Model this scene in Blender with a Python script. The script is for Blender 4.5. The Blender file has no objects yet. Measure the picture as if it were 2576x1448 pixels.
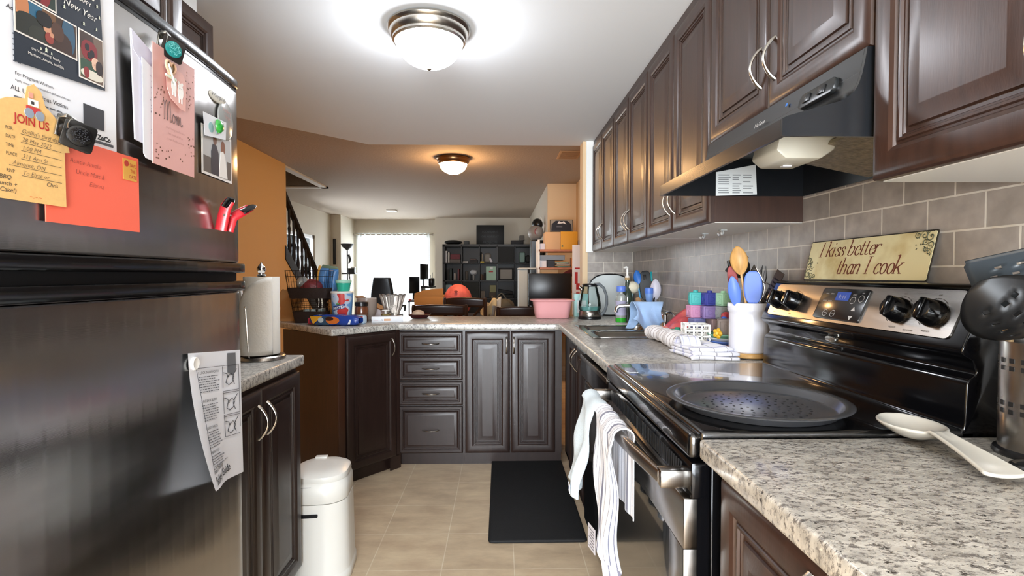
import bpy, bmesh, math, random
from mathutils import Vector, Matrix
PI = math.pi
rad = math.radians
random.seed(7)
SC = bpy.context.scene
COL = SC.collection

# ------------------------------------------------------------------ camera
cam = bpy.data.cameras.new('camera')
cam.sensor_fit = 'HORIZONTAL'; cam.sensor_width = 36.0
cam.lens = 36.0 * 1300.0 / 2576.0
cam.clip_start = 0.02; cam.clip_end = 100
camo = bpy.data.objects.new('camera', cam); COL.objects.link(camo)
camo.location = (0, 0, 1.221)
camo.rotation_euler = (PI/2 - 0.025, 0, -0.0233)
SC.camera = camo
# ------------------------------------------------------------------ view + world
SC.view_settings.view_transform = 'Standard'
SC.view_settings.look = 'None'
SC.view_settings.gamma = 1.0
SC.view_settings.use_curve_mapping = False
SC.view_settings.exposure = 1.15
try:
    SC.cycles.use_denoising = True
    SC.cycles.max_bounces = 10; SC.cycles.diffuse_bounces = 5; SC.cycles.glossy_bounces = 5
    SC.cycles.transmission_bounces = 8; SC.cycles.transparent_max_bounces = 12
    SC.cycles.sample_clamp_indirect = 6.0
    SC.cycles.caustics_reflective = False; SC.cycles.caustics_refractive = False
except Exception:
    pass
world = bpy.data.worlds.new('sky'); SC.world = world
world.use_nodes = True
wn = world.node_tree.nodes; wl = world.node_tree.links
bg = wn['Background']
bg.inputs[0].default_value = (0.80, 0.90, 1.0, 1); bg.inputs[1].default_value = 3.0

def area(name, loc, rot, sx, sy, power, col):
    l = bpy.data.lights.new(name, 'AREA'); l.shape = 'RECTANGLE'; l.size = sx; l.size_y = sy
    l.energy = power; l.color = col
    o = bpy.data.objects.new(name, l); COL.objects.link(o); o.location = loc; o.rotation_euler = rot
    return o
# daylight pouring in through an unseen patio door assumed behind the camera, and through the two living room windows
area('daylight_assumed_door', (-0.3, -2.62, 1.15), (PI/2, 0, 0), 1.9, 2.0, 170, (0.88, 0.94, 1.0))
area('daylight_far_window', (-2.35, 11.95, 1.2), (-PI/2, 0, 0), 1.9, 2.1, 48, (0.92, 0.97, 1.0))
area('daylight_side_window', (-3.85, 9.0, 1.2), (0, -PI/2, 0), 1.6, 1.3, 20, (0.88, 0.94, 1.0))

# ------------------------------------------------------------------ helpers
def lin(h):
    if not isinstance(h, str): return tuple(h)
    h = h.lstrip('#'); o = []
    for i in (0, 2, 4):
        c = int(h[i:i+2], 16) / 255
        o.append(c/12.92 if c <= .04045 else ((c+.055)/1.055)**2.4)
    return tuple(o)

MATS = {}
def mat(name, col='808080', rough=.5, metal=0., coat=0., spec=.5, noise=None, bump=None, emit=None, trans=0., ior=1.45,
        aniso=0., sheen=0., alpha=1., rvar=None):
    """procedural principled material; noise=(scale, amount[, stretch xyz]) varies colour, bump=(scale, strength[, stretch])"""
    if name in MATS: return MATS[name]
    m = bpy.data.materials.new(name); m.use_nodes = True
    nt = m.node_tree; N = nt.nodes; L = nt.links
    p = N['Principled BSDF']
    c = lin(col)
    p.inputs['Base Color'].default_value = (*c, 1)
    p.inputs['Roughness'].default_value = rough; p.inputs['Metallic'].default_value = metal
    p.inputs['Coat Weight'].default_value = coat; p.inputs['Coat Roughness'].default_value = .2
    p.inputs['Specular IOR Level'].default_value = spec
    p.inputs['Transmission Weight'].default_value = trans; p.inputs['IOR'].default_value = ior
    p.inputs['Anisotropic'].default_value = aniso
    p.inputs['Sheen Weight'].default_value = sheen
    p.inputs['Alpha'].default_value = alpha
    if emit:
        p.inputs['Emission Color'].default_value = (*lin(emit[0]), 1); p.inputs['Emission Strength'].default_value = emit[1]
    tc = N.new('ShaderNodeTexCoord')
    def tex(scale, st):
        mp = N.new('ShaderNodeMapping'); mp.inputs['Scale'].default_value = st
        L.new(tc.outputs['Object'], mp.inputs[0])
        n = N.new('ShaderNodeTexNoise'); n.inputs['Scale'].default_value = scale; n.inputs['Detail'].default_value = 4
        L.new(mp.outputs[0], n.inputs['Vector']); return n
    if noise:
        st = noise[2] if len(noise) > 2 else (1, 1, 1)
        n = tex(noise[0], st)
        r = N.new('ShaderNodeMix'); r.data_type = 'RGBA'
        a = noise[1]
        r.inputs[6].default_value = (*[x*(1-a) for x in c], 1); r.inputs[7].default_value = (*[min(1, x*(1+a)) for x in c], 1)
        mr = N.new('ShaderNodeMapRange'); mr.inputs[1].default_value = .3; mr.inputs[2].default_value = .7
        L.new(n.outputs[0], mr.inputs[0]); L.new(mr.outputs[0], r.inputs[0]); L.new(r.outputs[2], p.inputs['Base Color'])
    if rvar:
        n = tex(rvar[0], rvar[2] if len(rvar) > 2 else (1, 1, 1))
        mr = N.new('ShaderNodeMapRange'); mr.inputs[1].default_value = .3; mr.inputs[2].default_value = .7
        mr.inputs[3].default_value = max(0, rough-rvar[1]); mr.inputs[4].default_value = rough+rvar[1]
        L.new(n.outputs[0], mr.inputs[0]); L.new(mr.outputs[0], p.inputs['Roughness'])
    if bump:
        n = tex(bump[0], bump[2] if len(bump) > 2 else (1, 1, 1))
        b = N.new('ShaderNodeBump'); b.inputs['Strength'].default_value = bump[1]; b.inputs['Distance'].default_value = .003
        L.new(n.outputs[0], b.inputs['Height']); L.new(b.outputs[0], p.inputs['Normal'])
    MATS[name] = m
    return m

def rounded(w, h, r, n=4, cx=0, cy=0):
    o = []
    for (sx, sy, a0) in ((1, 1, 0), (-1, 1, 90), (-1, -1, 180), (1, -1, 270)):
        for i in range(n+1):
            a = rad(a0 + 90*i/n)
            o.append((cx + sx*(w/2-r) + r*math.cos(a), cy + sy*(h/2-r) + r*math.sin(a)))
    return o

class B:
    def __init__(s, m=None):
        s.bm = bmesh.new(); s.mats = []; s.M = Matrix(); s.mi = 0; s.uvl = None
        if m: s.use(m)
    def use(s, m):
        if m not in s.mats: s.mats.append(m)
        s.mi = s.mats.index(m); return s
    def at(s, *a):
        s.M = Matrix.Translation(a[0]) if len(a) else Matrix()
        for (ax, ang) in a[1:]: s.M = s.M @ Matrix.Rotation(rad(ang), 4, ax)
        return s
    def v(s, c): return s.bm.verts.new(s.M @ Vector(c))
    def f(s, vs):
        try: f = s.bm.faces.new(vs)
        except ValueError: return None
        f.material_index = s.mi; f.smooth = True; return f
    def box(s, x0, y0, z0, x1, y1, z1, bev=0., seg=2):
        if x0 > x1: x0, x1 = x1, x0
        if y0 > y1: y0, y1 = y1, y0
        if z0 > z1: z0, z1 = z1, z0
        v = [s.v((x, y, z)) for z in (z0, z1) for y in (y0, y1) for x in (x0, x1)]
        fs = [s.f([v[i] for i in q]) for q in ((0, 2, 3, 1), (4, 5, 7, 6), (0, 1, 5, 4), (2, 6, 7, 3), (0, 4, 6, 2), (1, 3, 7, 5))]
        if bev > 0:
            es = list({e for f in fs for e in f.edges})
            r = bmesh.ops.bevel(s.bm, geom=es, offset=bev, segments=seg, affect='EDGES', profile=.5)
            for f in r['faces']: f.material_index = s.mi; f.smooth = True
        return s
    def grid(s, fn, nu, nv, cu=False, cv=False, uv=False):
        P = [[s.v(fn(i/nu, j/nv)) for j in range(nv if cv else nv+1)] for i in range(nu if cu else nu+1)]
        if uv and s.uvl is None: s.uvl = s.bm.loops.layers.uv.new('UVMap')
        for i in range(nu):
            for j in range(nv):
                i2 = (i+1) % len(P); j2 = (j+1) % len(P[0])
                f = s.f([P[i][j], P[i2][j], P[i2][j2], P[i][j2]])
                if uv and f:
                    for l, (a, b) in zip(f.loops, ((i, j), (i+1, j), (i+1, j+1), (i, j+1))): l[s.uvl].uv = (a/nu, b/nv)
        return P
    def lathe(s, prof, c=(0, 0, 0), seg=28, ax='Z'):
        rings = []
        for (r, z) in prof:
            if r < 1e-6: rings.append([s.v(s._ax((0, 0, z), c, ax))])
            else: rings.append([s.v(s._ax((r*math.cos(2*PI*i/seg), r*math.sin(2*PI*i/seg), z), c, ax)) for i in range(seg)])
        for a, b in zip(rings, rings[1:]):
            for i in range(seg):
                j = (i+1) % seg
                if len(a) == 1 and len(b) == 1: continue
                if len(a) == 1: s.f([a[0], b[j], b[i]])
                elif len(b) == 1: s.f([a[i], a[j], b[0]])
                else: s.f([a[i], a[j], b[j], b[i]])
        return s
    def _ax(s, p, c, ax):
        x, y, z = p
        if ax == 'X': x, y, z = z, x, y
        elif ax == 'Y': x, y, z = y, z, x
        return (x+c[0], y+c[1], z+c[2])
    def cyl(s, p0, p1, r0, r1=None, seg=14):
        return s.tube([p0, p1], [r0, r0 if r1 is None else r1], seg)
    def tube(s, pts, r, seg=8, closed=False, cap=True, prof=None):
        """sweep a circle (or the closed profile prof of (a,b) scaled by r) along pts"""
        pts = [Vector(p) for p in pts]; n = len(pts)
        rr = r if isinstance(r, (list, tuple)) else [r]*n
        pf = prof or [(math.cos(2*PI*i/seg), math.sin(2*PI*i/seg)) for i in range(seg)]
        T = []
        for i in range(n):
            a = pts[(i-1) % n] if (closed or i > 0) else pts[i]; b = pts[(i+1) % n] if (closed or i < n-1) else pts[i]
            t = (b-a); T.append(t.normalized() if t.length > 1e-9 else Vector((0, 0, 1)))
        up = Vector((0, 0, 1)) if abs(T[0].z) < .9 else Vector((1, 0, 0))
        nrm = (up - T[0]*up.dot(T[0])).normalized()
        rings = []
        for i in range(n):
            nrm = nrm - T[i]*nrm.dot(T[i])
            nrm = nrm.normalized() if nrm.length > 1e-6 else T[i].orthogonal().normalized()
            bi = T[i].cross(nrm)
            rings.append([s.v(pts[i] + (nrm*b + bi*a)*rr[i]) for (a, b) in pf])
        k = len(pf)
        for i in range(n if closed else n-1):
            a = rings[i]; b = rings[(i+1) % n]
            for j in range(k): s.f([a[j], a[(j+1) % k], b[(j+1) % k], b[j]])
        if cap and not closed:
            s.f(rings[0][::-1]); s.f(rings[-1])
        return s
    def prism(s, poly, h0, h1, pl='xy', bev=0., seg=2):
        def q(p, h):
            a, b = p
            return (a, b, h) if pl == 'xy' else (a, h, b) if pl == 'xz' else (h, a, b)
        A = [s.v(q(p, h0)) for p in poly]; T = [s.v(q(p, h1)) for p in poly]
        n = len(poly)
        fs = [s.f(A[::-1]), s.f(T)] + [s.f([A[i], A[(i+1) % n], T[(i+1) % n], T[i]]) for i in range(n)]
        fs = [f for f in fs if f]
        bmesh.ops.recalc_face_normals(s.bm, faces=fs)
        if bev > 0:
            es = list({e for f in fs for e in f.edges})
            r = bmesh.ops.bevel(s.bm, geom=es, offset=bev, segments=seg, affect='EDGES', profile=.5)
            for f in r['faces']: f.material_index = s.mi; f.smooth = True
        return s
    def ball(s, c, r, seg=16, ring=10):
        if not isinstance(r, (tuple, list)): r = (r, r, r)
        R = []
        for j in range(ring+1):
            t = PI*j/ring
            if j in (0, ring): R.append([s.v((c[0], c[1], c[2]+r[2]*math.cos(t)))])
            else: R.append([s.v((c[0]+r[0]*math.sin(t)*math.cos(2*PI*i/seg), c[1]+r[1]*math.sin(t)*math.sin(2*PI*i/seg), c[2]+r[2]*math.cos(t))) for i in range(seg)])
        for a, b in zip(R, R[1:]):
            for i in range(seg):
                j = (i+1) % seg
                if len(a) == 1: s.f([a[0], b[i], b[j]])
                elif len(b) == 1: s.f([a[i], b[0], a[j]])
                else: s.f([a[i], b[i], b[j], a[j]])
        return s
    def text(s, body, size, loc, shear=0., align='CENTER', off=0., tilt=0., sx=1., sp=1., depth=0.):
        """flat lettering in the local XZ plane, facing -Y; loc=(x,y,z) of the baseline"""
        c = bpy.data.curves.new('t', 'FONT'); c.body = body; c.size = size; c.shear = shear; c.align_x = align; c.offset = off
        c.resolution_u = 3; c.space_character = sp; c.space_line = 1.0
        o = bpy.data.objects.new('t', c); COL.objects.link(o)
        dg = bpy.context.evaluated_depsgraph_get(); dg.update()
        me = bpy.data.meshes.new_from_object(o.evaluated_get(dg))
        bpy.data.objects.remove(o); bpy.data.curves.remove(c)
        MM = Matrix.Translation(loc) @ Matrix.Rotation(rad(tilt), 4, 'Y') @ Matrix.Rotation(PI/2, 4, 'X') @ Matrix.Diagonal((sx, 1, 1, 1))
        vs = [s.v(MM @ v.co) for v in me.vertices]
        for p in me.polygons:
            f = s.f([vs[i] for i in p.vertices])
            if f: f.smooth = False
        bpy.data.meshes.remove(me)
        return s
    def wrap(s, fr):
        """bend flat lettering (x, y offset, z) round an upright cylinder of radius fr(z)"""
        for w in s.bm.verts:
            r = fr(w.co.z) - w.co.y; a = w.co.x/r; w.co.x, w.co.y = r*math.sin(a), -r*math.cos(a)
        return s
    def build(s, name, parent=None, m=None, loc=None, rot=None, ang=38, recalc=True):
        if m and not s.mats: s.mats.append(m)
        if recalc: bmesh.ops.recalc_face_normals(s.bm, faces=s.bm.faces[:])
        me = bpy.data.meshes.new(name); s.bm.to_mesh(me); s.bm.free()
        for k in s.mats: me.materials.append(k)
        try: me.set_sharp_from_angle(angle=rad(ang))
        except Exception: pass
        o = bpy.data.objects.new(name, me); COL.objects.link(o)
        if parent: o.parent = parent
        if loc: o.location = loc
        if rot: o.rotation_euler = rot if isinstance(rot, (tuple, list)) else (0, 0, rot)
        return o

def join(dst, *srcs):
    """printing and other surface pattern goes into the mesh of the part that carries it (same local frame)"""
    bm = bmesh.new(); bm.from_mesh(dst.data)
    for s in srcs:
        n0 = len(bm.faces); off = len(dst.data.materials)
        for k in s.data.materials: dst.data.materials.append(k)
        bm.from_mesh(s.data); bm.faces.ensure_lookup_table()
        for f in bm.faces[n0:]: f.material_index += off
        me = s.data; bpy.data.objects.remove(s); bpy.data.meshes.remove(me)
    bm.to_mesh(dst.data); bm.free()
    return dst
PRINT = {'lettering', 'handwriting', 'print', 'text_lines', 'heading', 'verse', 'foil_flecks', 'leaf_print', 'orange_print', 'tractor_print', 'tree_print', 'drawing_lines', 'footer_bar', 'bear_print', 'display_print', 'grid_print'}
def merge_prints(r, onto=None):
    ch = list(r.children)
    srcs = [c for c in ch if c.name.split('.')[0] in PRINT]
    dst = onto or next(c for c in ch if c.type == 'MESH' and c not in srcs)
    if srcs: join(dst, *srcs)
def thing(name, label, cat, loc=(0, 0, 0), rz=0., group=None, rot=None):
    o = bpy.data.objects.new(name, None); COL.objects.link(o); o.empty_display_size = .05
    o.location = loc; o.rotation_euler = rot if rot else (0, 0, rz)
    o['label'] = label; o['category'] = cat
    if group: o['group'] = group
    return o
def tag(o, label, cat, group=None, kind=None):
    o['label'] = label; o['category'] = cat
    if group: o['group'] = group
    if kind: o['kind'] = kind
    return o
def struct(o, label=None):
    o['kind'] = 'structure'
    if label: o['label'] = label
    return o
def dup(root, loc, rz=None, label=None):
    r = root.copy(); COL.objects.link(r); r.location = loc
    if rz is not None: r.rotation_euler = (0, 0, rz)
    if label: r['label'] = label
    for ch in list(root.children):
        c = ch.copy(); COL.objects.link(c); c.parent = r
        for g in list(ch.children):
            d = g.copy(); COL.objects.link(d); d.parent = c
    return r
def arc(p0, p1, bulge, n=10):
    """points from p0 to p1 bowed along the vector bulge"""
    p0, p1, bulge = Vector(p0), Vector(p1), Vector(bulge)
    return [p0.lerp(p1, i/n) + bulge*math.sin(PI*i/n) for i in range(n+1)]

# ------------------------------------------------------------------ shared materials
WOOD = mat('espresso_wood', '35221a', .42, coat=.15, noise=(9, .22, (6, 6, .7)), bump=(60, .06, (6, 6, .5)))
WOODB = mat('espresso_base_wood', '261915', .38, coat=.12, spec=.45, noise=(9, .2, (6, 6, .7)), bump=(60, .06, (6, 6, .5)))
WOODP = mat('brown_end_panel', '3a2013', .38, coat=.15, noise=(9, .2, (6, 6, .7)))
MELA = mat('white_melamine', 'd8d6d0', .35)
NICK = mat('brushed_nickel', 'c4bfb6', .26, 1.)
CHROME = mat('chrome', 'e6e6e6', .07, 1.)
STEEL = mat('stainless_steel', '9d9892', .24, 1., aniso=.6, bump=(40, .02, (1, 1, 30)), rvar=(3, .05, (1, 1, 8)))
BLACK = mat('gloss_black', '08080a', .13, spec=.4)
BLACKM = mat('matt_black', '111112', .5)
BLACKP = mat('black_plastic', '141416', .28)
WHITE = mat('white_paint', 'e9e7e2', .55)
WPLA = mat('white_plastic', 'eceae4', .3)
PAPER = mat('white_paper', 'e6e8ee', .7)
INK = mat('dark_ink', '26262a', .7)
def plain(h, rough=.45, **k): return mat('c_' + h + ('_%g' % rough), h, rough, **k)
# ------------------------------------------------------------------ setting
def nodes_mat(name):
    m = bpy.data.materials.new(name); m.use_nodes = True
    return m, m.node_tree.nodes, m.node_tree.links, m.node_tree.nodes['Principled BSDF']
def math_n(N, L, op, a, b):
    n = N.new('ShaderNodeMath'); n.operation = op
    for i, x in enumerate((a, b)):
        if x is None: continue
        if isinstance(x, (int, float)): n.inputs[i].default_value = x
        else: L.new(x, n.inputs[i])
    return n.outputs[0]

def tile_mat(name, axis):
    m, N, L, p = nodes_mat(name)
    tc = N.new('ShaderNodeTexCoord'); sp = N.new('ShaderNodeSeparateXYZ'); L.new(tc.outputs['Object'], sp.inputs[0])
    u = math_n(N, L, 'ADD', sp.outputs[axis], -1.941 + .147*19.5 + (.05 if axis == 0 else 0))
    w = math_n(N, L, 'ADD', sp.outputs[2], -1.319 + .0782*18)
    cb = N.new('ShaderNodeCombineXYZ'); L.new(u, cb.inputs[0]); L.new(w, cb.inputs[1])
    b = N.new('ShaderNodeTexBrick'); L.new(cb.outputs[0], b.inputs['Vector'])
    b.offset = .5; b.offset_frequency = 2; b.squash = 1
    b.inputs['Scale'].default_value = 1; b.inputs['Brick Width'].default_value = .147; b.inputs['Row Height'].default_value = .0782
    b.inputs['Mortar Size'].default_value = .0024; b.inputs['Mortar Smooth'].default_value = .15; b.inputs['Bias'].default_value = 0
    b.inputs['Color1'].default_value = (*lin('a39b93'), 1); b.inputs['Color2'].default_value = (*lin('938b84'), 1); b.inputs['Mortar'].default_value = (*lin('cfc8bc'), 1)
    n = N.new('ShaderNodeTexNoise'); n.inputs['Scale'].default_value = 26; n.inputs['Detail'].default_value = 6; L.new(tc.outputs['Object'], n.inputs['Vector'])
    mx = N.new('ShaderNodeMix'); mx.data_type = 'RGBA'; mx.blend_type = 'OVERLAY'; mx.inputs[0].default_value = .4
    L.new(b.outputs['Color'], mx.inputs[6]); L.new(n.outputs[0], mx.inputs[7]); L.new(mx.outputs[2], p.inputs['Base Color'])
    p.inputs['Roughness'].default_value = .34
    n2 = N.new('ShaderNodeTexNoise'); n2.inputs['Scale'].default_value = 55; n2.inputs['Detail'].default_value = 3; L.new(tc.outputs['Object'], n2.inputs['Vector'])
    h = math_n(N, L, 'SUBTRACT', math_n(N, L, 'MULTIPLY', n2.outputs[0], .25), b.outputs['Fac'])
    bp = N.new('ShaderNodeBump'); bp.inputs['Strength'].default_value = .5; bp.inputs['Distance'].default_value = .003
    L.new(h, bp.inputs['Height']); L.new(bp.outputs[0], p.inputs['Normal'])
    return m
TILE_R = tile_mat('travertine_subway_tile', 1)
TILE_F = tile_mat('travertine_subway_tile_end', 0)

def floor_mat():
    m, N, L, p = nodes_mat('beige_vinyl_tile')
    tc = N.new('ShaderNodeTexCoord'); mp = N.new('ShaderNodeMapping')
    mp.inputs['Location'].default_value = (.243 + .302*20, -2.42 + .302*20, 0); L.new(tc.outputs['Object'], mp.inputs[0])
    b = N.new('ShaderNodeTexBrick'); L.new(mp.outputs[0], b.inputs['Vector']); b.offset = 0; b.squash = 1
    b.inputs['Scale'].default_value = 1; b.inputs['Brick Width'].default_value = .302; b.inputs['Row Height'].default_value = .302
    b.inputs['Mortar Size'].default_value = .003; b.inputs['Mortar Smooth'].default_value = .6; b.inputs['Bias'].default_value = 0
    b.inputs['Color1'].default_value = (*lin('c6b092'), 1); b.inputs['Color2'].default_value = (*lin('bda88c'), 1); b.inputs['Mortar'].default_value = (*lin('d2c3aa'), 1)
    n = N.new('ShaderNodeTexNoise'); n.inputs['Scale'].default_value = 5; n.inputs['Detail'].default_value = 8; n.inputs['Roughness'].default_value = .65
    mp2 = N.new('ShaderNodeMapping'); mp2.inputs['Scale'].default_value = (1, 2.2, 1); L.new(tc.outputs['Object'], mp2.inputs[0]); L.new(mp2.outputs[0], n.inputs['Vector'])
    mx = N.new('ShaderNodeMix'); mx.data_type = 'RGBA'; mx.blend_type = 'OVERLAY'; mx.inputs[0].default_value = .55
    L.new(b.outputs['Color'], mx.inputs[6]); L.new(n.outputs[0], mx.inputs[7]); L.new(mx.outputs[2], p.inputs['Base Color'])
    p.inputs['Roughness'].default_value = .38
    return m
FLOOR = floor_mat()

def counter_mat(name='speckled_laminate'):
    m, N, L, p = nodes_mat(name)
    tc = N.new('ShaderNodeTexCoord')
    def ns(scale, st, det=4, rough=.6):
        mp = N.new('ShaderNodeMapping'); mp.inputs['Scale'].default_value = st; mp.inputs['Rotation'].default_value = (0, 0, .25); L.new(tc.outputs['Object'], mp.inputs[0])
        n = N.new('ShaderNodeTexNoise'); n.inputs['Scale'].default_value = scale; n.inputs['Detail'].default_value = det; n.inputs['Roughness'].default_value = rough
        L.new(mp.outputs[0], n.inputs['Vector']); return n.outputs[0]
    def ramp(src, lo, hi):
        r = N.new('ShaderNodeMapRange'); r.inputs[1].default_value = lo; r.inputs[2].default_value = hi; L.new(src, r.inputs[0]); return r.outputs[0]
    def mixc(fac, a, b):
        x = N.new('ShaderNodeMix'); x.data_type = 'RGBA'; L.new(fac, x.inputs[0])
        for i, c in ((6, a), (7, b)):
            if isinstance(c, str): x.inputs[i].default_value = (*lin(c), 1)
            else: L.new(c, x.inputs[i])
        return x.outputs[2]
    base = mixc(ramp(ns(22, (1, 1.7, 1)), .35, .65), 'a6a39c', 'cfccc4')
    c1 = mixc(ramp(ns(58, (1, 1.7, 1), 8, .75), .50, .585), base, '736f6b')
    c2 = mixc(ramp(ns(75, (1, 1.9, 1.3), 8, .75), .565, .615), c1, '3a3634')
    c3 = mixc(ramp(ns(120, (1.3, 2, 1), 4, .7), .62, .68), c2, 'e3dccf')
    L.new(c3, p.inputs['Base Color']); p.inputs['Roughness'].default_value = .30; p.inputs['Coat Weight'].default_value = .12
    return m
COUNTER = counter_mat()

def stipple(name, col, sc=45, st=.9):
    return mat(name, col, .9, bump=(sc, st))
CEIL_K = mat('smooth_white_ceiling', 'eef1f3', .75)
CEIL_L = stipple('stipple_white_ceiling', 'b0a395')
TAN = mat('tan_wall_paint', 'e4c08a', .6, bump=(120, .05))
TAN_LIT = mat('tan_wall_paint_lit', 'd8bd97', .6, bump=(120, .05))  # same paint as the tan walls, its daylight and lamplight put into the colour
CREAM = mat('cream_wall_paint', 'cbc2b2', .65, bump=(120, .05))

o = B(FLOOR).box(-4.2, -2.6, -.1, 1.6, 12.2, 0).build('floor'); struct(o)
# kitchen ceiling is a dropped slab, the dining and living ceiling beyond it is higher
kc = [(-3.5, -2.6), (1.1, -2.6), (1.1, 4.03), (-1.007, 4.03), (-2.48, 2.56), (-3.5, 2.56)]
struct(B(CEIL_K).prism(kc, 2.225, 2.9).build('ceiling'))
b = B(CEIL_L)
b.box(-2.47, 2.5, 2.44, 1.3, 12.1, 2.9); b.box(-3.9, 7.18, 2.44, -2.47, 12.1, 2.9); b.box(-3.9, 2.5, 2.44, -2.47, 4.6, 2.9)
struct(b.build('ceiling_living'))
b = B(mat('stair_shaft_paint', '9a8672', .8))
b.box(-3.9, 4.55, 2.9, -3.42, 7.25, 4.3); b.box(-2.5, 4.55, 2.9, -2.40, 7.25, 4.3); b.box(-3.5, 4.5, 2.9, -2.45, 4.6, 4.3); b.box(-3.5, 7.18, 2.9, -2.45, 7.28, 4.3); b.box(-3.9, 4.4, 4.3, -2.3, 7.4, 4.4)
struct(b.build('wall_stair_shaft'))
b = B(WHITE)
b.box(-2.47, 4.7, 2.42, -2.38, 7.27, 2.445); b.box(-3.42, 7.18, 2.42, -2.38, 7.27, 2.445)
struct(b.build('trim_1'))
# right side
struct(B(TILE_R).box(1.014, -2.6, 0, 1.16, 3.99, 2.225).build('wall_right'))
struct(B(TILE_F).box(.664, 3.915, 0, 1.014, 3.99, 1.395).build('wall_stub'))
b = B(TAN_LIT)
b.box(.664, 3.915, 1.395, 1.014, 3.99, 2.225); b.box(.624, 3.905, 0, .664, 3.99, 2.225); b.box(.624, 3.99, 0, 1.16, 4.03, 2.44)
struct(b.build('wall_stub_upper'))
struct(B(mat('white_filler', 'eeeeea', .5)).box(.648, 3.88, 1.392, .702, 3.9045, 2.222).build('trim_2'))
struct(B(TAN_LIT).box(1.02, 4.03, 0, 1.16, 6.92, 2.44).build('wall_dining_right'))
b = B(TAN_LIT); b.box(.64, 6.92, 0, 1.16, 7.02, 2.44); b.use(CREAM); b.box(.64, 7.02, 0, .78, 11.2, 2.44)
struct(b.build('wall_living_right'))
# far walls
struct(B(CREAM).box(-1.30, 11.05, 0, .78, 11.2, 2.44).build('wall_far'))
b = B(CREAM)
b.box(-1.38, 11.05, 0, -1.30, 11.68, 2.44); b.box(-3.22, 11.55, 2.12, -1.38, 11.68, 2.44); b.box(-3.22, 11.55, 0, -3.14, 11.68, 2.12); b.box(-1.56, 11.55, 0, -1.38, 11.68, 2.12); b.box(-3.14, 11.55, 0, -1.56, 11.68, .08)
struct(b.build('wall_far_recess'))
b = B(CREAM); b.box(-3.55, 10.56, 0, -3.22, 11.68, 2.44)
struct(b.build('wall_left_column'))
b = B(CREAM)
b.box(-3.55, 7.2, 0, -3.42, 8.35, 2.44); b.box(-3.55, 9.65, 0, -3.42, 10.56, 2.44); b.box(-3.55, 8.35, 1.95, -3.42, 9.65, 2.44); b.box(-3.55, 8.35, 0, -3.42, 9.65, .55); b.box(-3.55, 2.0, 0, -3.42, 7.2, 4.3)
struct(b.build('wall_left_living'))
FRM = mat('white_window_frame', 'e8eaee', .4)
def glass_mat(name, tint='ffffff', gl=.12, rough=.02):
    m = bpy.data.materials.new(name); m.use_nodes = True
    N = m.node_tree.nodes; L = m.node_tree.links; N.remove(N['Principled BSDF'])
    t = N.new('ShaderNodeBsdfTransparent'); t.inputs[0].default_value = (*lin(tint), 1)
    g = N.new('ShaderNodeBsdfGlossy'); g.inputs['Roughness'].default_value = rough
    lw = N.new('ShaderNodeLayerWeight'); lw.inputs[0].default_value = gl
    x = N.new('ShaderNodeMixShader'); L.new(lw.outputs['Fresnel'], x.inputs[0]); L.new(t.outputs[0], x.inputs[1]); L.new(g.outputs[0], x.inputs[2])
    L.new(x.outputs[0], N['Material Output'].inputs[0]); return m
GLASS = glass_mat('window_glass')
b = B(FRM)
for x in (-3.14, -2.38, -1.62): b.box(x, 11.58, .08, x+.06, 11.64, 2.12)
b.box(-3.14, 11.58, 2.06, -1.56, 11.64, 2.12); b.box(-3.14, 11.58, .08, -1.56, 11.64, .14)
w = struct(b.build('window_1')); B(GLASS).box(-3.08, 11.605, .14, -1.62, 11.61, 2.06).build('window_pane', w)
b = B(FRM)
for y in (8.35, 8.97, 9.59): b.box(-3.5, y, .55, -3.44, y+.06, 1.95)
b.box(-3.5, 8.35, 1.89, -3.44, 9.65, 1.95); b.box(-3.5, 8.35, .55, -3.44, 9.65, .61)
w = struct(b.build('window_2')); B(GLASS).box(-3.475, 8.41, .61, -3.47, 9.59, 1.89).build('window_pane', w)
# left: kitchen wall ends with the cabinets, tan hall wall lies further back and steps down under the stairs
struct(B(TAN).box(-1.54, -2.6, 0, -1.42, 2.03, 2.225).build('wall_left'))
wl_ = [(2.0, 0), (7.75, 0), (7.75, .02), (5.79, 1.46), (5.78, 2.44), (2.0, 2.44)]
struct(B(TAN).prism(wl_, -2.46, -2.36, 'yz').build('wall_left_hall'))
struct(B(TAN).box(-3.5, 2.0, 0, -1.42, 2.1, 2.225).build('wall_left_return'))
# back wall with an assumed patio door, added out of view behind the camera for its daylight
b = B(CREAM)
b.box(-3.5, -2.6, 0, -1.3, -2.45, 2.225); b.box(.7, -2.6, 0, 1.1, -2.45, 2.225); b.box(-1.3, -2.6, 2.1, .7, -2.45, 2.225)
struct(b.build('wall_back'))
b = B(FRM)
for x in (-1.3, -.33, .64): b.box(x, -2.55, 0, x+.06, -2.49, 2.1)
b.box(-1.3, -2.55, 2.04, .7, -2.49, 2.1); b.box(-1.3, -2.55, 0, .7, -2.49, .06)
w = struct(b.build('window_back_assumed')); B(GLASS).box(-1.24, -2.525, .06, .64, -2.52, 2.04).build('window_pane', w)

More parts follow.
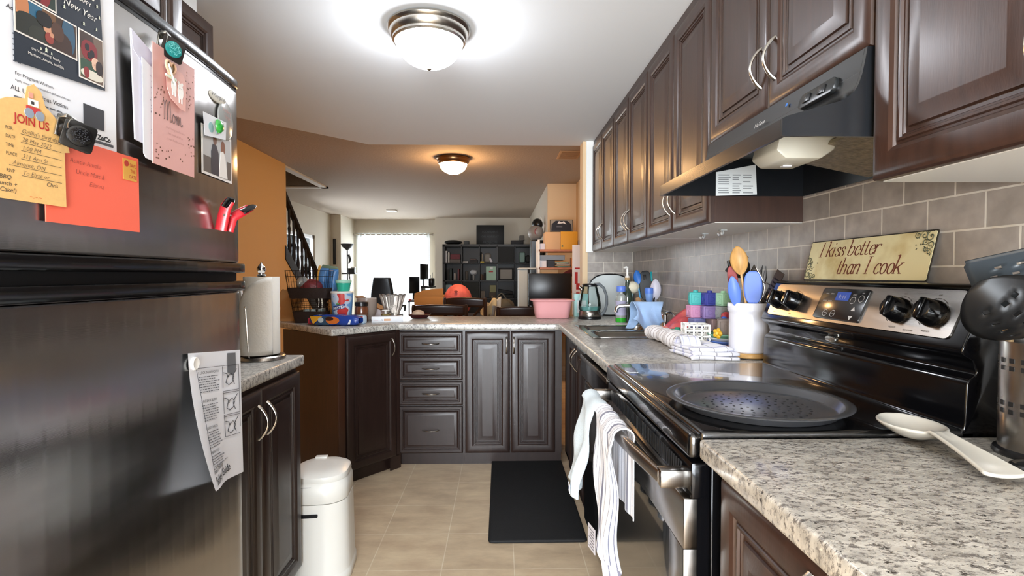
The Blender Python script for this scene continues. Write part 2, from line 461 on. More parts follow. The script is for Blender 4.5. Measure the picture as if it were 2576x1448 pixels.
# stairs: dark string, treads, handrail and turned balusters
SD = mat('dark_stair_wood', '1a100c', .5)
st = thing('staircase', 'staircase with dark wooden handrail, balusters and stringer climbing behind the tan wall', 'staircase', (-2.41, 7.7, 0))
def sz(y): return 1.46 + (y-5.79)*(-.735)
def rz_(y): return 2.18 + (y-5.79)*(-.875)
b = B(SD); b.prism([(5.74-7.7, sz(5.74)+.05), (5.74-7.7, sz(5.74)-.1), (7.5-7.7, sz(7.5)-.1), (7.5-7.7, sz(7.5)+.05)], -.06, .06, 'yz'); b.build('stringer', st)
b = B(SD); b.tube([(0, 5.74-7.7, rz_(5.74)), (0, 7.05-7.7, rz_(7.05)), (0, 7.3-7.7, .98)], .035, 8); b.build('handrail', st)
for i in range(11):
    y = 5.86 + i*.125
    z0 = sz(y)+.03; z1 = rz_(y) if y < 7.05 else 1.0
    h = z1-z0
    B(SD).lathe([(.018, 0), (.018, h*.12), (.011, h*.15), (.019, h*.22), (.021, h*.3), (.012, h*.5), (.018, h*.62), (.01, h*.66), (.015, h*.72), (.015, h)], (0, y-7.7, z0), 8).build('baluster', st)
b = B(SD); b.box(-.045, 7.27-7.7, 0, .045, 7.36-7.7, 1.08, .006); b.build('newel_post', st)
b = B(mat('stair_tread_wood', '4a3020', .4))
for i in range(9): b.box(-.98, 7.5-.21*(i+1)-7.7-.03, .0, -.06, 7.5-.21*i-7.7, .16*(i+1))
b.build('tread_flight', st)
# ------------------------------------------------------------------ cabinets
DOORP = [(0, 0), (0, .012), (.003, .017), (.009, .0205), (.016, .022), (.030, .0225), (.044, .021), (.051, .0175), (.054, .013), (.058, .013), (.060, .0165), (.064, .0165), (.066, .0125), (.069, .0125),
         (.071, .009), (.078, .0085), (.080, .0135), (.083, .0135), (.108, .0195), (.110, .0195)]
DRWP = [(0, 0), (0, .012), (.003, .017), (.008, .019), (.018, .019), (.022, .015), (.025, .015), (.027, .0175), (.030, .0135), (.036, .010), (.038, .013), (.040, .013), (.054, .018), (.056, .018)]
def panel_mesh(b, w, h, prof):
    """framed raised-panel front w x h standing in the XZ plane, facing -Y"""
    rings = []
    k = min(1., (min(w, h)/2 - .012)/prof[-1][0])
    for (i, o) in prof:
        i *= k
        rings.append([b.v((x, -o, z)) for (x, z) in ((i, i), (w-i, i), (w-i, h-i), (i, h-i))])
    for a, c in zip(rings, rings[1:]):
        for j in range(4): b.f([a[j], a[(j+1) % 4], c[(j+1) % 4], c[j]])
    b.f(rings[-1]); b.f(rings[0][::-1])
def handle(par, x, y, z, L=.105, vert=True, proj=.03):
    """bow pull: arched flat bar with small feet"""
    b = B(NICK)
    n = 14
    pts = []
    for i in range(n+1):
        t = i/n; s = (t-.5)*L; o = -proj*math.sin(PI*t)**.8
        pts.append((0, o, s) if vert else (s, o, 0))
    rr = [.0062 - .0022*math.sin(PI*i/n) for i in range(n+1)]
    b.tube(pts, rr, 8, prof=[(math.cos(2*PI*i/10)*1.15, math.sin(2*PI*i/10)*.8) for i in range(10)])
    return b.build('handle', par, loc=(x, y, z))
def cabinet(name, label, loc, rz, w, d, h, fronts, toe=0., wm=None, under=None, group=None, cat='cabinet', hollow=False):
    """carcass front at local y=0; fronts: (kind, x0, x1, z0, z1, handle or None)"""
    wm = wm or WOOD
    r = thing(name, label, cat, loc, rz, group)
    b = B(wm)
    if hollow:
        b.box(0, 0, toe, w, .02, h); b.box(0, 0, toe, .018, d, h); b.box(w-.018, 0, toe, w, d, h); b.box(0, 0, toe, w, d, toe+.018)
    else: b.box(0, 0, toe, w, d, h)
    if toe: b.box(0, .03, 0, w, d, toe)
    if under: b.use(under); b.box(.004, .004, -.0015, w-.004, d, 0)
    b.build('body', r)
    for (k, x0, x1, z0, z1, hd) in fronts:
        b = B(wm); panel_mesh(b, x1-x0, z1-z0, DRWP if k == 'drawer' else DOORP)
        f = b.build(k, r, loc=(x0, 0, z0), ang=20)
        if hd:
            hx, hz, vert = hd
            handle(f, hx-x0, -.021, hz-z0, .105 if vert else .10, vert)
    return r
RN = -PI/2
UZ, UH = 1.397, .79
# far wall cabinets over the counter, three pairs from the range hood to the end wall
ws = .3617
lab = ['dark wooden double-door wall cabinet next to the white end strip', 'dark wooden double-door wall cabinet, middle one over the sink counter', 'dark wooden double-door wall cabinet against the range hood']
for i in range(3):
    yf = 3.88 - i*2*ws
    w = 2*ws
    cabinet('wall_cabinet', lab[i], (.714, yf, UZ), RN, w-.001, .299, UH,
            [('door', .002, ws-.0015, .0, UH-.002, (ws-.030, .12, True)), ('door', ws+.0015, w-.003, .0, UH-.002, (ws+.030, .12, True))], under=MELA, group='wall cabinets on the tiled wall')
OZ = 1.652
cabinet('hood_cabinet', 'short dark wooden double-door wall cabinet above the black range hood', (.714, 1.707, OZ), RN, .744, .299, UZ+UH-OZ,
        [('door', .002, .3705, 0, UZ+UH-OZ-.002, (.338, .115, True)), ('door', .3735, .742, 0, UZ+UH-OZ-.002, (.406, .115, True))])
cabinet('wall_cabinet', 'large dark wooden wall cabinet on the near side of the range hood', (.714, .960, UZ), RN, .74, .299, UH,
        [('door', .002, .3685, 0, UH-.002, (.318, .115, True)), ('door', .3715, .738, 0, UH-.002, (.41, .115, True))], under=MELA, group='wall cabinets on the tiled wall')
struct(B(WOOD).box(.705, -.4, UZ+UH, 1.012, 3.88, 2.2235).build('trim_3'))
# base cabinets: right run faces -X, peninsula faces the camera, the diagonal end unit faces right
BZ = .875
cabinet('base_cabinet', 'dark wooden base cabinet under the near stone-look counter', (.415, .925, 0), RN, .66, .59, BZ,
        [('door', .012, .318, .12, .86, (.29, .79, True)), ('door', .322, .65, .12, .86, None)], toe=.1, wm=WOOD)
cabinet('sink_cabinet', 'dark wooden sink base cabinet between dishwasher and inner counter corner', (.415, 3.26, 0), RN, .90, .59, BZ,
        [('door', .32, .595, .12, .86, (.565, .78, True)), ('door', .60, .875, .12, .86, (.63, .78, True))], toe=.1, wm=WOODB, hollow=True)
cabinet('drawer_cabinet', 'dark wooden peninsula unit with four stacked drawers', (-.650, 3.295, 0), 0, .42, .50, BZ,
        [('drawer', .008, .412, .712, .862, (.21, .787, False)), ('drawer', .008, .412, .553, .703, (.21, .628, False)), ('drawer', .008, .412, .394, .544, (.21, .469, False)),
         ('drawer', .008, .412, .085, .385, (.21, .235, False))], toe=.08, wm=WOODB)
cabinet('base_cabinet', 'dark wooden peninsula cabinet with two narrow doors right of the drawers', (-.2295, 3.295, 0), 0, .625, .50, BZ,
        [('door', .008, .292, .085, .862, (.272, .775, True)), ('door', .298, .582, .085, .862, (.318, .775, True))], toe=.08, wm=WOODB)
# diagonal unit: A near corner, C inner corner
ax, ay, cx_, cy_ = -.915, 2.955, -.648, 3.262
dl = math.hypot(cx_-ax, cy_-ay); da = math.atan2(cy_-ay, cx_-ax)
r = cabinet('corner_cabinet', 'angled dark wooden end cabinet of the peninsula with one door and a brown side panel', (ax, ay, 0), da, dl-.004, .56, BZ,
        [('door', .035, dl-.02, .085, .862, (dl-.055, .775, True))], toe=.08, wm=WOODB)
b = B(WOODP); b.box(-.016, 0.0, .0, -.001, .62, BZ); b.build('side_panel', r)
b = B(WOODB); b.box(dl-.012, -.006, .08, dl+.012, .0, BZ); b.box(dl-.06, -.006, .0, dl+.02, .0, .09); b.build('filler_strip', r)
b = B(WOODP); b.box(-.016, .0, .08, .03, -.012, BZ-.002, .002); b.build('corner_post', r)
# left run faces +X
LN = PI/2
cabinet('base_cabinet', 'dark wooden double-door base cabinet beside the refrigerator', (-.775, 1.335, 0), LN, .635, .62, BZ,
        [('door', .005, .312, .11, .86, (.285, .76, True)), ('door', .318, .63, .11, .86, (.345, .76, True))], toe=.1, wm=WOODB)
cabinet('wall_cabinet', 'dark wooden wall cabinet behind the refrigerator top, white blocks above it', (-1.09, 1.345, 1.42), LN, .645, .325, .735,
        [('door', .005, .32, 0, .733, None), ('door', .325, .64, 0, .733, None)], wm=WOOD, group='wall cabinets on the left wall')
cabinet('fridge_cabinet', 'dark wooden double-door cabinet above the refrigerator', (-.79, .50, 1.74), LN, .80, .625, .415,
        [('door', .005, .395, 0, .41, (.365, .09, True)), ('door', .40, .795, 0, .41, (.43, .09, True))], wm=WOOD)
for (y0, y1) in ((1.42, 1.68), (1.70, 1.93)):
    tag(B(WHITE).box(-1.40, y0, 2.156, -1.10, y1, 2.22, .004).build('storage_box'), 'white box wedged between the left wall cabinet top and the ceiling', 'box', 'white boxes above the left wall cabinet')

# ------------------------------------------------------------------ countertops
def slab(name, label, poly, hole=None, loc=(0, 0, 0)):
    b = B(COUNTER); b.prism(poly, .877, .915, 'xy', bev=.007, seg=3)
    o = b.build(name)
    if hole:
        c = B(COUNTER).box(*hole).build('cutter')
        md = o.modifiers.new('cut', 'BOOLEAN'); md.operation = 'DIFFERENCE'; md.object = c; md.solver = 'EXACT'
        dg = bpy.context.evaluated_depsgraph_get(); dg.update()
        me = bpy.data.meshes.new_from_object(o.evaluated_get(dg)); o.modifiers.clear(); old = o.data; o.data = me
        bpy.data.meshes.remove(old); bpy.data.objects.remove(c)
    return tag(o, label, 'countertop')
slab('countertop', 'speckled laminate worktop in the near right corner under the spoon rest', [(.372, -.5), (1.012, -.5), (1.012, .952), (.372, .952)])
slab('countertop', 'long speckled laminate worktop holding the sink and running round over the peninsula',
     [(.372, 1.722), (1.012, 1.722), (1.012, 3.912), (.665, 3.912), (.62, 3.86), (-1.30, 3.86), (-1.60, 3.57), (-.944, 2.915), (-.636, 3.262), (.352, 3.225), (.372, 3.20)],
     hole=(.475, 2.505, .8, .855, 3.085, 1.0))
slab('countertop', 'short speckled laminate worktop under the paper towel roll', [(-1.415, 1.332), (-.752, 1.332), (-.752, 2.0), (-1.415, 2.0)])
# ------------------------------------------------------------------ ceiling lamps
def ceiling_lamp(label, loc, R, metal, glow, gname):
    r = thing('ceiling_lamp', label, 'lamp', loc)
    k = R/.167
    b = B(metal); b.lathe([(p*k, z*k) for p, z in ((0, -.001), (.150, -.001), (.165, -.004), (.167, -.012), (.163, -.020), (.158, -.024), (.157, -.032), (.150, -.050), (.147, -.052), (.146, -.060), (.138, -.066), (.133, -.064), (.133, -.05), (0, -.05))], seg=56)
    b.build('rim', r)
    g = mat(gname, 'ffffff', .3, emit=glow)
    pr = [(.134*math.cos(a)*k, (-.056-.105*math.sin(a))*k) for a in [rad(90*i/12) for i in range(12)]] + [(0, -.161*k)]
    B(g).lathe(pr, seg=48).build('glass_dome', r)
    B(metal).lathe([(.004*k, -.158*k), (.011*k, -.162*k), (.010*k, -.169*k), (.004*k, -.173*k), (0, -.174*k)], seg=16).build('finial', r)
    return r
ceiling_lamp('round flush ceiling lamp with brushed nickel rim and bright white dome above the kitchen', (-.287, 2.13, 2.225), .167, NICK, ('f3f7ff', 31.0), 'white_lamp_glow')
ceiling_lamp('smaller looking warm yellow ceiling lamp with bronze rim over the dining area', (-.485, 5.42, 2.44), .178, mat('bronze_metal', '9a7650', .3, 1.), ('ffc686', 46.0), 'warm_lamp_glow')

# ------------------------------------------------------------------ range
rg = thing('kitchen_range', 'black glass-top electric range with stainless oven door', 'stove', (.70, 1.337, 0), RN)
b = B(BLACK); b.box(-.377, -.30, .02, .377, .305, .893, .004); b.build('body', rg)
b = B(mat('black_glass_top', '060607', .035, coat=1.)); b.box(-.379, -.322, .893, .379, .21, .926, .008, 3); b.box(-.379, -.344, .872, .379, -.318, .922, .011, 4); b.build('cooktop', rg)
OD = B(BLACK); OD.box(-.377, -.338, .795, .377, -.302, .866, .005); OD.box(-.372, -.33, .205, .372, -.302, .795)
od = OD.build('oven_door', rg)
b = B(STEEL)
b.box(-.376, -.352, .70, .376, -.325, .797, .003); b.box(-.376, -.352, .205, .376, -.325, .29, .003); b.box(-.376, -.352, .29, -.29, -.325, .70, .003); b.box(.29, -.352, .29, .376, -.325, .70, .003)
b.build('door_frame', od)
B(mat('oven_window_glass', '0c0f10', .03, coat=1.)).box(-.29, -.344, .29, .29, -.33, .70).build('window', od)
b = B(BLACKM)
for i in range(46): b.box(-.32+i*.0142, -.3395, .815, -.313+i*.0142, -.337, .85)
b.build('vent_slots', od)
b = B(STEEL)
pts = [(-.345+.69*i/24, -.385-.026*math.sin(PI*i/24), .828) for i in range(25)]
b.tube(pts, 1., prof=[(p[0], p[1]) for p in rounded(.017, .030, .006, 3)])
for s in (-1, 1): b.box(s*.345-.016, -.392, .810, s*.345+.016, -.334, .846, .005)
b.build('handle', od)
b = B(BLACK); b.box(-.372, -.335, .03, .372, -.302, .195, .006); b.build('drawer', rg)
prof = [(1.01, .90), (1.01, 1.198), (.955, 1.204), (.935, 1.202), (.928, 1.196), (.880, 1.086), (.876, 1.076), (.881, 1.068), (.900, 1.058), (.908, 1.036), (.904, 1.028), (.893, 1.022), (.888, 1.013), (.886, .94), (.884, .926), (.878, .922), (.878, .90)]
b = B(BLACK); b.prism([(x-.70, z) for x, z in prof], -.379, .379, 'yz', bev=.004); bgd = b.build('backguard', rg, ang=50)
cpan = B(STEEL); T = ((0, .2045, 1.1415), ('X', -23.6))
cpan.at(*T); cpan.prism(rounded(.69, .104, .012, 4), -.004, .0, 'xz'); cp = cpan.build('control_panel', rg)
for i, kx in enumerate((-.306, -.219, .193, .285)):
    kb = B(BLACK); kb.at(*T)
    kb.M = kb.M @ Matrix.Translation((kx, -.004, -.002)) @ Matrix.Rotation(PI/2, 4, 'X')
    kb.lathe([(.0, 0), (.029, 0), (.029, .006), (.0265, .012), (.0245, .026), (.021, .030), (0, .031)], seg=28)
    kb.box(-.007, -.0235, .028, .007, .0235, .036, .003)
    kb.build('knob', cp)
b = B(mat('panel_print', '4a4642', .5)); b.at(*T)
for kx in (-.306, -.219, .193, .285):
    for a in range(0, 300, 20):
        t0, t1 = rad(a-60), rad(a-60+14)
        q = [b.v((kx+rr*math.cos(t), -.0046, -.002+rr*math.sin(t))) for rr, t in ((.0335, t0), (.0347, t0), (.0347, t1), (.0335, t1))]; b.f(q)
    b.text('MEDIUM' if kx > 0 else 'HIGH', .0055, (kx, -.0046, -.044))
b.text('SELF-CLEAN', .005, (.24, -.0046, -.047)); b.text('OFF', .005, (.193, -.0046, .037)); b.text('OFF', .005, (.285, -.0046, .037))
b.use(mat('red_dot', 'b01818', .4)).box(.142, -.0052, .012, .146, -.004, .016)
join(cp, b.build('print', cp))
dp = B(mat('display_black', '1b1b1d', .16, coat=.6)); dp.at(*T); dp.prism(rounded(.184, .088, .006, 3, -.006, 0), -.008, -.003, 'xz', bev=.001)
d = dp.build('display', cp)
b = B(mat('lcd_blue', '1c2f62', .2, emit=('2a4a9a', .35))); b.at(*T); b.box(-.032, -.0088, .010, .020, -.0079, .034); CS = b.build('clock_screen', d)
b = B(mat('display_print', 'b9b9b9', .5)); b.at(*T)
b.text('9:44', .017, (-.006, -.0092, .0145), off=-.0004)
for (x, z) in ((-.05, -.028), (-.018, -.028), (.038, .012), (.066, .018)):
    rr = .0085
    for a in range(16):
        t0, t1 = 2*PI*a/16, 2*PI*(a+1)/16
        b.f([b.v((x+q*math.cos(t), -.0086, z+q*math.sin(t))) for q, t in ((rr, t0), (rr+.0012, t0), (rr+.0012, t1), (rr, t1))])
b.text('START', .005, (.038, -.0086, .026)); b.text('OFF', .005, (.066, -.0086, .031)); b.text('BAKE', .005, (-.072, -.0086, .026)); b.text('BROIL', .005, (-.05, -.0086, .026)); b.text('CLEAN', .005, (-.072, -.0086, .005)); b.text('WARM', .005, (-.05, -.0086, .005))
b.text('TIMER', .0042, (-.05, -.0086, -.029)); b.text('CLOCK', .0042, (-.018, -.0086, -.029))
for z, sg in ((-.012, 1), (-.034, -1)):
    b.f([b.v((x, -.0086, zz)) for x, zz in ((.046, z-.004*sg), (.062, z-.004*sg), (.054, z+.008*sg))])
join(d, CS, b.build('display_print', d))
for nm, off_ in (('emblem', 0),):
    b = B(mat('silver_badge', 'c9c9c4', .25, .9)); M0 = ((-.048, .203, 1.047), ('X', 18)); b.at(*M0)
    n = 28; b.prism([(.022*math.cos(2*PI*i/n), .0095*math.sin(2*PI*i/n)) for i in range(n)], -.004, .004, 'xz', bev=.0012)
    b.use(mat('badge_ink', '5a5a58', .5)); b.text('Whirlpool', .0095, (0, -.0046, -.0028), shear=.3); b.build('emblem', bgd)

# ------------------------------------------------------------------ range hood
hd = thing('range_hood', 'black under-cabinet range hood over the stove', 'range hood', (1.012, 1.335, 0), RN)
hp = [(.53, 1.482), (.53, 1.515), (.54, 1.520), (.64, 1.548), (.655, 1.556), (.667, 1.567), (.675, 1.582), (.681, 1.60), (.686, 1.625), (.690, 1.650)]
HB = mat('hood_black_enamel', '17191c', .22, coat=.5)
b = B(HB)
for s in (-1, 1):
    b.prism([(x-1.012, z) for x, z in hp + [(1.01, 1.650), (1.01, 1.482)]], s*.370, s*.362, 'yz')
b.prism([(x-1.012, z) for x, z in [(.53, 1.482), (.53, 1.515), (.54, 1.520)] + hp[3:] + [(x+.008, z-.005) for x, z in hp[:2:-1]] + [(.546, 1.514), (.538, 1.509), (.538, 1.482)]], -.363, .363, 'yz')
b.box(-.363, -.32, 1.642, .363, 0, 1.650); b.box(-.363, -.008, 1.482, .363, 0, 1.645)
b.build('body', hd, ang=60)
B(BLACKM).box(-.362, -.33, 1.600, .362, -.008, 1.606).build('inner_pan', hd)
b = B(mat('frosted_lamp_cover', 'e3dfce', .35, trans=.15)); b.prism([(-.350, 1.550), (-.358, 1.516), (-.335, 1.497), (-.25, 1.497), (-.215, 1.52), (-.205, 1.60), (-.318, 1.60)], -.005, .12, 'yz', bev=.006); b.build('lamp_cover', hd)
b = B(mat('cover_tag', 'e8e8f0', .5)); b.box(.03, -.30, 1.494, .045, -.278, 1.4965); b.build('cover_tag', hd)
b = B(mat('grease_filter_mesh', 'a59a86', .35, .9, bump=(180, 1.), noise=(90, .35))); b.prism([(-.235, 1.530), (-.014, 1.486), (-.012, 1.494), (-.232, 1.539)], -.05, .355, 'yz'); b.build('grease_filter', hd)
b = B(mat('notice_sticker', 'd5dadb', .5)); b.prism([(-.30, 1.482), (-.163, 1.487), (-.168, 1.585), (-.30, 1.56)], -.3615, -.3605, 'yz')
b.use(mat('grey_print', '8a8f92', .6))
b.at((-.3602, 0, 0), ('Z', 90))
random.seed(3)
for i in range(9):
    z = 1.491+i*.0072
    for x0, x1 in ((-.292, -.25), (-.245, -.215), (-.21, -.176)):
        if random.random() < .85: b.box(x0, -.0004, z, x1-random.random()*.01, 0, z+.0035)
b.build('notice_sticker', hd)
b = B(mat('switch_plate', '1d1f20', .3)); M1 = ((1.335-1.098, -.3345, 1.607), ('X', -16)); b.at(*M1); b.prism(rounded(.126, .034, .013, 4), -.004, .006, 'xz', bev=.0015); sw = b.build('switch_plate', hd)
for x in (-.03, .022):
    b = B(BLACKP); b.at(*M1); b.box(x-.012, -.008, -.009, x+.012, -.003, .009, .002); b.use(mat('switch_print', 'b8b8b8', .5)); b.text('O' if x < 0 else 'I', .006, (x, -.0084, -.003)); b.build('switch', sw)
b = B(mat('hood_print', 'd0d0d0', .4)); b.at((1.335-1.345, -.3325, 1.610), ('X', -14)); b.text('NuTone', .016, (0, -.0025, 0), shear=.2); b.build('brand_lettering', hd)
b = B(mat('blue_dot', '2f6fc0', .4)); b.at((1.335-1.345, -.3325, 1.610), ('X', -14)); b.box(.117, -.002, .012, .124, -.001, .019); b.build('indicator_sticker', hd)

# ------------------------------------------------------------------ dishwasher
dw = thing('dishwasher', 'black dishwasher under the long worktop, seen past the towels', 'dishwasher', (.415, 2.337, 0), RN)
B(BLACKP).box(.002, 0, .1, .598, .55, .87).build('body', dw)
d = B(BLACK).box(.004, -.030, .11, .596, -.002, .75, .006).build('door', dw)
b = B(BLACK); b.prism([(-.036, .755), (-.050, .775), (-.046, .862), (-.002, .868), (-.002, .755)], .004, .596, 'yz', bev=.003); cpn = b.build('control_panel', dw)
B(mat('satin_steel_strip', 'b0a89c', .2, 1.)).box(.01, -.0515, .848, .59, -.046, .866, .002).build('trim_strip', cpn)
B(BLACKM).box(.18, -.055, .752, .42, -.04, .772, .004).build('handle', dw)
B(BLACKM).box(.004, .03, 0, .596, .06, .1).build('toe_kick', dw)

# ------------------------------------------------------------------ sink and tap
SS = mat('sink_steel', 'a8a49c', .2, 1.)
sk = thing('sink', 'stainless double-bowl sink set into the long worktop', 'sink', (.665, 2.795, .915))
def bowl(y0, y1, d):
    b = B(SS)
    ring = lambda w, h, r, z: [b.v((x, y+(y0+y1)/2, z)) for x, y in rounded(w, h, r, 5)]
    L_ = .36; W = y1-y0
    rs = [ring(L_, W, .05, .004), ring(L_-.012, W-.012, .05, -.01), ring(L_-.03, W-.03, .06, -d+.03), ring(L_-.07, W-.07, .05, -d), ring(.08, .08, .039, -d-.004)]
    for a, c in zip(rs, rs[1:]):
        for i in range(len(a)): b.f([a[i], a[(i+1) % len(a)], c[(i+1) % len(a)], c[i]])
    b.f(rs[-1]); return b.build('bowl', sk, recalc=False)
bowl(.02, .285, .17); bowl(-.285, -.02, .17)
b = B(SS)
def plate(x0, x1, y0, y1): b.box(x0, y0, 0, x1, y1, .004, .0015, 1)
plate(-.215, -.178, -.315, .315); plate(.178, .225, -.315, .315); plate(-.18, .18, .28, .315); plate(-.18, .18, -.315, -.28); plate(-.18, .18, -.024, .024)
b.build('rim', sk)
for yy in (.1525, -.1525): B(CHROME).lathe([(0, -.171), (.035, -.171), (.037, -.174), (0, -.174)], (0, yy, 0), 20).build('drain', sk)
fc = thing('faucet', 'chrome kitchen faucet with a long low spout reaching over the sink', 'faucet', (.925, 2.87, .915))
b = B(CHROME); b.lathe([(0, 0), (.034, 0), (.033, .012), (.026, .02), (.024, .07), (.022, .085), (0, .088)], seg=24); b.build('base', fc)
b = B(CHROME); b.tube([(0, 0, .06), (-.02, .0, .085), (-.10, .02, .118), (-.19, .045, .132), (-.24, .06, .130), (-.258, .064, .118), (-.262, .066, .095)], [.014, .014, .012, .011, .011, .012, .012], 10); b.build('spout', fc)
b = B(CHROME); b.tube([(0, 0, .085), (.0, -.05, .10), (.005, -.10, .103), (.01, -.13, .085), (.012, -.14, .065)], [.011, .008, .007, .007, .006], 10); b.build('lever', fc)
# ------------------------------------------------------------------ refrigerator
FY = .915
fr = thing('refrigerator', 'stainless top-freezer refrigerator covered with papers and magnets', 'refrigerator', (-.70, FY, 0), LN)
HW = .382
def bow(x): return -.055 - .019*(1-(x/HW)**2)        # local y of the door face at local x
def fxw(Y): return -.70 - bow(Y-FY)                   # world X of the door face at world Y
FST = mat('brushed_fridge_steel', 'a3a09d', .22, 1., aniso=.7, bump=(30, .015, (1, 1, 40)), rvar=(2, .05, (1, 1, 6)))
FTRIM = mat('fridge_dark_trim', '0b0b0c', .16, coat=.3)
def bowed(b, z0, z1, back=-.002, out=0., bev=.006, x0=-HW, x1=HW):
    n = 20
    poly = [(x0+(x1-x0)*i/n, bow(x0+(x1-x0)*i/n)-out) for i in range(n+1)] + [(x1, back), (x0, back)]
    b.prism(poly, z0, z1, 'xy', bev=bev)
b = B(mat('fridge_side_grey', '2a2a2c', .4)); b.box(-.378, 0, .03, .378, .68, 1.672, .006); b.build('body', fr)
b = B(FST); bowed(b, 1.25, 1.668); fd = b.build('freezer_door', fr, ang=30)
b = B(FST); bowed(b, .085, 1.182); rd = b.build('fridge_door', fr, ang=30)
b = B(FTRIM); bowed(b, 1.226, 1.2495, out=.012, bev=.004, x0=-HW-.004, x1=HW+.006); b.build('handle', fd)
b = B(FTRIM); bowed(b, 1.1825, 1.207, out=.012, bev=.004, x0=-HW-.004, x1=HW+.006); b.build('handle', rd)
b = B(mat('fridge_top_trim', '5e5f60', .2, .8)); bowed(b, 1.6735, 1.698, out=.003, bev=.006); b.use(FTRIM); bowed(b, 1.667, 1.674, out=-.002, bev=0); b.build('top_trim', fd)
B(FTRIM).box(-.37, -.02, .02, .37, 0, .085).build('toe_grille', fr)
b = B(mat('door_gasket', '1b1b1c', .6)); b.box(-.376, -.05, 1.176, .376, -.0005, 1.252); b.build('gasket', fr)
n = 32
bx = .268
b = B(mat('fridge_badge_silver', 'dedcd2', .3)); b.prism([(bx+.033*math.cos(2*PI*i/n), 1.619+.0125*math.sin(2*PI*i/n)) for i in range(n)], bow(bx)-.005, bow(bx), 'xz', bev=.002)
bg_ = b.build('emblem', fd)
b = B(mat('badge_ink', '5a5a58', .5)); b.text('Whirlpool', .014, (bx, bow(bx)-.0056, 1.6152), shear=.35); join(bg_, b.build('lettering', bg_))

# papers and magnets held on the doors; each has its own local frame: x along the door (world +Y), z up, -y out of the door
def fridge_thing(name, label, cat, Y, z, off=.001, group=None):
    s = (fxw(Y+.01)-fxw(Y-.01))/.02
    return thing(name, label, cat, (fxw(Y)+off, Y, z), LN - math.atan(s), group)
def sheet(m, poly_or_w, h=None, curl=0., th=.0007, off=0., dx=0., dz=0.):
    b = B(m)
    if h is None: b.prism(poly_or_w, -off-th, -off, 'xz')
    else: b.prism([(dx-poly_or_w/2, dz-h/2), (dx+poly_or_w/2, dz-h/2), (dx+poly_or_w/2, dz+h/2), (dx-poly_or_w/2, dz+h/2)], -off-th, -off, 'xz')
    return b
def lines(b, x0, x1, z, n, dz, y, th=.0016, seed=1, full=.8):
    rr = random.Random(seed)
    for i in range(n):
        x = x0; zz = z-i*dz
        xe = x1 if i < n-1 and rr.random() < full else x0+(x1-x0)*(.35+.5*rr.random())
        while x < xe:
            w = min(.004+.009*rr.random(), xe-x); b.f([b.v(p) for p in ((x, y, zz), (x+w, y, zz), (x+w, y, zz+th), (x, y, zz+th))]); x += w+.0022
SOFT = mat('soft_grey_ink', '6b6d74', .7)
# white first aid sheet
r = fridge_thing('document', 'large white printed first aid sheet at the top left of the freezer door', 'paper', .735, 1.545)
sheet(PAPER, .25, .26).build('sheet', r)
b = B(INK)
y = -.0012
b.text('5 C', .009, (-.040, y, .075), align='LEFT'); b.text('Adult /', .0085, (-.052, y, .018), align='LEFT', shear=.2); b.text('APPL', .008, (-.042, y, -.002), align='LEFT')
b.text('For Pregnant Women', .0062, (-.042, y, -.063), align='LEFT'); b.text('Apply chest thrusts instead of abdominal thrusts.', .0042, (-.042, y, -.071), align='LEFT'); b.text('ALL Unconscious Victims', .0088, (-.048, y, -.084), align='LEFT', sx=.92)
b.text('CPR with chest compressions and rescue breaths.', .0042, (-.044, y, -.1015), align='LEFT'); b.text('Be careful not to push the object deeper into the airway.', .0042, (-.044, y, -.1255), align='LEFT')
b.text('ZoCo', .0105, (.100, y, -.113), align='CENTER', off=.0004)
b.build('lettering', r)
b = B(SOFT); lines(b, -.045, -.03, .064, 4, .009, y, seed=4); lines(b, -.044, -.028, -.012, 6, .007, y, seed=5); lines(b, -.044, .05, -.0925, 1, .008, y, .002, seed=6, full=1); lines(b, -.044, .08, -.1085, 2, .0075, y, .002, seed=7, full=1)
b.build('text_lines', r)
b = B(mat('grey_bar', '55565c', .7)); b.box(-.054, y, -.1195, .118, y+.0003, -.1155); b.build('footer_bar', r)
b = B(mat('dark_photo_block', '3c3c40', .6)); b.box(.062, y-.0004, -.098, .1, y, -.066); b.build('printed_photo', r)
# dark christmas photo card over it
r = fridge_thing('photo_card', 'dark blue holiday photo card pinned over the white first aid sheet', 'card', 0.7631, 1.5727, .004)
NAVY = mat('navy_card', '1c2430', .5)
sheet(NAVY, [(-.073, -.075), (.073, -.062), (.066, .095), (-.073, .095)]).build('card', r)
def card_photo(x0, z0, x1, z1, cols, name='photo', seed=1):
    b = B(plain('efe9e2', .5)); b.box(x0-.0022, -.0012, z0-.0022, x1+.0022, -.0008, z1+.0022); p = b.build(name, r)
    b = B(plain(cols[0], .4)); b.box(x0, -.0016, z0, x1, -.0012, z1)
    rr = random.Random(seed)
    w, h = x1-x0, z1-z0
    for i, (c, cx, cz, a, q) in enumerate(cols[1:]):
        b.use(plain(c, .45)); cx, cz, a, q = x0+w*cx, z0+h*cz, w*a, h*q
        pts = [(min(x1, max(x0, cx+a*math.copysign(abs(math.cos(t))**.85, math.cos(t)))), min(z1, max(z0, cz+q*math.copysign(abs(math.sin(t))**.85, math.sin(t))))) for t in [2*PI*k/20 for k in range(20)]]
        b.prism(pts, -.00165-.00006*(i+1), -.0016, 'xz')
    b.build('picture', p)
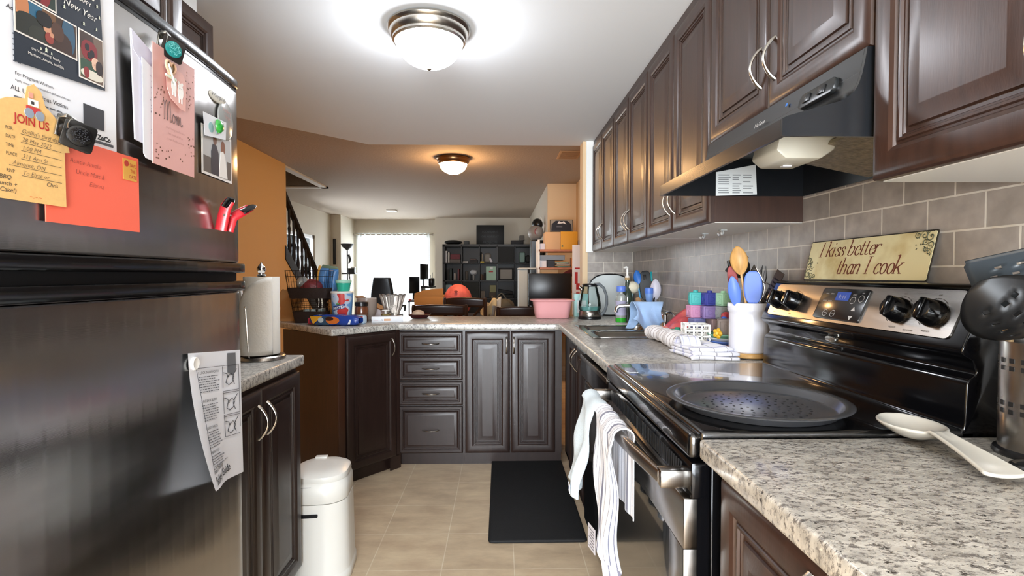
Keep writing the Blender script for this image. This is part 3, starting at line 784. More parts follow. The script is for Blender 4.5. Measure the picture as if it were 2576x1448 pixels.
card_photo(-.071, -.034, .020, .012, ['3d2a1d', ('2b5f7d', .30, .75, .13, .40), ('6b4a2c', .52, .85, .12, .3), ('32556e', .86, .55, .12, .55), ('b9794f', .10, .75, .10, .4), ('24261f', .20, .22, .24, .42), ('2d2f26', .38, .10, .2, .3), ('3a2419', .70, .18, .22, .42), ('c48f70', .50, .46, .07, .13), ('15110f', .44, .70, .13, .22), ('4b3021', .66, .52, .11, .28), ('8d3a30', .52, .22, .07, .16), ('c08a6c', .56, .34, .035, .07)])
card_photo(-.071, .018, -.013, .095, ['24332b', ('1c2a22', .3, .3, .3, .5), ('7d1f22', .62, .28, .26, .34), ('2a1516', .55, .2, .07, .3), ('c99a7c', .62, .66, .10, .12), ('1b1512', .62, .76, .12, .08)])
card_photo(.027, -.056, .068, .012, ['6d5a4c', ('3f2e25', .2, .85, .4, .25), ('7e2226', .40, .64, .36, .22), ('1a1214', .30, .70, .10, .08), ('1a1214', .52, .60, .10, .08), ('1a1214', .40, .54, .09, .07), ('2f4a37', .30, .22, .5, .2), ('d8d3c4', .5, .12, .5, .1), ('8a2a2c', .25, .14, .12, .12), ('d9b39b', .66, .40, .17, .14), ('2b1d18', .82, .34, .16, .16), ('c79a82', .60, .37, .03, .02)])
b = B(plain('e9e6df', .6)); y = -.0013
b.text('Merry', .0135, (.029, y, .082), shear=.25); b.text('Christmas', .0125, (.029, y, .067), shear=.25, off=.0002); b.text('& a HAPPY', .0085, (.029, y, .055), shear=.05); b.text('New Year', .0140, (.029, y, .037), shear=.3)
b.text('the Veenkamp family', .0052, (-.028, y, -.050)); b.text('Matthew, Amelia, and Ella', .0052, (-.028, y, -.058))
b.build('lettering', r)
b = B(plain('d9dfc9', .6))
for (x, z, h) in ((-.006, .045, .006), (.002, .030, .006), (.060, .060, .006), (.064, .045, .005), (-.028, -.0445, .007), (-.036, -.045, .004), (-.020, -.045, .004), (.035, .022, .006), (.058, .024, .005)):
    for k in range(2): b.f([b.v(p) for p in ((x-h*.32, y, z+k*h*.4), (x+h*.32, y, z+k*h*.4), (x, y, z+h*.6+k*h*.4))])
b.build('tree_print', r)
# yellow invitation
YEL = mat('yellow_card', 'e3b774', .6, noise=(160, .05))
r = fridge_thing('invitation_card', 'yellow arched birthday invitation with red JOIN US heading on the freezer door', 'card', 0.7059, 1.3928, .008)
pl = [(-.075, -.075), (.051, -.075), (.050, .002), (.058, .004), (.056, .012), (.048, .020), (.036, .048), (.022, .058), (.016, .076), (.006, .083), (-.004, .076), (-.007, .060), (-.030, .054), (-.06, .036), (-.075, .02)]
sheet(YEL, pl, th=.0009).build('card', r)
b = B(plain('b5342d', .6)); y = -.0014; b.text('JOIN US', .0160, (.002, y, .026), sx=.86, off=.0003); b.build('heading', r)
b = B(plain('4e453b', .7))
for i, (a, t) in enumerate((('FOR', "Griffin's Birthday"), ('DATE', '28 May 2022'), ('TIME', '1:00 PM'), ('PLACE', '311 Ann St'), ('', 'Almonte, ON'), ('RSVP', 'To Elyse or'))):
    z = .0135-.0108*i
    if a: b.text(a, .0062, (-.034, y, z), align='LEFT', sx=.8)
    b.text(t, .0080, (-.013 if a else -.026, y, z), align='LEFT', shear=.25, off=-.0001)
    b.box(-.014 if a else -.030, y, z-.0018, .044, y+.0002, z-.0013)
b.text('Chris', .0080, (.020, y, -.050), align='LEFT', shear=.25); b.text('(BBQ', .0080, (-.046, y, -.050), align='LEFT', shear=.2); b.text('Lunch +', .0080, (-.047, y, -.058), align='LEFT', shear=.2); b.text('Cake!)', .0080, (-.043, y, -.066), align='LEFT', shear=.2)
b.build('handwriting', r)
b = B(plain('d9773d', .6)); b.text('~.~.~', .008, (.005, y, -.070)); b.build('orange_print', r)
b = B(plain('c23b3b', .6)); b.box(-.006, -.0016, .043, .014, -.0012, .052); b.use(plain('8d97a6', .6))
for x in (-.002, .013): b.prism([(x+.0065*math.cos(2*PI*i/16), .0425+.0065*math.sin(2*PI*i/16)) for i in range(16)], -.0019, -.0012, 'xz')
b.use(plain('f2efe8', .6)); b.box(-.003, -.0016, .053, .011, -.0012, .062); b.use(plain('3a3532', .6)); b.box(.001, -.0018, .055, .005, -.0012, .059); b.use(plain('e19a86', .6)); b.box(-.002, -.0017, .063, .004, -.0012, .07)
b.build('tractor_print', r)
# coral envelope
r = fridge_thing('envelope', 'coral red envelope with gold SAVE THE DATE stamp below the yellow invitation', 'envelope', 0.8168, 1.3571, .004)
COR = mat('coral_paper', 'ef6a52', .6)
b = sheet(COR, .178, .125, th=.0016); b.build('envelope_body', r)
b = B(plain('7d3a33', .7)); y = -.0021
b.text('Auntie Amelia', .0100, (-.050, y, .028), align='LEFT', shear=.2, off=-.0002); b.text('Uncle Matt &', .0100, (-.040, y, .013), align='LEFT', shear=.2, off=-.0002); b.text('Elianna', .0100, (-.016, y, -.002), align='LEFT', shear=.25, off=-.0002)
b.build('handwriting', r)
b = B(plain('d9a24a', .5)); b.box(.053, -.0024, .022, .083, -.0016, .057); p = b.build('stamp', r)
b = B(plain('b23a2f', .6)); b.text('SAVE', .0085, (.074, -.0027, .0445), sx=.75); b.text('THE', .0085, (.074, -.0027, .035), sx=.75); b.text('DATE', .0085, (.074, -.0027, .0255), sx=.75); b.build('lettering', p)
b = B(plain('b23a2f', .6)); b.prism([(.060+.005*math.cos(2*PI*i/14), .049+.005*math.sin(2*PI*i/14)) for i in range(14)], -.0028, -.0024, 'xz'); b.build('seal', p)
# clips
CLIPM = mat('clip_metal', 'b9b9b4', .25, 1.)
def clip(label, Y, z, tilt, face, disc, pattern):
    r = fridge_thing('magnet_clip', label, 'magnet', Y, z, .010); r.scale = (.76, .76, .76)
    b = B(CLIPM); b.at((0, 0, 0), ('Y', tilt)); b.box(-.034, -.004, -.012, -.012, -.0, .03, .001); b.box(-.034, -.018, .022, -.012, 0, .03, .001)
    b.tube([(-.022+.006*math.cos(t/10), -.019, .012+.012*math.sin(t/10)) for t in range(0, 40)], .0012, 6); b.build('spring_clip', r)
    b = B(face); b.at((0, -.010, 0), ('Z', -28), ('Y', tilt)); b.prism(rounded(.052, .054, .007, 4), -.016, -.012, 'xz', bev=.0012); p = b.build('plate', r)
    b = B(disc); b.at((0, -.010, 0), ('Z', -28)); b.M = b.M @ Matrix.Translation((0, -.0155, 0)) @ Matrix.Rotation(rad(tilt), 4, 'Y') @ Matrix.Rotation(PI/2, 4, 'X'); b.lathe([(0, .004), (.015, .004), (.019, .0025), (.020, 0), (.020, -.003)], seg=30); q = b.build('cap', p)
    b = B(pattern); b.at((0, -.010, 0), ('Z', -28)); b.M = b.M @ Matrix.Translation((0, -.0198, 0)) @ Matrix.Rotation(rad(tilt), 4, 'Y'); rr = random.Random(int(Y*100))
    for i in range(7):
        a = 2*PI*i/6 if i < 6 else 0; rd = .0105 if i < 6 else 0; cx, cz = rd*math.cos(a), rd*math.sin(a)
        for k in range(5):
            t = rad(72*k+20*i); b.f([b.v(pt) for pt in ((cx, 0, cz), (cx+.0045*math.cos(t-.3), -.0006, cz+.0045*math.sin(t-.3)), (cx+.0052*math.cos(t), -.0004, cz+.0052*math.sin(t)), (cx+.0045*math.cos(t+.3), -.0006, cz+.0045*math.sin(t+.3)))])
    join(q, b.build('flower_print', q))
clip('silver clip magnet with round black patterned cap beside the invitation', 0.7640, 1.4194, 14, mat('dark_nickel', '4a4a4a', .2, .9), mat('black_cap', '0c0c0d', .15, coat=.6), mat('black_relief', '2c2c2e', .2))
clip('dark clip magnet with round teal flower cap above the pink card', 0.9778, 1.6342, 14, mat('dark_plate', '2b2624', .3, .3), mat('teal_cap', '1d6e6b', .2, coat=.5), mat('light_teal', '5aa3a0', .4))
# white envelope and patterned card behind the pink card
r = fridge_thing('envelope', 'white opened envelope hanging left of the pink card', 'envelope', 0.9132, 1.5398, .010)
b = sheet(mat('lilac_white_paper', 'dcdbe8', .7), [(-.028, .092), (.032, .070), (.030, -.095), (-.022, -.090)], th=.002); b.build('envelope_body', r)
b = sheet(mat('lilac_white_flap', 'd2d1e2', .7), [(-.028, .092), (.032, .070), (.030, .035), (.0, .042), (-.024, .060)], th=.0006, off=.0022); b.build('flap', r)
r = fridge_thing('greeting_card', 'white card with fine grey leaf pattern peeping out behind the pink card', 'card', 0.9300, 1.5151, .0145)
sheet(PAPER, [(-.024, .078), (.024, .062), (.026, -.096), (-.018, -.092), (-.024, -.085)], th=.0012).build('card', r)
b = B(mat('leaf_grey', '8b8ea0', .7)); rr = random.Random(5)
for i in range(120):
    x = -.004+.024*rr.random(); z = -.088+.145*rr.random(); t = rr.random()*6.28; l = .004
    b.f([b.v(pt) for pt in ((x, -.0015, z), (x+l*.5*math.cos(t-.4), -.0015, z+l*.5*math.sin(t-.4)), (x+l*math.cos(t), -.0015, z+l*math.sin(t)), (x+l*.5*math.cos(t+.4), -.0015, z+l*.5*math.sin(t+.4)))])
b.build('leaf_print', r)
# pink card
r = fridge_thing('greeting_card', 'pink card lettered Mom under the teal clip magnet', 'card', 0.9872, 1.5226, .019)
PNK = mat('pink_card', 'd8a49d', .6)
sheet(PNK, [(-.062, .106), (.067, .108), (.060, -.108), (-.066, -.106)], th=.0012).build('card', r)
def script_M(b, x, z, s, y):
    pts = [(-.5, .75), (-.42, .9), (-.36, .6), (-.38, 0), (-.3, .7), (-.2, .95), (-.13, .6), (-.16, 0), (-.06, .7), (.04, .95), (.1, .55), (.08, .1), (.14, -.02), (.22, .15), (.32, .42), (.42, .35), (.44, .1), (.34, -.02), (.25, .12), (.3, .38), (.46, .36), (.55, .2), (.58, .42), (.6, 0), (.66, .36), (.73, .42), (.75, 0), (.82, .36), (.89, .42), (.92, .05), (1.0, .0), (1.08, .15)]
    P = []
    for i in range(len(pts)-1):
        p0, p1, p2, p3 = pts[max(0, i-1)], pts[i], pts[i+1], pts[min(len(pts)-1, i+2)]
        for k in range(5):
            t = k/5
            P.append(tuple(.5*((2*p1[j])+(-p0[j]+p2[j])*t+(2*p0[j]-5*p1[j]+4*p2[j]-p3[j])*t*t+(-p0[j]+3*p1[j]-3*p2[j]+p3[j])*t**3) for j in (0, 1)))
    b.tube([(x+px*s, y, z+pz*s) for px, pz in P], .00045, 5)
b = B(plain('5d4a48', .6)); script_M(b, -.018, -.020, .038, -.0016); b.build('lettering', r)
b = B(plain('b08680', .7))
for i, t in enumerate(('your loving tenderness', 'has made all of us', 'a wee family of love')): b.text(t, .0062, (0, -.0016, -.034-.010*i), shear=.2, off=-.0001)
b.build('verse', r)
b = B(mat('gold_foil', '7b5b4a', .3, .7)); rr = random.Random(11)
for i in range(70):
    k = i % 3
    x, z = ((.03+.03*rr.random(), .02+.07*rr.random()), (-.06+.028*rr.random(), -.02+.06*rr.random()), (-.058+.09*rr.random()**1.5, -.10+.03*rr.random()))[k] if i < 55 else (.035+.025*rr.random(), -.07+.04*rr.random())
    b.box(x, -.0016, z, x+.0018, -.0012, z+.0024)
b.build('foil_flecks', r)
# wooden heart magnet + bear sticker card
r = fridge_thing('heart_magnet', 'small open wooden heart magnet at the top of the pink card', 'magnet', 0.9656, 1.5971, .024)
hp_ = [(.014*math.sin(t)**3, .001*(13*math.cos(t)-5*math.cos(2*t)-2*math.cos(3*t)-math.cos(4*t))*.95) for t in [2*PI*i/30 for i in range(30)]]
b = B(plain('c9a184', .5)); b.tube([(x, -.003, z) for x, z in hp_], .0024, 6, closed=True); b.build('heart_frame', r)
b = B(plain('7a5d2c', .5)); b.prism([(x*.85, z*.85) for x, z in hp_], -.003, -.001, 'xz'); b.build('heart_inset', r)
b = B(plain('d6e2cc', .5)); b.box(-.018, -.006, -.019, .012, -.003, -.0155); b.tube([(-.012, -.0065, .004), (.006, -.0065, -.028)], .0016, 6); b.build('cross_sticks', r)
r = fridge_thing('gift_tag', 'pink tag with two white bears on the pink Mom card', 'card', 0.9829, 1.5672, .024)
sheet(plain('e0a89c', .6), [(-.026, .018), (-.014, .033), (.020, .036), (.034, .022), (.030, -.034), (.016, -.034), (-.016, -.022), (-.026, -.006)], th=.001).build('tag_body', r)
b = B(plain('f4f1ec', .6))
for (x, z, s) in ((-.006, .002, .85), (.014, -.002, 1.)):
    b.prism([(x+.0085*s*math.cos(t), z+(.016*s if math.sin(t) > 0 else .014*s)*math.sin(t)) for t in [2*PI*i/22 for i in range(22)]], -.0018, -.001, 'xz')
    for d in (-.0055, .0055):
        b.prism([(x+d+.003*math.cos(2*PI*i/10), z+.0155*s+.003*math.sin(2*PI*i/10)) for i in range(10)], -.0017, -.001, 'xz'); b.box(x+d*.7-.0015, -.0017, z-.021*s, x+d*.7+.0015, -.001, z-.010*s)
b.use(plain('4c4744', .6))
for (x, z) in ((-.006, .006), (.014, .003)):
    for d in (-.003, .003): b.box(x+d-.0007, -.0021, z, x+d+.0007, -.0018, z+.0016)
b.build('bear_print', r)
# right cluster
r = fridge_thing('photo', 'wedding photo with white border at the right edge of the freezer door', 'photo', 1.1773, 1.4887, .003)
sheet(plain('ecebe9', .4), .140, .104).build('print', r)
b = B(plain('b9bdc0', .4)); b.box(-.063, -.0011, -.046, .064, -.0007, .046); b.use(plain('5a5450', .5)); b.box(-.063, -.0013, -.046, -.03, -.0007, -.012); b.box(.045, -.0013, -.046, .064, -.0007, -.005)
b.use(plain('1d2436', .5)); b.prism([(-.030, -.046), (.006, -.046), (.004, .004), (-.006, .020), (-.022, .020), (-.030, .002)], -.0016, -.0007, 'xz'); b.use(plain('6d4a3a', .5)); b.prism([(-.012+.008*math.cos(2*PI*i/14), .030+.011*math.sin(2*PI*i/14)) for i in range(14)], -.0016, -.0007, 'xz')
b.use(plain('e9e6e2', .5)); b.prism([(.004, -.046), (.046, -.046), (.036, .002), (.026, .014), (.014, .010)], -.0018, -.0007, 'xz'); b.use(plain('7b4a34', .5)); b.prism([(.026+.010*math.cos(2*PI*i/14), .022+.015*math.sin(2*PI*i/14)) for i in range(14)], -.0017, -.0007, 'xz')
b.build('picture', r)
r = fridge_thing('magnet', 'clear wavy plastic magnet with faint pink lettering under the oval badge', 'magnet', 1.2181, 1.5769, .002)
b = B(mat('clear_plastic', 'dfe2df', .15, trans=.55)); rr = random.Random(2); b.prism([(.036*math.cos(2*PI*i/26)*(1+.07*rr.random()), .042*math.sin(2*PI*i/26)*(1+.07*rr.random())) for i in range(26)], -.004, 0, 'xz', bev=.001); b.build('plate', r)
b = B(plain('b98d85', .6)); b.text('HAPPY', .014, (.004, -.0044, .016), tilt=6); b.text('TIMES', .013, (.004, -.0044, .003), tilt=6); b.build('lettering', r)
r = fridge_thing('note_card', 'small white card held by the round green magnet', 'card', 1.1610, 1.5438, .008)
sheet(PAPER, [(-.054, .020), (.050, .027), (.046, -.014), (-.048, -.028)], th=.0009).build('card', r)
b = B(plain('8fb7b9', .6)); b.prism([(-.022+.011*math.cos(2*PI*i/16), -.004+.011*math.sin(2*PI*i/16)) for i in range(16)], -.0014, -.0009, 'xz'); b.tube([(.0, -.0014, -.012), (.006, -.0014, 0), (.001, -.0014, .008), (.010, -.0014, .012)], .0006, 4); b.build('leaf_print', r)
r = fridge_thing('magnet', 'small round green glass magnet on the white note card', 'magnet', 1.1701, 1.5504, .0105)
b = B(mat('green_glass', '2fa03c', .08, coat=1., noise=(120, .4))); b.at((0, 0, 0), ('X', 90)); b.lathe([(.0155, 0), (.015, .003), (.011, .007), (.005, .009), (0, .0095)], seg=20); b.build('dome', r)
# red chip clip
r = fridge_thing('chip_clip', 'red spring clip with black grips sticking out from the freezer door', 'clip', 1.1729, 1.3501, .009)
RED = mat('red_clip_plastic', 'b3202a', .25, coat=.3)
for s in (0, 1):
    b = B(RED); P = [(-.006, -.004, -.030), (-.006, -.010, 0), (-.010, -.018, .022), (-.012, -.028, .036)] if s == 0 else [(.010, -.012, -.030), (.012, -.020, 0), (.026, -.034, .014), (.050, -.045, .028)]
    b.tube(P, [1, 1, .95, .8], prof=[(.013*math.cos(2*PI*i/12), .005*math.sin(2*PI*i/12)) for i in range(12)]); a_ = b.build('jaw', r)
    b = B(BLACK); Q = [P[2], P[3], tuple(Vector(P[3])+(Vector(P[3])-Vector(P[2]))*.35)]
    b.tube(Q, [1, 1, .7], prof=[(.0145*math.cos(2*PI*i/12), .0065*math.sin(2*PI*i/12)) for i in range(12)]); b.build('grip', a_)
B(NICK).tube([(-.012, -.014, .004), (.020, -.022, .004)], .003, 8).build('pin', r)
# choking guide on the lower door: hangs from a magnet, lower left corner curls away
r = fridge_thing('document', 'white choking safety guide sheet curling off the lower refrigerator door', 'paper', 1.1622, 0.9008, .0015)
def guide(u, v):
    c = v**1.8; l = (1-u)**1.25
    return (-.120+.238*u, -.002-.046*c*l-.004*math.sin(u*7+1)*v, .164-.28*v-.027*u-.022*u*v)
b = B(PAPER); b.grid(guide, 24, 24); b.build('sheet', r, recalc=False)
def gpt(u, v, o=.0012):
    p = Vector(guide(u, v)); a = Vector(guide(min(1, u+.01), v))-Vector(guide(max(0, u-.01), v)); c = Vector(guide(u, min(1, v+.01)))-Vector(guide(u, max(0, v-.01)))
    n = a.cross(c); n.normalize(); n = n if n.y < 0 else -n
    return p+n*o
def gtext(b, body, size, u, v, ang=0, off=0):
    """lettering bent onto the curled sheet"""
    t = B(INK); t.text(body, size, (0, 0, 0), align='LEFT', off=off)
    bmesh.ops.subdivide_edges(t.bm, edges=[e for e in t.bm.edges if e.calc_length() > .012], cuts=2)
    mp = {}
    ca, sa = math.cos(rad(ang)), math.sin(rad(ang))
    for w in t.bm.verts:
        x, z = w.co.x*ca-w.co.z*sa, w.co.x*sa+w.co.z*ca
        mp[w] = b.v(gpt(min(1, max(0, u+x/.236)), min(1, max(0, v-z/.315))))
    for f in t.bm.faces: b.f([mp[w] for w in f.verts])
    t.bm.free()
def gline(b, P, rr=.0005): b.tube([gpt(u, v) for u, v in P], rr, 4)
b = B(INK)
for t, v in (('1. LOOK INSIDE MOUTH', .16), ('2. FIVE BACK BLOWS', .37), ('3. CHEST THRUSTS', .57), ('4. REPEAT CYCLE', .75)): gtext(b, t, .0085, .13, v)
gtext(b, 'Infant Choking', .014, .10, .895, 5); gtext(b, 'Safety Guide', .026, .10, .975, 6, .0003)
b.build('lettering', r)
b = B(SOFT)
rr = random.Random(9)
for v0, n in ((.185, 7), (.395, 7), (.595, 7), (.772, 5)):
    for i in range(n):
        u = .14; ue = .52-.12*rr.random()
        while u < ue:
            w = .02+.035*rr.random(); v = v0+i*.0185
            b.f([b.v(gpt(*q)) for q in ((u, v), (u+w, v), (u+w, v-.006), (u, v-.006))]); u += w+.012
b.build('text_lines', r)
b = B(INK)
gline(b, [(.11, .115), (.94, .115), (.94, .62)]); gline(b, [(.11, .115), (.11, .86), (.6, .83)])
for v in (.315, .33, .50, .515): gline(b, [(.60, v), (.93, v)])
for v in (.67,): gline(b, [(.60, v), (.93, v)])
for (v0) in (.15, .35, .53):
    gline(b, [(.60, v0-.03), (.60, v0+.14)])
    gline(b, [(.66, v0+.10), (.70, v0+.05), (.78, v0+.03), (.83, v0+.06), (.80, v0+.10), (.72, v0+.12), (.66, v0+.10)], .0007)
    gline(b, [(.90, v0), (.84, v0+.03), (.80, v0+.07), (.84, v0+.12)], .0007); gline(b, [(.62, v0+.02), (.68, v0+.03), (.72, v0+.06)], .0007)
b.build('drawing_lines', r)
b = B(plain('6a6c70', .6)); b.f([b.v(gpt(*q)) for q in ((.70, .02), (.88, .02), (.88, .17), (.80, .2), (.70, .17))]); b.build('printed_photo', r)
r = fridge_thing('magnet', 'small round white magnet holding up the choking guide', 'magnet', 1.0629, 1.0409, .003)
b = B(WPLA); b.at((0, 0, 0), ('X', 90)); b.lathe([(.0135, 0), (.0135, .006), (.0115, .008), (.009, .0072), (0, .0072)], seg=24); b.build('disc', r)

for o in [o for o in COL.objects if o.get('category') in ('paper', 'card', 'envelope', 'photo', 'magnet') and o.parent is None and o.type == 'EMPTY']:
    merge_prints(o)
# ------------------------------------------------------------------ things on the range and its handle
pan = thing('pizza_pan', 'round dark perforated pizza pan lying on the glass cooktop', 'pan', (.572, 1.140, .9262))
PANM = mat('dark_nonstick', '66676b', .22, .65)
b = B(PANM); b.lathe([(0, .003), (.155, .003), (.160, .005), (.170, .020), (.174, .022), (.188, .0225), (.1905, .021), (.1900, .0195), (.175, .019), (.172, .017), (.163, .002), (.158, 0), (0, 0)], seg=72); b.build('pan_body', pan)
b = B(BLACKM)
for rr_ in (.03, .05, .07, .09, .11):
    m_ = int(rr_*2*PI/.021)
    for i in range(m_):
        a = 2*PI*i/m_ + rr_*20; c0, s0 = math.cos(a)*rr_, math.sin(a)*rr_
        b.f([b.v((c0+.0030*math.cos(2*PI*k/8), s0+.0030*math.sin(2*PI*k/8), .0033)) for k in range(8)])
join(pan.children[0], b.build('print', pan))

def stripe_mat(name, base, stripes, rough=.9, axis=0):
    """woven cloth with stripes given as (centre, halfwidth, colour) along the UV axis"""
    m, N, L, p = nodes_mat(name)
    uv = N.new('ShaderNodeUVMap'); sp = N.new('ShaderNodeSeparateXYZ'); L.new(uv.outputs[0], sp.inputs[0])
    cur = None
    for (c, hw, col, *ax_) in stripes:
        d = math_n(N, L, 'ABSOLUTE', math_n(N, L, 'SUBTRACT', sp.outputs[ax_[0] if ax_ else axis], c), None)
        fac = math_n(N, L, 'LESS_THAN', d, hw)
        x = N.new('ShaderNodeMix'); x.data_type = 'RGBA'; L.new(fac, x.inputs[0])
        if cur is None: x.inputs[6].default_value = (*lin(base), 1)
        else: L.new(cur, x.inputs[6])
        x.inputs[7].default_value = (*lin(col), 1); cur = x.outputs[2]
    L.new(cur, p.inputs['Base Color']); p.inputs['Roughness'].default_value = rough; p.inputs['Sheen Weight'].default_value = .2
    tc = N.new('ShaderNodeTexCoord'); n = N.new('ShaderNodeTexNoise'); n.inputs['Scale'].default_value = 350; L.new(tc.outputs['Object'], n.inputs['Vector'])
    bp = N.new('ShaderNodeBump'); bp.inputs['Strength'].default_value = .35; bp.inputs['Distance'].default_value = .002; L.new(n.outputs[0], bp.inputs['Height']); L.new(bp.outputs[0], p.inputs['Normal'])
    return m
TERRY = mat('pale_blue_terry', 'd3e0e6', .95, sheen=.3, bump=(420, 1.))
st_ = []
for i, (c, w) in enumerate(((.03, .006), (.09, .004), (.13, .004), (.20, .022), (.27, .004), (.34, .006), (.38, .004), (.47, .004), (.55, .004), (.62, .022), (.70, .004), (.76, .004), (.83, .006), (.9, .004), (.97, .008))): st_.append((c, w, '6a6a7c'))
STRIPED = stripe_mat('white_grey_striped_cotton', 'e8e7ec', st_)
def hang(name, label, m, yc, w0, w1, lf, lb, xh, zh, amp, k, flare, skew=0., rad_=.024, tip=0., ph=0., th=.004):
    """towel thrown over the oven handle (bar along Y at X=xh): front fall lf, back fall lb, folds deepen downwards"""
    r = thing(name, label, 'towel', (xh, yc, zh))
    tot = lf + PI*rad_ + lb
    def fn(u, v, o=0):
        s = v*tot; w = w0
        f = (u-.5)
        if s < lf:
            t = 1-s/lf; x = -rad_ - flare*t - amp*(t**.7)*math.sin(2*PI*k*u+ph)*(.6+.4*math.sin(5*u+ph)) - .006*math.sin(9*t+4*u); z = -(lf-s)
            w = w0+(w1-w0)*t**.8; z += -tip*t*(.5-abs(f-.1))*1.2; y = f*w+skew*t
        elif s < lf+PI*rad_:
            a = (s-lf)/rad_; q = rad_*(1+.10*math.sin(2*PI*k*u+ph)); x = -q*math.cos(a); z = q*math.sin(a)*.9; y = f*w
        else:
            t = (s-lf-PI*rad_)/lb; x = rad_+.004*math.sin(2*PI*k*u)*t; z = -t*lb; y = f*w
        return (x+o, y, z)
    b = B(m); b.grid(fn, 60, 60, uv=True)
    ob = b.build('cloth', r, recalc=False, ang=180)
    md = ob.modifiers.new('thick', 'SOLIDIFY'); md.thickness = th; md.offset = 0
    return r, fn
HX, HZ = .290, .830
t1, f1 = hang('hand_towel', 'pale blue terry towel at the far end of the oven door handle', TERRY, 1.550, .18, .165, .255, .16, HX, HZ, .020, 1.3, .040, .0, th=.007)
b = B(PAPER); p0 = Vector(f1(.12, .05)); b.box(p0.x-.012, p0.y-.012, p0.z-.01, p0.x-.0105, p0.y+.016, p0.z+.014); b.use(plain('3b4a78', .6)); b.box(p0.x-.0125, p0.y-.008, p0.z-.004, p0.x-.012, p0.y+.010, p0.z+.006); b.build('care_tag', t1)
t2, f2 = hang('dish_towel', 'white and grey striped dish towel bunched over the oven door handle', STRIPED, 1.345, .25, .17, .30, .20, HX+.006, HZ, .022, 3.2, .004, -.075, tip=.26, ph=1., th=.003)
b = B(plain('c9c6cc', .7)); p0 = Vector(f2(.97, .06)); b.at(p0, ('Z', 12)); b.box(-.012, -.004, -.055, -.011, .046, .012); b.use(plain('77747c', .7))
for i in range(7): b.box(-.0125, .002, -.048+i*.008, -.012, .038-.006*(i % 3), -.0455+i*.008)
b.build('paper_label', t2)

# ------------------------------------------------------------------ sign on the backguard
GL = {'I': (.62, [[(.2, 0), (.2, 1.7)], [(-.02, 0), (.42, 0)], [(-.02, 1.7), (.42, 1.7)]]),
      'k': (.84, [[(0, 0), (0, 1.75)], [(-.2, 1.68), (0, 1.75)], [(0, .45), (.3, .72), (.55, 1)], [(.2, .62), (.36, .34), (.58, 0)], [(-.15, 0), (.15, 0)], [(.42, 0), (.74, 0)], [(.35, 1), (.68, 1)]]),
      'i': (.42, [[(0, 0), (0, 1)], [(-.16, .94), (0, 1)], [(-.14, 0), (.16, 0)], [(.0, 1.38), (0, 1.52)]]),
      's': (.60, [[(.42, .74), (.38, .93), (.22, 1.0), (.06, .9), (.04, .72), (.16, .58), (.34, .44), (.43, .24), (.34, .04), (.16, -.02), (.0, .08), (-.02, .25)]]),
      'b': (.78, [[(0, .05), (0, 1.75)], [(-.2, 1.68), (0, 1.75)], [(0, .7), (.18, .95), (.4, .98), (.56, .75), (.56, .4), (.42, .06), (.2, -.03), (0, .1)]]),
      'e': (.66, [[(.06, .54), (.52, .56), (.48, .85), (.3, 1.0), (.1, .85), (.02, .5), (.08, .16), (.28, -.02), (.46, .06), (.54, .2)]]),
      't': (.50, [[(.1, 1.4), (.1, .25), (.16, .04), (.28, 0), (.42, .1)], [(-.1, .98), (.38, .98)]]),
      'r': (.56, [[(0, 0), (0, 1)], [(-.17, .94), (0, 1)], [(0, .68), (.14, .92), (.3, 1.), (.42, .96), (.42, .84)], [(-.14, 0), (.18, 0)]]),
      'h': (.78, [[(0, 0), (0, 1.75)], [(-.2, 1.68), (0, 1.75)], [(0, .65), (.16, .9), (.32, 1.0), (.46, .9), (.5, .65), (.5, 0)], [(-.14, 0), (.15, 0)], [(.36, 0), (.66, 0)]]),
      'n': (.78, [[(0, 0), (0, 1)], [(-.17, .94), (0, 1)], [(0, .65), (.16, .9), (.32, 1.0), (.46, .9), (.5, .65), (.5, 0)], [(-.14, 0), (.15, 0)], [(.36, 0), (.66, 0)]]),
      'a': (.76, [[(.5, 1), (.5, .12), (.56, 0), (.68, .08)], [(.5, .8), (.36, .98), (.2, .98), (.05, .7), (.03, .35), (.12, .04), (.28, -.02), (.5, .25)]]),
      'c': (.62, [[(.5, .74), (.46, .93), (.3, 1.), (.1, .84), (.02, .48), (.08, .14), (.28, -.02), (.44, .04), (.52, .2)]]),
      'o': (.70, [[(.3, 1), (.1, .86), (.03, .5), (.1, .14), (.28, -.02), (.48, .14), (.55, .5), (.48, .86), (.3, 1)]])}
def smooth(P, n=6):
    if len(P) < 3: return P
    o = []
    for i in range(len(P)-1):
        p0, p1, p2, p3 = P[max(0, i-1)], P[i], P[i+1], P[min(len(P)-1, i+2)]
        for k in range(n):
            t = k/n; o.append(tuple(.5*((2*p1[j])+(-p0[j]+p2[j])*t+(2*p0[j]-5*p1[j]+4*p2[j]-p3[j])*t*t+(-p0[j]+3*p1[j]-3*p2[j]+p3[j])*t**3) for j in (0, 1)))
    return o+[P[-1]]
def nib_text(b, s, x, z, size, y, slant=.24, thick=.070, sx=1.28):
    for chx in s:
        if chx == ' ': x += .42*size*sx; continue
        adv, strokes = GL[chx]
        for S in strokes:
            P = [(x+(px*sx+pz*slant)*size, z+pz*size) for px, pz in smooth(S)]
            for (a, c) in zip(P, P[1:]):
                dx, dz = c[0]-a[0], c[1]-a[1]; l = math.hypot(dx, dz) or 1
                t = (thick*abs(dz)/l+.020)*size; nx, nz = -dz/l*t, dx/l*t
                ex, ez = dx/l*t*.15, dz/l*t*.15
                b.f([b.v(q) for q in ((a[0]+nx-ex, y, a[1]+nz-ez), (a[0]-nx-ex, y, a[1]-nz-ez), (c[0]-nx+ex, y, c[1]-nz+ez), (c[0]+nx+ex, y, c[1]+nz+ez))])
        x += adv*size*sx
    return x
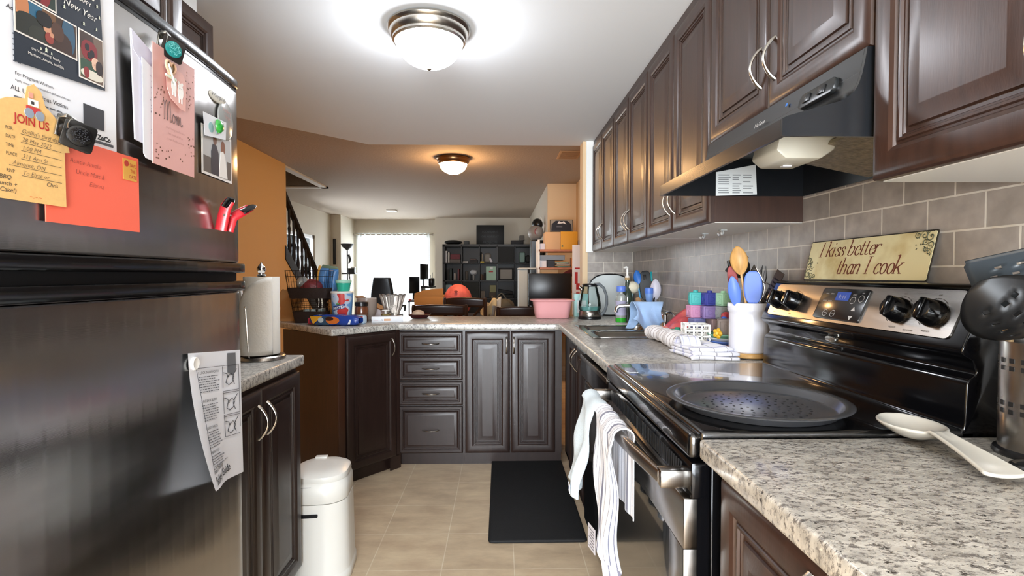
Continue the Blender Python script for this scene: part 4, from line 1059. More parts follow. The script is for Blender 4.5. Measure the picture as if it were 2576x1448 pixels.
sg = thing('sign', 'cream metal sign lettered I kiss better than I cook, above the stove', 'sign', (.972, 1.392, 1.2045), 0, None, (rad(-13), 0, RN))
m_, N_, L_, p_ = nodes_mat('aged_cream_enamel')
tc_ = N_.new('ShaderNodeTexCoord'); n_ = N_.new('ShaderNodeTexNoise'); n_.inputs['Scale'].default_value = 9; n_.inputs['Detail'].default_value = 7; L_.new(tc_.outputs['Object'], n_.inputs['Vector'])
rp_ = N_.new('ShaderNodeValToRGB'); rp_.color_ramp.elements[0].position = .30; rp_.color_ramp.elements[0].color = (*lin('c2ab6c'), 1); rp_.color_ramp.elements[1].position = .52; rp_.color_ramp.elements[1].color = (*lin('e6deb2'), 1)
L_.new(n_.outputs[0], rp_.inputs[0]); L_.new(rp_.outputs[0], p_.inputs['Base Color']); p_.inputs['Roughness'].default_value = .35
b = B(mat('dark_sign_edge', '2a251e', .5)); b.prism(rounded(.478, .124, .005, 2, 0, .062), -.002, 0, 'xz'); b.use(m_); b.prism(rounded(.472, .118, .004, 2, 0, .062), -.0026, -.0019, 'xz'); pl_ = b.build('plate', sg)
b = B(mat('rust_lettering', '7c4434', .5)); y = -.0031
xe = nib_text(b, 'I kiss better', -.185, .073, .0262, y); nib_text(b, 'than I cook', -.085, .020, .0270, y)
join(pl_, b.build('print', sg))
b = B(mat('scroll_ink', '4b5040', .6)); rr = random.Random(21)
def scroll(cx, cz, s, a0, turns=1.4, d=1):
    P = []
    for i in range(26):
        t = i/25; a = a0+d*turns*2*PI*t; q = s*(1-t)**.8+.0006; P.append((cx+q*math.cos(a), y, cz+q*math.sin(a)))
    b.tube(P, [.0009*(.5+math.sin(PI*i/25)) for i in range(26)], 4)
for (cx, cz, s, a, d) in ((-.222, .02, .014, 1, 1), (-.205, .012, .011, 3, -1), (-.224, .045, .012, 4, 1), (-.21, .038, .008, 0, -1), (-.226, .066, .009, 2, 1), (-.190, .012, .008, 5, 1), (-.215, .056, .006, 2, -1),
                       (.222, .108, .013, 1, 1), (.203, .112, .010, 3, -1), (.226, .088, .010, 4, 1), (.21, .096, .008, 0, -1), (.184, .113, .008, 2, 1), (.226, .070, .007, 5, 1), (.214, .078, .006, 1, -1)): scroll(cx, cz, s, a, 1.4, d)
for i in range(26):
    k = -1 if i < 13 else 1
    cx, cz = (k*(.232-.045*rr.random()), .008+.065*rr.random()) if k < 0 else (.232-.045*rr.random(), .062+.055*rr.random()); t = rr.random()*6.28; l = .007
    b.f([b.v(q) for q in ((cx, y, cz), (cx+l*.5*math.cos(t-.5), y, cz+l*.5*math.sin(t-.5)), (cx+l*math.cos(t), y, cz+l*math.sin(t)), (cx+l*.5*math.cos(t+.5), y, cz+l*.5*math.sin(t+.5)))])
join(pl_, b.build('print', sg))

# ------------------------------------------------------------------ near right worktop
CER = mat('grey_cream_ceramic', 'bdbab1', .18, coat=.5)
sr = thing('spoon_rest', 'pale grey ceramic spoon rest with flared handle on the near worktop', 'spoon rest', (.758, .925, .915), rad(-97))
b = B(CER)
def sr_fn(u, v):   # u along, v across
    L_ = .275; s = -.07+L_*u
    if s < .06: t = (s+.07)/.13; w = .052*math.sqrt(max(0, 1-(2*t-1)**2)) ; w = max(w, .016 if t > .5 else .001)
    else: t = (s-.06)/.145; w = .016+.016*t**1.5
    if u > .985: w *= .7
    e = 2*v-1
    bowl_ = max(0, 1-((s)/.068)**2)
    z = .006+.026*(1-bowl_*(1-e*e)*.95)*1.0 if s < .06 else .032-.022*min(1, max(0, (s-.06)/.15))**1.3+.003*e*e
    if s > .02: z += .006*math.sin(min(1, (s-.02)/.08)*PI)*(1-abs(e))*.4
    return (s, e*w, z)
b.grid(sr_fn, 60, 16); o = b.build('dish', sr, ang=180)
md = o.modifiers.new('thick', 'SOLIDIFY'); md.thickness = .006; md.offset = -1
md = o.modifiers.new('sm', 'SUBSURF'); md.levels = 1; md.render_levels = 1
uh = thing('utensil_holder', 'perforated stainless utensil holder on the near worktop beside the range', 'utensil holder', (.915, .842, .915))
b = B(STEEL); b.lathe([(.058, .006), (.058, .192), (.0575, .194), (.055, .194), (.055, .01), (0, .01)], seg=48); b.build('cylinder', uh)
b = B(BLACKP); b.lathe([(0, 0), (.064, 0), (.066, .003), (.064, .009), (.058, .012), (.0582, .0055), (0, .0055)], seg=48); b.build('base_ring', uh)
b = B(BLACKM)
for zz in (.145, .158, .072, .085):
    for i in range(20):
        a = 2*PI*i/20; b.at((0, 0, zz), ('Z', math.degrees(a))); b.box(.0575, -.004, 0, .0588, .004, .008)
join(uh.children[0], b.build('print', uh))
NYL = mat('black_nylon', '0e0e0f', .42, spec=.35); NYG = mat('dark_grey_nylon', '30363b', .4)
def tool(name, label, parts):
    """parts: list of (partname, builder, origin)"""
    r = thing(name, label, 'kitchen utensil', parts[0][2])
    for (pn, b, o) in parts: b.build(pn, r, loc=Vector(o)-Vector(parts[0][2]))
    return r
def blade(m, w0, w1, L, th=.004, holes=0, curve=0., M=None):
    """flat tapered turner blade, rounded corners, along +z from origin, facing -y; round see-through holes are dark insets"""
    b = B(m)
    if M: b.M = M
    n = 12
    def fn(u, v):
        w = w0+(w1-w0)*math.sin(u*PI/2)**.8 if u < .93 else w1*(1-.25*((u-.93)/.07)**2)
        return ((v-.5)*w, -curve*math.sin(PI*v)-.012*u*u, u*L)
    P = b.grid(fn, 16, n)
    return b
def holder_M(top, base, spin):
    t = (Vector(top)-Vector(base)).normalized(); x = Vector(spin) if isinstance(spin, tuple) else Vector((math.cos(spin), math.sin(spin), 0)); x = (x-t*x.dot(t)).normalized(); y = t.cross(x)
    return Matrix(((x.x, y.x, t.x), (x.y, y.y, t.y), (x.z, y.z, t.z))).to_4x4()
def stick_tool(name, label, base, top, hr, m, head, hm=None, head_name='head', handle_name='handle'):
    """handle from base to top, then a head builder head(M) placed at top looking along the handle"""
    r = thing(name, label, 'kitchen utensil', base)
    d = Vector(top)-Vector(base)
    b = B(m); b.tube([(0, 0, 0), d*.5, d], [hr, hr*.85, hr*.75], 8); b.build(handle_name, r)
    if head:
        b = head(); o = b.build(head_name, r); o.location = d
    return r
def oval_plate(m, w, L, th, M, curve=0., dish=0., z0=0., pw=.75):
    b = B(m); b.M = M
    P = b.grid(lambda u, v: ((v-.5)*w*max(.02, math.sin(PI*min(.995, max(.005, u)))**pw), -curve*u*u-dish*math.sin(PI*v)*math.sin(PI*u), z0+L*u), 18, 10)
    return b
def thick(r, names, t):
    for c in r.children:
        if c.name.split('.')[0] in names:
            md = c.modifiers.new('thick', 'SOLIDIFY'); md.thickness = t; md.offset = 0
# turner and strainer in the steel holder
M = holder_M((.84, .842, 1.265), (.885, .845, 1.165), (.68, -.73, .1))
def turner_head():
    b = B(NYG); b.M = M
    fn = lambda u, v: ((v-.5)*(.030+.080*min(1, u*2.2)**.7)*(1 if u < .95 else .92), -.010*u*u, u*.105)
    holes = {(9, 4), (12, 3), (12, 6), (9, 7), (15, 4), (15, 7), (6, 5)}
    nu, nv = 20, 12
    P = [[b.v(fn(i/nu, j/nv)) for j in range(nv+1)] for i in range(nu+1)]
    for i in range(nu):
        for j in range(nv):
            if (i, j) not in holes: b.f([P[i][j], P[i+1][j], P[i+1][j+1], P[i][j+1]])
    return b
r = stick_tool('turner', 'dark grey slotted turner standing in the steel holder', (.925, .845, .932), (.880, .843, 1.165), .006, NYG, turner_head); thick(r, ('head',), .003)
M2 = holder_M((.758, .800, 1.20), (.87, .82, 1.125), (.34, -.36, .49))
def strain_head():
    b = B(NYL); b.M = M2
    fn = lambda u, v: ((v-.5)*.118*max(.02, math.sin(PI*min(.995, max(.02, u)))**.55), -.032*math.sin(PI*v)*math.sin(PI*u), u*.145)
    holes = {(i, j) for i in (5, 8, 11, 14) for j in (3, 6, 8)}
    P = [[b.v(fn(i/20, j/12)) for j in range(13)] for i in range(21)]
    for i in range(20):
        for j in range(12):
            if (i, j) not in holes: b.f([P[i][j], P[i+1][j], P[i+1][j+1], P[i][j+1]])
    return b
r = stick_tool('straining_spoon', 'large black slotted spoon in front of the grey turner', (.91, .825, .932), (.868, .817, 1.128), .0065, NYL, strain_head); thick(r, ('head',), .0035)
r = stick_tool('wooden_spoon', 'pale wooden spoon handle with black shaft beside the steel holder rim', (.90, .862, .932), (.872, .868, 1.135), .008, mat('pale_wood', 'c9a877', .5, noise=(30, .15, (6, 6, 1))), None)
r = thing('measuring_cup', 'small black measuring cup with ring handle beside the spoon rest', 'measuring cup', (.842, .778, .915))
b = B(NYL); b.tube([(.030*math.cos(2*PI*i/24)-.012, .016*math.sin(2*PI*i/24), .008) for i in range(24)], .006, 8, closed=True); b.build('handle', r)
b = B(NYL); b.lathe([(0, .001), (.030, .001), (.034, .02), (.032, .02), (.028, .004), (0, .004)], (.058, -.006, 0), 24); b.build('cup', r)

# ------------------------------------------------------------------ crock with utensils
CKX, CKY = .925, 1.897
ck = thing('crock', 'white ceramic utensil crock on a round wooden base beside the stove', 'crock', (CKX, CKY, .915))
GLZ = mat('white_glaze', 'e4e5ee', .1, coat=.8)
b = B(GLZ); b.lathe([(0, .022), (.064, .022), (.068, .026), (.0688, .034), (.069, .16), (.069, .168), (.073, .174), (.0742, .178), (.0745, .182), (.0745, .200), (.073, .204), (.069, .204), (.067, .198), (.063, .17), (.062, .035), (0, .03)], seg=56); b.build('jar', ck)
b = B(mat('light_wood', 'c59a5e', .45, noise=(20, .18, (1, 6, 1)))); b.lathe([(0, .004), (.070, .004), (.075, .008), (.075, .017), (.071, .0215), (0, .0215)], seg=48); b.build('base', ck); B(BLACKM).lathe([(0, 0), (.062, 0), (.062, .004), (0, .004)], seg=40).build('foot', ck)
ZB = 1.0
BLU = mat('blue_silicone', '6486dd', .45); WD = mat('spoon_wood', 'c99a5c', .45, noise=(18, .2, (5, 5, 1)))
def up(top, base, spin=-.5): return holder_M(top, base, spin)
def P3(x, y, z): return (CKX+x, CKY+y, z)
def uten(name, label, base, top, hr, hm, w, L, m, curve=0., dish=0., pw=.75, th=.005, spin=-.45, head_name='head'):
    M = holder_M(top, base, spin)
    r = stick_tool(name, label, base, top, hr, hm, lambda: oval_plate(m, w, L, th, M, curve, dish, -.004, pw), head_name=head_name); thick(r, ('head', 'blade', 'bowl'), th); return r
uten('wooden_spoon', 'wooden spoon standing tallest in the white crock', P3(.0, -.03, ZB-.04), P3(-.045, -.03, 1.226), .0055, WD, .058, .105, WD, dish=.010, pw=.6, th=.006, head_name='bowl')
uten('spatula', 'wide blue silicone spatula in the front of the white crock', P3(.0, -.042, ZB-.04), P3(-.008, -.048, 1.122), .006, BLU, .062, .118, BLU, pw=.28, th=.008, head_name='blade')
uten('spoon_spatula', 'narrow blue silicone spoon leaning out of the left of the white crock', P3(-.03, -.02, ZB-.04), P3(-.060, -.03, 1.108), .006, mat('deep_blue_silicone', '4468c4', .45), .040, .115, BLU, dish=.008, pw=.6, th=.006, head_name='bowl')
uten('spatula', 'dark red spatula half hidden behind the wooden spoon', P3(-.01, .0, ZB-.04), P3(-.052, .0, 1.16), .005, plain('7c2326', .5), .034, .10, plain('8f2a2c', .5), pw=.4, th=.004, head_name='blade')
r = stick_tool('ladle', 'black handled ladle leaning left at the back of the white crock', P3(-.012, .015, ZB-.04), P3(-.070, .02, 1.275), .008, NYL, None)
b = B(NYL); b.tube([(-.064, .005, .275), (-.058, .005, .283), (-.03, .005, .285)], [.008, .009, .005], 8); b.build('hook_end', r)
r = stick_tool('potato_masher', 'black potato masher with thick grip at the back of the white crock', P3(.015, .02, ZB-.04), P3(-.008, .035, 1.22), .008, NYL, None)
b = B(NYL); b.tube([(-.022, .016, .25), (-.022, .016, .30), (-.021, .016, .330), (-.020, .016, .333)], [.026, .024, .010, .019], 12); b.build('grip', r)
r = thing('whisk', 'steel balloon whisk with black centre in the white crock', 'kitchen utensil', P3(.02, .0, ZB-.04))
b = B(STEEL)
for i in range(6):
    a = PI*i/6; ca, sa = math.cos(a), math.sin(a)
    P = [(.0, 0, .13)]+[(.035*math.sin(PI*t/12)*(1)*ca*(1 if t < 99 else 1)+.003, .035*math.sin(PI*t/12)*sa+.01, .13+.165*(t/12)) for t in range(1, 12)]
    Q = [(x, y, z) for x, y, z in P]+[(.003, .01, .30)]
    b.tube(Q, .0013, 5); b.tube([(.006-x, .02-y, z) for x, y, z in Q], .0013, 5)
b.build('wire_cage', r)
b = B(NYL); b.tube([(0, 0, 0), (.003, .006, .14)], .010, 10); b.build('handle', r)
b = B(NYL); b.ball((.004, .012, .235), (.030, .012, .045)); b.build('inner_paddle', r)
r = thing('ring_masher', 'chrome ring masher hooked over the right rim of the white crock', 'kitchen utensil', P3(.035, -.015, ZB-.04))
b = B(CHROME); b.tube([(.012+.030*math.cos(2*PI*i/24), 0, .205+.028*math.sin(2*PI*i/24)) for i in range(24)], .0022, 6, closed=True); b.build('ring', r)
b = B(CHROME); b.tube([(0, 0, 0), (.006, 0, .15), (.010, 0, .178)], [.008, .008, .004], 8); b.build('handle', r)
r = thing('kitchen_knife', 'dark carving fork with two long tines at the right of the white crock', 'kitchen utensil', P3(.04, .015, ZB-.04))
b = B(mat('dark_steel', '4c4c4e', .3, .9)); b.tube([(0, 0, 0), (.018, .01, .20)], .006, 8); b.tube([(.012, .01, .19), (.010, .012, .25), (.024, .012, .298)], [.005, .008, .001], 6); b.tube([(.020, .01, .19), (.032, .012, .25), (.036, .012, .295)], [.005, .007, .001], 6); b.build('fork_body', r)
r.name = 'carving_fork'
r = thing('grater', 'flat steel grater sloping up right out of the white crock', 'kitchen utensil', P3(.03, -.035, 1.09))
b = B(mat('dull_steel', '77726a', .35, .9)); b.M = holder_M((.975, 1.765, 1.24), P3(.03, -.035, 1.09), rad(-70)); b.box(-.016, -.002, -.06, .016, .002, .17); b.use(BLACKM)
for i in range(8): b.box(-.011, -.0024, .03+i*.015, .011, -.002, .036+i*.015)
b.build('grater_blade', r)

# ------------------------------------------------------------------ long worktop: cloths, blocks, dishes
st2 = [(.5+.0, .0, 'a09a98')]+[(i/15+.03, .006, '9a8f8e') for i in range(15)]
ROLLM = stripe_mat('white_striped_roll', 'ece9ea', st2, axis=0)
r = thing('rolled_towel', 'white striped towel rolled into a long bolster along the worktop', 'towel', (.735, 2.26, .915))
def roll(u, v):
    s = -.215+.43*u; a = 2*PI*v; q = (.036+.004*math.sin(7*u)+.003*math.sin(23*u+a))*(1-.35*max(0, (abs(2*u-1)-.85)/.15)**2)
    return (q*1.15*math.cos(a)+.012*math.sin(3*u)-.006, s, .036+q*.95*math.sin(a))
b = B(ROLLM); b.grid(roll, 40, 24, cv=True, uv=True); b.build('cloth', r, ang=180)
for s in (-1, 1):
    b = B(plain('b98a7c', .9))
    b.lathe([(0, .002), (.02, .002), (.026, 0), (.028, -.02), (0, -.02)], (.0, s*.198 if s > 0 else s*.198, .034), 16, 'Y'); b.build('hem_end', r)
pts_w = [(0, 0)]
WIN = stripe_mat('white_window_stripe', 'e6e6ee', [(.12, .03, 'b9bbd6'), (.45, .03, 'b9bbd6'), (.80, .03, 'b9bbd6'), (.18, .008, '8d8b92', 0), (.5, .008, '8d8b92', 0), (.82, .008, '8d8b92', 0)], axis=1)
r = thing('dish_towel', 'white dish towel with grey lines folded at the foot of the white crock', 'towel', (.768, 1.93, .915))
for i, (zz, dx, dy, sx, sy) in enumerate(((.006, 0, .0, .085, .105), (.020, .004, .004, .082, .10), (.033, .0, .012, .075, .09))):
    b = B(WIN)
    def fold(u, v, zz=zz, dx=dx, dy=dy, sx=sx, sy=sy):
        e = 2*u-1; f = 2*v-1; q = max(abs(e), abs(f)); z = zz+.0075*(1-abs(e)**5)*(1-abs(f)**5)+.006*math.sin(5*u+2*v+zz*90)*(1-q**4)
        return (dx+e*sx+.008*math.sin(4*v+zz*60), dy+f*sy+.010*math.sin(5*u+zz*40), z)
    b.grid(fold, 20, 20, uv=True); o = b.build('fold', r, recalc=False, ang=180)
    md = o.modifiers.new('thick', 'SOLIDIFY'); md.thickness = .010; md.offset = 0
b = B(WIN)
def loop(u, v):
    a = PI*.08+PI*1.05*u; return (-.05+.14*v*.4+.018*math.cos(a*2)*0-.02, .075+.05*math.cos(a)-.05*v, .018+.052*math.sin(a))
b.grid(loop, 20, 10, uv=True); o = b.build('fold', r, recalc=False, ang=180); md = o.modifiers.new('thick', 'SOLIDIFY'); md.thickness = .008; md.offset = 0
def soft_block(label, x, y, z, s, col, rz=0, stud=True, emb=True):
    m = mat('soft_block_' + col, col, .55)
    r = thing('toy_block', label, 'toy block', (x, y, z), rad(rz), 'soft toy blocks drying by the tiles')
    b = B(m); h = s/2
    b.box(-h, -h, 0, h, h, s, .004); b.build('cube', r)
    if stud:
        b = B(m); b.lathe([(s*.2, s-.001), (s*.2, s+s*.13), (s*.17, s+s*.16), (0, s+s*.16)], seg=18); b.build('stud', r)
    b = B(m)
    q = s*.36
    for k in range(4):
        b.at((0, 0, s/2), ('Z', 90*k)); b.tube([(-q, -h-.0002, -q), (q, -h-.0002, -q), (q, -h-.0002, q), (-q, -h-.0002, q)], .0014, 5, closed=True)
        b.tube([(q*.5*math.cos(2*PI*i/12)*(1+.25*math.cos(6*PI*i/12)), -h-.0002, q*.5*math.sin(2*PI*i/12)*(1+.25*math.cos(6*PI*i/12))) for i in range(12)], .0014, 5, closed=True)
    join(r.children[0], b.build('print', r))
    return r
S_ = .056
for (x, y, z, col, label, rz, st) in (
    (.885, 2.30, .915, '8a8f92', 'grey toy block at the bottom of the left block stack', 4, False), (.958, 2.275, .915, '7f9b8c', 'muted green toy block at the bottom of the right block stack', -6, False),
    (.885, 2.30, .9725, '6d6f9c', 'slate blue toy block in the lower half of the left block stack', 10, False), (.955, 2.27, .9725, 'a98f8f', 'dusty toy block in the lower half of the right block stack', 3, False),
    (.878, 2.315, 1.030, 'c58cae', 'pink toy block under the teal one', 6, False), (.92, 2.258, 1.030, '8670a8', 'purple toy block under the navy one', -8, False), (.968, 2.225, 1.030, '9aa0a0', 'light grey toy block under the mint one', 12, False),
    (.884, 2.315, 1.0875, '3fa9a6', 'teal toy block at the left end of the top row of blocks', -14, True), (.925, 2.258, 1.0875, '3b429a', 'navy blue toy block in the middle of the top row', 5, True), (.972, 2.225, 1.0875, 'a9d8b5', 'mint green toy block at the right end of the top row', 18, True),
    (.822, 2.37, .915, '3a9c7c', 'sea green toy block on the worktop beside the rolled towel', 20, True)):
    soft_block(label, x, y, z, S_, col, rz, st)
# bowls stack with taupe block on top
for i, (col, nm, rr_) in enumerate((('b98772', 'terracotta', .070), ('5b7fd0', 'blue', .0715), ('cfd3d6', 'pale grey', .072), ('7fb79b', 'green', .073))):
    o = B(plain(col, .4)).lathe([(0, 0), (.04, 0), (.058, .006), (rr_, .020), (rr_, .0225), (rr_-.003, .022), (.056, .010), (.04, .004), (0, .004)], seg=40).build('bowl', loc=(.935, 2.115, .9155+.0135*i))
    tag(o, '%s children\'s plate in the small stack behind the folded dish towel' % nm, 'plate', 'stacked coloured plates')
soft_block('taupe toy block lying on the stack of coloured plates', .930, 2.105, .9775, .062, '8d7f78', -18, False)
# white crate basket
r = thing('strainer_basket', 'small white plastic crate with square holes tipped beside the coloured plates', 'basket', (.828, 2.165, .9165), rad(-10))
b = B(WPLA)
W2, H2 = .05, .10
for k in range(4):
    b.at((0, 0, 0), ('Z', 90*k))
    for i in range(4): x = -W2+.002+i*(2*W2-.004)/3; b.box(x-.004, -W2, 0, x+.004, -W2+.004, H2, .001)
    for j in range(5): z = .004+j*(H2-.008)/4; b.box(-W2, -W2, z-.004, W2, -W2+.004, z+.004, .001)
b.at(); b.box(-W2, -W2, 0, W2, W2, .003); b.build('crate', r)
B(WPLA).tube([(.036*math.cos(rad(a)), -.062-.02*math.sin(rad(a)), .036*math.sin(rad(a))+.004) for a in range(0, 181, 12)], .005, 8).build('handle', r)
r = thing('toy_flower', 'yellow plastic flower toy between the white crate and taupe block', 'toy', (.880, 2.065, .985), rad(-60))
b = B(plain('e0b02c', .35)); b.at((0, 0, 0), ('X', 90))
for i in range(5): b.ball((.013*math.cos(2*PI*i/5), .013*math.sin(2*PI*i/5), 0), (.010, .010, .006), 10, 6)
b.build('petals', r); b = B(plain('f0cf5a', .35)); b.at((0, 0, 0), ('X', 90)); b.ball((0, 0, .003), .008, 10, 6); b.build('centre', r)
r = thing('toy_bird', 'small red and blue toy bird peeping out left of the white crock', 'toy', (.955, 2.16, 1.030), rad(30))
b = B(plain('b8434a', .4)); b.ball((0, 0, .018), (.024, .016, .018)); b.build('body', r)
b = B(plain('3f6fd0', .4)); b.ball((-.016, -.004, .008), (.014, .012, .010)); b.build('wing', r)
# silicone bib and peach cup
r = thing('silicone_mat', 'coral pink silicone bib drying against the tiles behind the rolled towel', 'bib', (.885, 2.575, .917))
b = B(mat('coral_silicone', 'e2616a', .4))
def bib(u, v):
    a = 2*PI*v; q = u
    x = .100*q*math.cos(a); yy = .155*q*math.sin(a)
    return (x+.02, yy, .062+.058*math.cos(a)*q+.022*math.sin(2*a+.6)*q*q+.012*math.sin(7*q))
b.grid(bib, 12, 40, cv=True); o = b.build('bib_sheet', r, ang=180); md = o.modifiers.new('thick', 'SOLIDIFY'); md.thickness = .006; md.offset = 0
b = B(mat('coral_silicone', 'e2616a', .4)); b.tube([(-.055, -.11+.22*i/14, .030-.012*math.sin(PI*i/14)) for i in range(15)], [.010+.012*math.sin(PI*i/14) for i in range(15)], 10); b.build('crumb_pocket', r)
r = thing('toy_cup', 'peach pink soft toy cup lying in front of the coral bib', 'toy', (.792, 2.515, .915))
b = B(plain('ef9b8c', .5)); b.prism([(.036*math.cos(2*PI*i/10)*(1 if i % 2 else .72), .036*math.sin(2*PI*i/10)*(1 if i % 2 else .72)) for i in range(10)], 0, .055, 'xy', bev=.006); b.build('cup', r)
# ------------------------------------------------------------------ sink corner
GLS = glass_mat('clear_glass', 'f2f6f5', .25, .02)
r = thing('kettle', 'glass electric kettle with grey handle beside the pink basin', 'kettle', (.628, 3.60, .915))
b = B(BLACKP); b.lathe([(0, 0), (.080, 0), (.082, .006), (.078, .018), (0, .018)], seg=36); b.build('base', r)
b = B(STEEL); b.lathe([(0, .018), (.074, .018), (.076, .024), (.075, .055), (.071, .060), (0, .058)], seg=36); b.build('heater_band', r)
b = B(GLS); b.lathe([(.071, .058), (.078, .075), (.077, .11), (.066, .17), (.052, .22), (.050, .228)], seg=36); b.build('glass_body', r, ang=60)
b = B(mat('teal_water', '8fd0cc', .05, trans=.6)); b.lathe([(0, .061), (.070, .061), (.076, .076), (.076, .09), (0, .09)], seg=30); b.build('water', r)
b = B(BLACKP); b.lathe([(.051, .226), (.055, .230), (.055, .238), (.046, .246), (0, .248)], seg=30); b.build('lid', r)
b = B(mat('grey_kettle_plastic', '6f757a', .3))
b.tube([(.030, -.01, .240), (.062, -.025, .243), (.092, -.035, .215), (.110, -.04, .160), (.112, -.04, .105), (.098, -.036, .055), (.075, -.028, .03)], [1.1, 1.1, 1., .95, .95, 1, 1.1], prof=[(.013*math.cos(2*PI*i/12), .010*math.sin(2*PI*i/12)) for i in range(12)]); b.build('handle', r)
b = B(STEEL); b.tube([(-.050, .01, .20), (-.072, .012, .225)], [.016, .010], 10); b.build('spout', r)
# oval tray against the stub wall
r = thing('serving_tray', 'oval white tray with black rim leaning against the end wall behind the kettle', 'tray', (.835, 3.872, .9152), 0, None, (rad(-5), 0, 0))
n = 48
ov = [(.172*math.copysign(abs(math.cos(t))**.75, math.cos(t)), .158+.158*math.copysign(abs(math.sin(t))**.75, math.sin(t))) for t in [2*PI*i/n for i in range(n)]]
b = B(mat('tray_white', 'cfd6d6', .35)); b.prism([(x*.97, .158+(z-.158)*.97) for x, z in ov], .002, .008, 'xz'); b.build('tray_face', r)
b = B(BLACKP); b.tube([(x*.985, .002, .158+(z-.158)*.985) for x, z in ov], .005, 8, closed=True); b.build('rim', r)
# soap bottles and brushes behind the sink
r = thing('soap_bottle', 'clear dish soap bottle with blue cap and green soap left in the bottom', 'bottle', (.775, 3.29, .915))
b = B(mat('clear_bottle_plastic', 'dfe5e0', .12, trans=.55)); b.lathe([(0, .001), (.030, .001), (.033, .008), (.034, .03), (.031, .10), (.034, .15), (.030, .175), (.014, .188), (.013, .2)], seg=28); b.build('bottle_body', r)
b = B(mat('green_soap', '2fae2c', .25)); b.lathe([(0, .002), (.0300, .002), (.0346, .010), (.0346, .034), (0, .034)], seg=28); b.build('soap', r)
b = B(mat('lilac_label', 'b7b5d2', .5)); b.lathe([(.0350, .050), (.0325, .10), (.0348, .140), (.0348, .142), (.032, .10), (.0345, .050)], seg=28); b.build('label', r)
b = B(plain('5f80d8', .35)); b.lathe([(0, .2), (.027, .2), (.029, .205), (.029, .232), (.026, .236), (0, .236)], seg=24); b.build('cap', r)
r = thing('pump_bottle', 'tall dark green glass bottle with white pump behind the sink', 'bottle', (.832, 3.36, .915))
b = B(mat('dark_green_glass', '4d5f52', .06, trans=.5, coat=.5)); b.lathe([(0, .001), (.034, .001), (.036, .006), (.036, .16), (.030, .195), (.016, .225), (.015, .275)], seg=28); b.build('bottle_body', r)
b = B(mat('cork_collar', 'a98d63', .6)); b.lathe([(0, .272), (.017, .272), (.017, .290), (0, .290)], seg=20); b.build('collar', r)
b = B(WPLA); b.lathe([(.015, .290), (.015, .296), (.007, .305), (.006, .350), (0, .350)], seg=18); b.tube([(0, 0, .350), (-.008, -.004, .357), (-.026, -.012, .352)], [.009, .008, .005], 8); b.build('pump', r)
r = thing('dish_brush', 'round cream bristled dish brush standing bristles up behind the sink', 'brush', (.870, 3.38, .915))
b = B(mat('cream_bristle', 'e6ddc4', .9, bump=(240, 1.)))
b.grid(lambda u, v: ((.048+.004*math.sin(9*v*2*PI)*math.sin(PI*u))*math.sin(PI*u)*math.cos(2*PI*v), (.048)*math.sin(PI*u)*math.sin(2*PI*v), .225+.040*math.cos(PI*u)), 14, 36, cv=True); b.build('bristles', r)
b = B(plain('9fc0c4', .4)); b.tube([(0, 0, .10), (0, 0, .19)], [.007, .009], 10); b.build('neck', r)
b = B(mat('grey_bottle', '8f989e', .3)); b.lathe([(0, 0), (.034, 0), (.036, .005), (.036, .09), (.026, .112), (.010, .118), (0, .118)], seg=26); b.build('handle', r)
r = thing('spoon', 'steel serving spoon bowl peeking above the sink rim', 'kitchen utensil', (.842, 3.18, .916), rad(30))
b = oval_plate(SS, .055, .085, .002, Matrix.Translation((0, 0, .0)) @ Matrix.Rotation(rad(-12), 4, 'X'), dish=.012, pw=.6); b.build('bowl', r); thick(r, ('bowl',), .002)
r = thing('utensil_caddy', 'grey wire drying caddy full of kitchen tools in the tiled corner', 'caddy', (.952, 3.24, .915))
WIREG = mat('grey_wire', '6a7076', .3, .6)
b = B(WIREG)
for z in (.002, .055, .11): b.tube([(x, y, z) for x, y in rounded(.11, .17, .03, 4)], .003, 6, closed=True)
for x, y in rounded(.11, .17, .03, 4)[::2]: b.tube([(x, y, .002), (x, y, .11)], .002, 5)
for i in range(6): b.tube([(-.052, -.07+.028*i, .002), (.052, -.07+.028*i, .002)], .002, 5)
b.build('wire_basket', r)
CX_, CY_ = .952, 3.24
def ctool(name, label, dx, dy, top, hr, hm, w, L, m, **k):
    base = (CX_+dx, CY_+dy, .921); M = holder_M(top, base, rad(-25)); pw = k.pop('pw', .6); dish = k.pop('dish', .006); hn = k.pop('hn', 'head')
    q = stick_tool(name, label, base, top, hr, hm, lambda: oval_plate(m, w, L, .004, M, 0, dish, -.004, pw), head_name=hn); thick(q, (hn,), .005); return q
ctool('spatula', 'bright blue silicone spoon standing at the back of the drying caddy', -.03, .06, (.905, 3.36, 1.16), .007, plain('3f97cf', .4), .048, .10, plain('2467b8', .4))
r = ctool('grater', 'dark grey handheld grater with teal edge in the drying caddy', .0, .03, (.950, 3.31, 1.06), .010, NYL, .085, .20, mat('grater_grey', '33373a', .45), pw=.25, dish=.0, hn='blade')
M = holder_M((.950, 3.31, 1.06), (CX_, CY_+.03, .921), rad(-25)); b = B(plain('1f9aa3', .4)); b.M = M; b.box(.033, -.004, .12, .046, .004, .185, .003); o = b.build('edge_grip', r); o.location = Vector((.950, 3.31, 1.06))-Vector((CX_, CY_+.03, .921))
b = B(BLACKM); b.M = M; b.box(-.012, -.0045, .135, .006, -.002, .17, .002); o = b.build('hang_hole', r); o.location = Vector((.950, 3.31, 1.06))-Vector((CX_, CY_+.03, .921))
r = thing('bottle_brush', 'light blue bottle brush with broad cap in the drying caddy', 'brush', (.935, 3.20, .921))
b = B(plain('7fa6e4', .4)); b.tube([(0, 0, 0), (0, .0, .10), (-.004, 0, .15), (-.006, 0, .19)], [.006, .010, .022, .024], 14); b.build('handle', r)
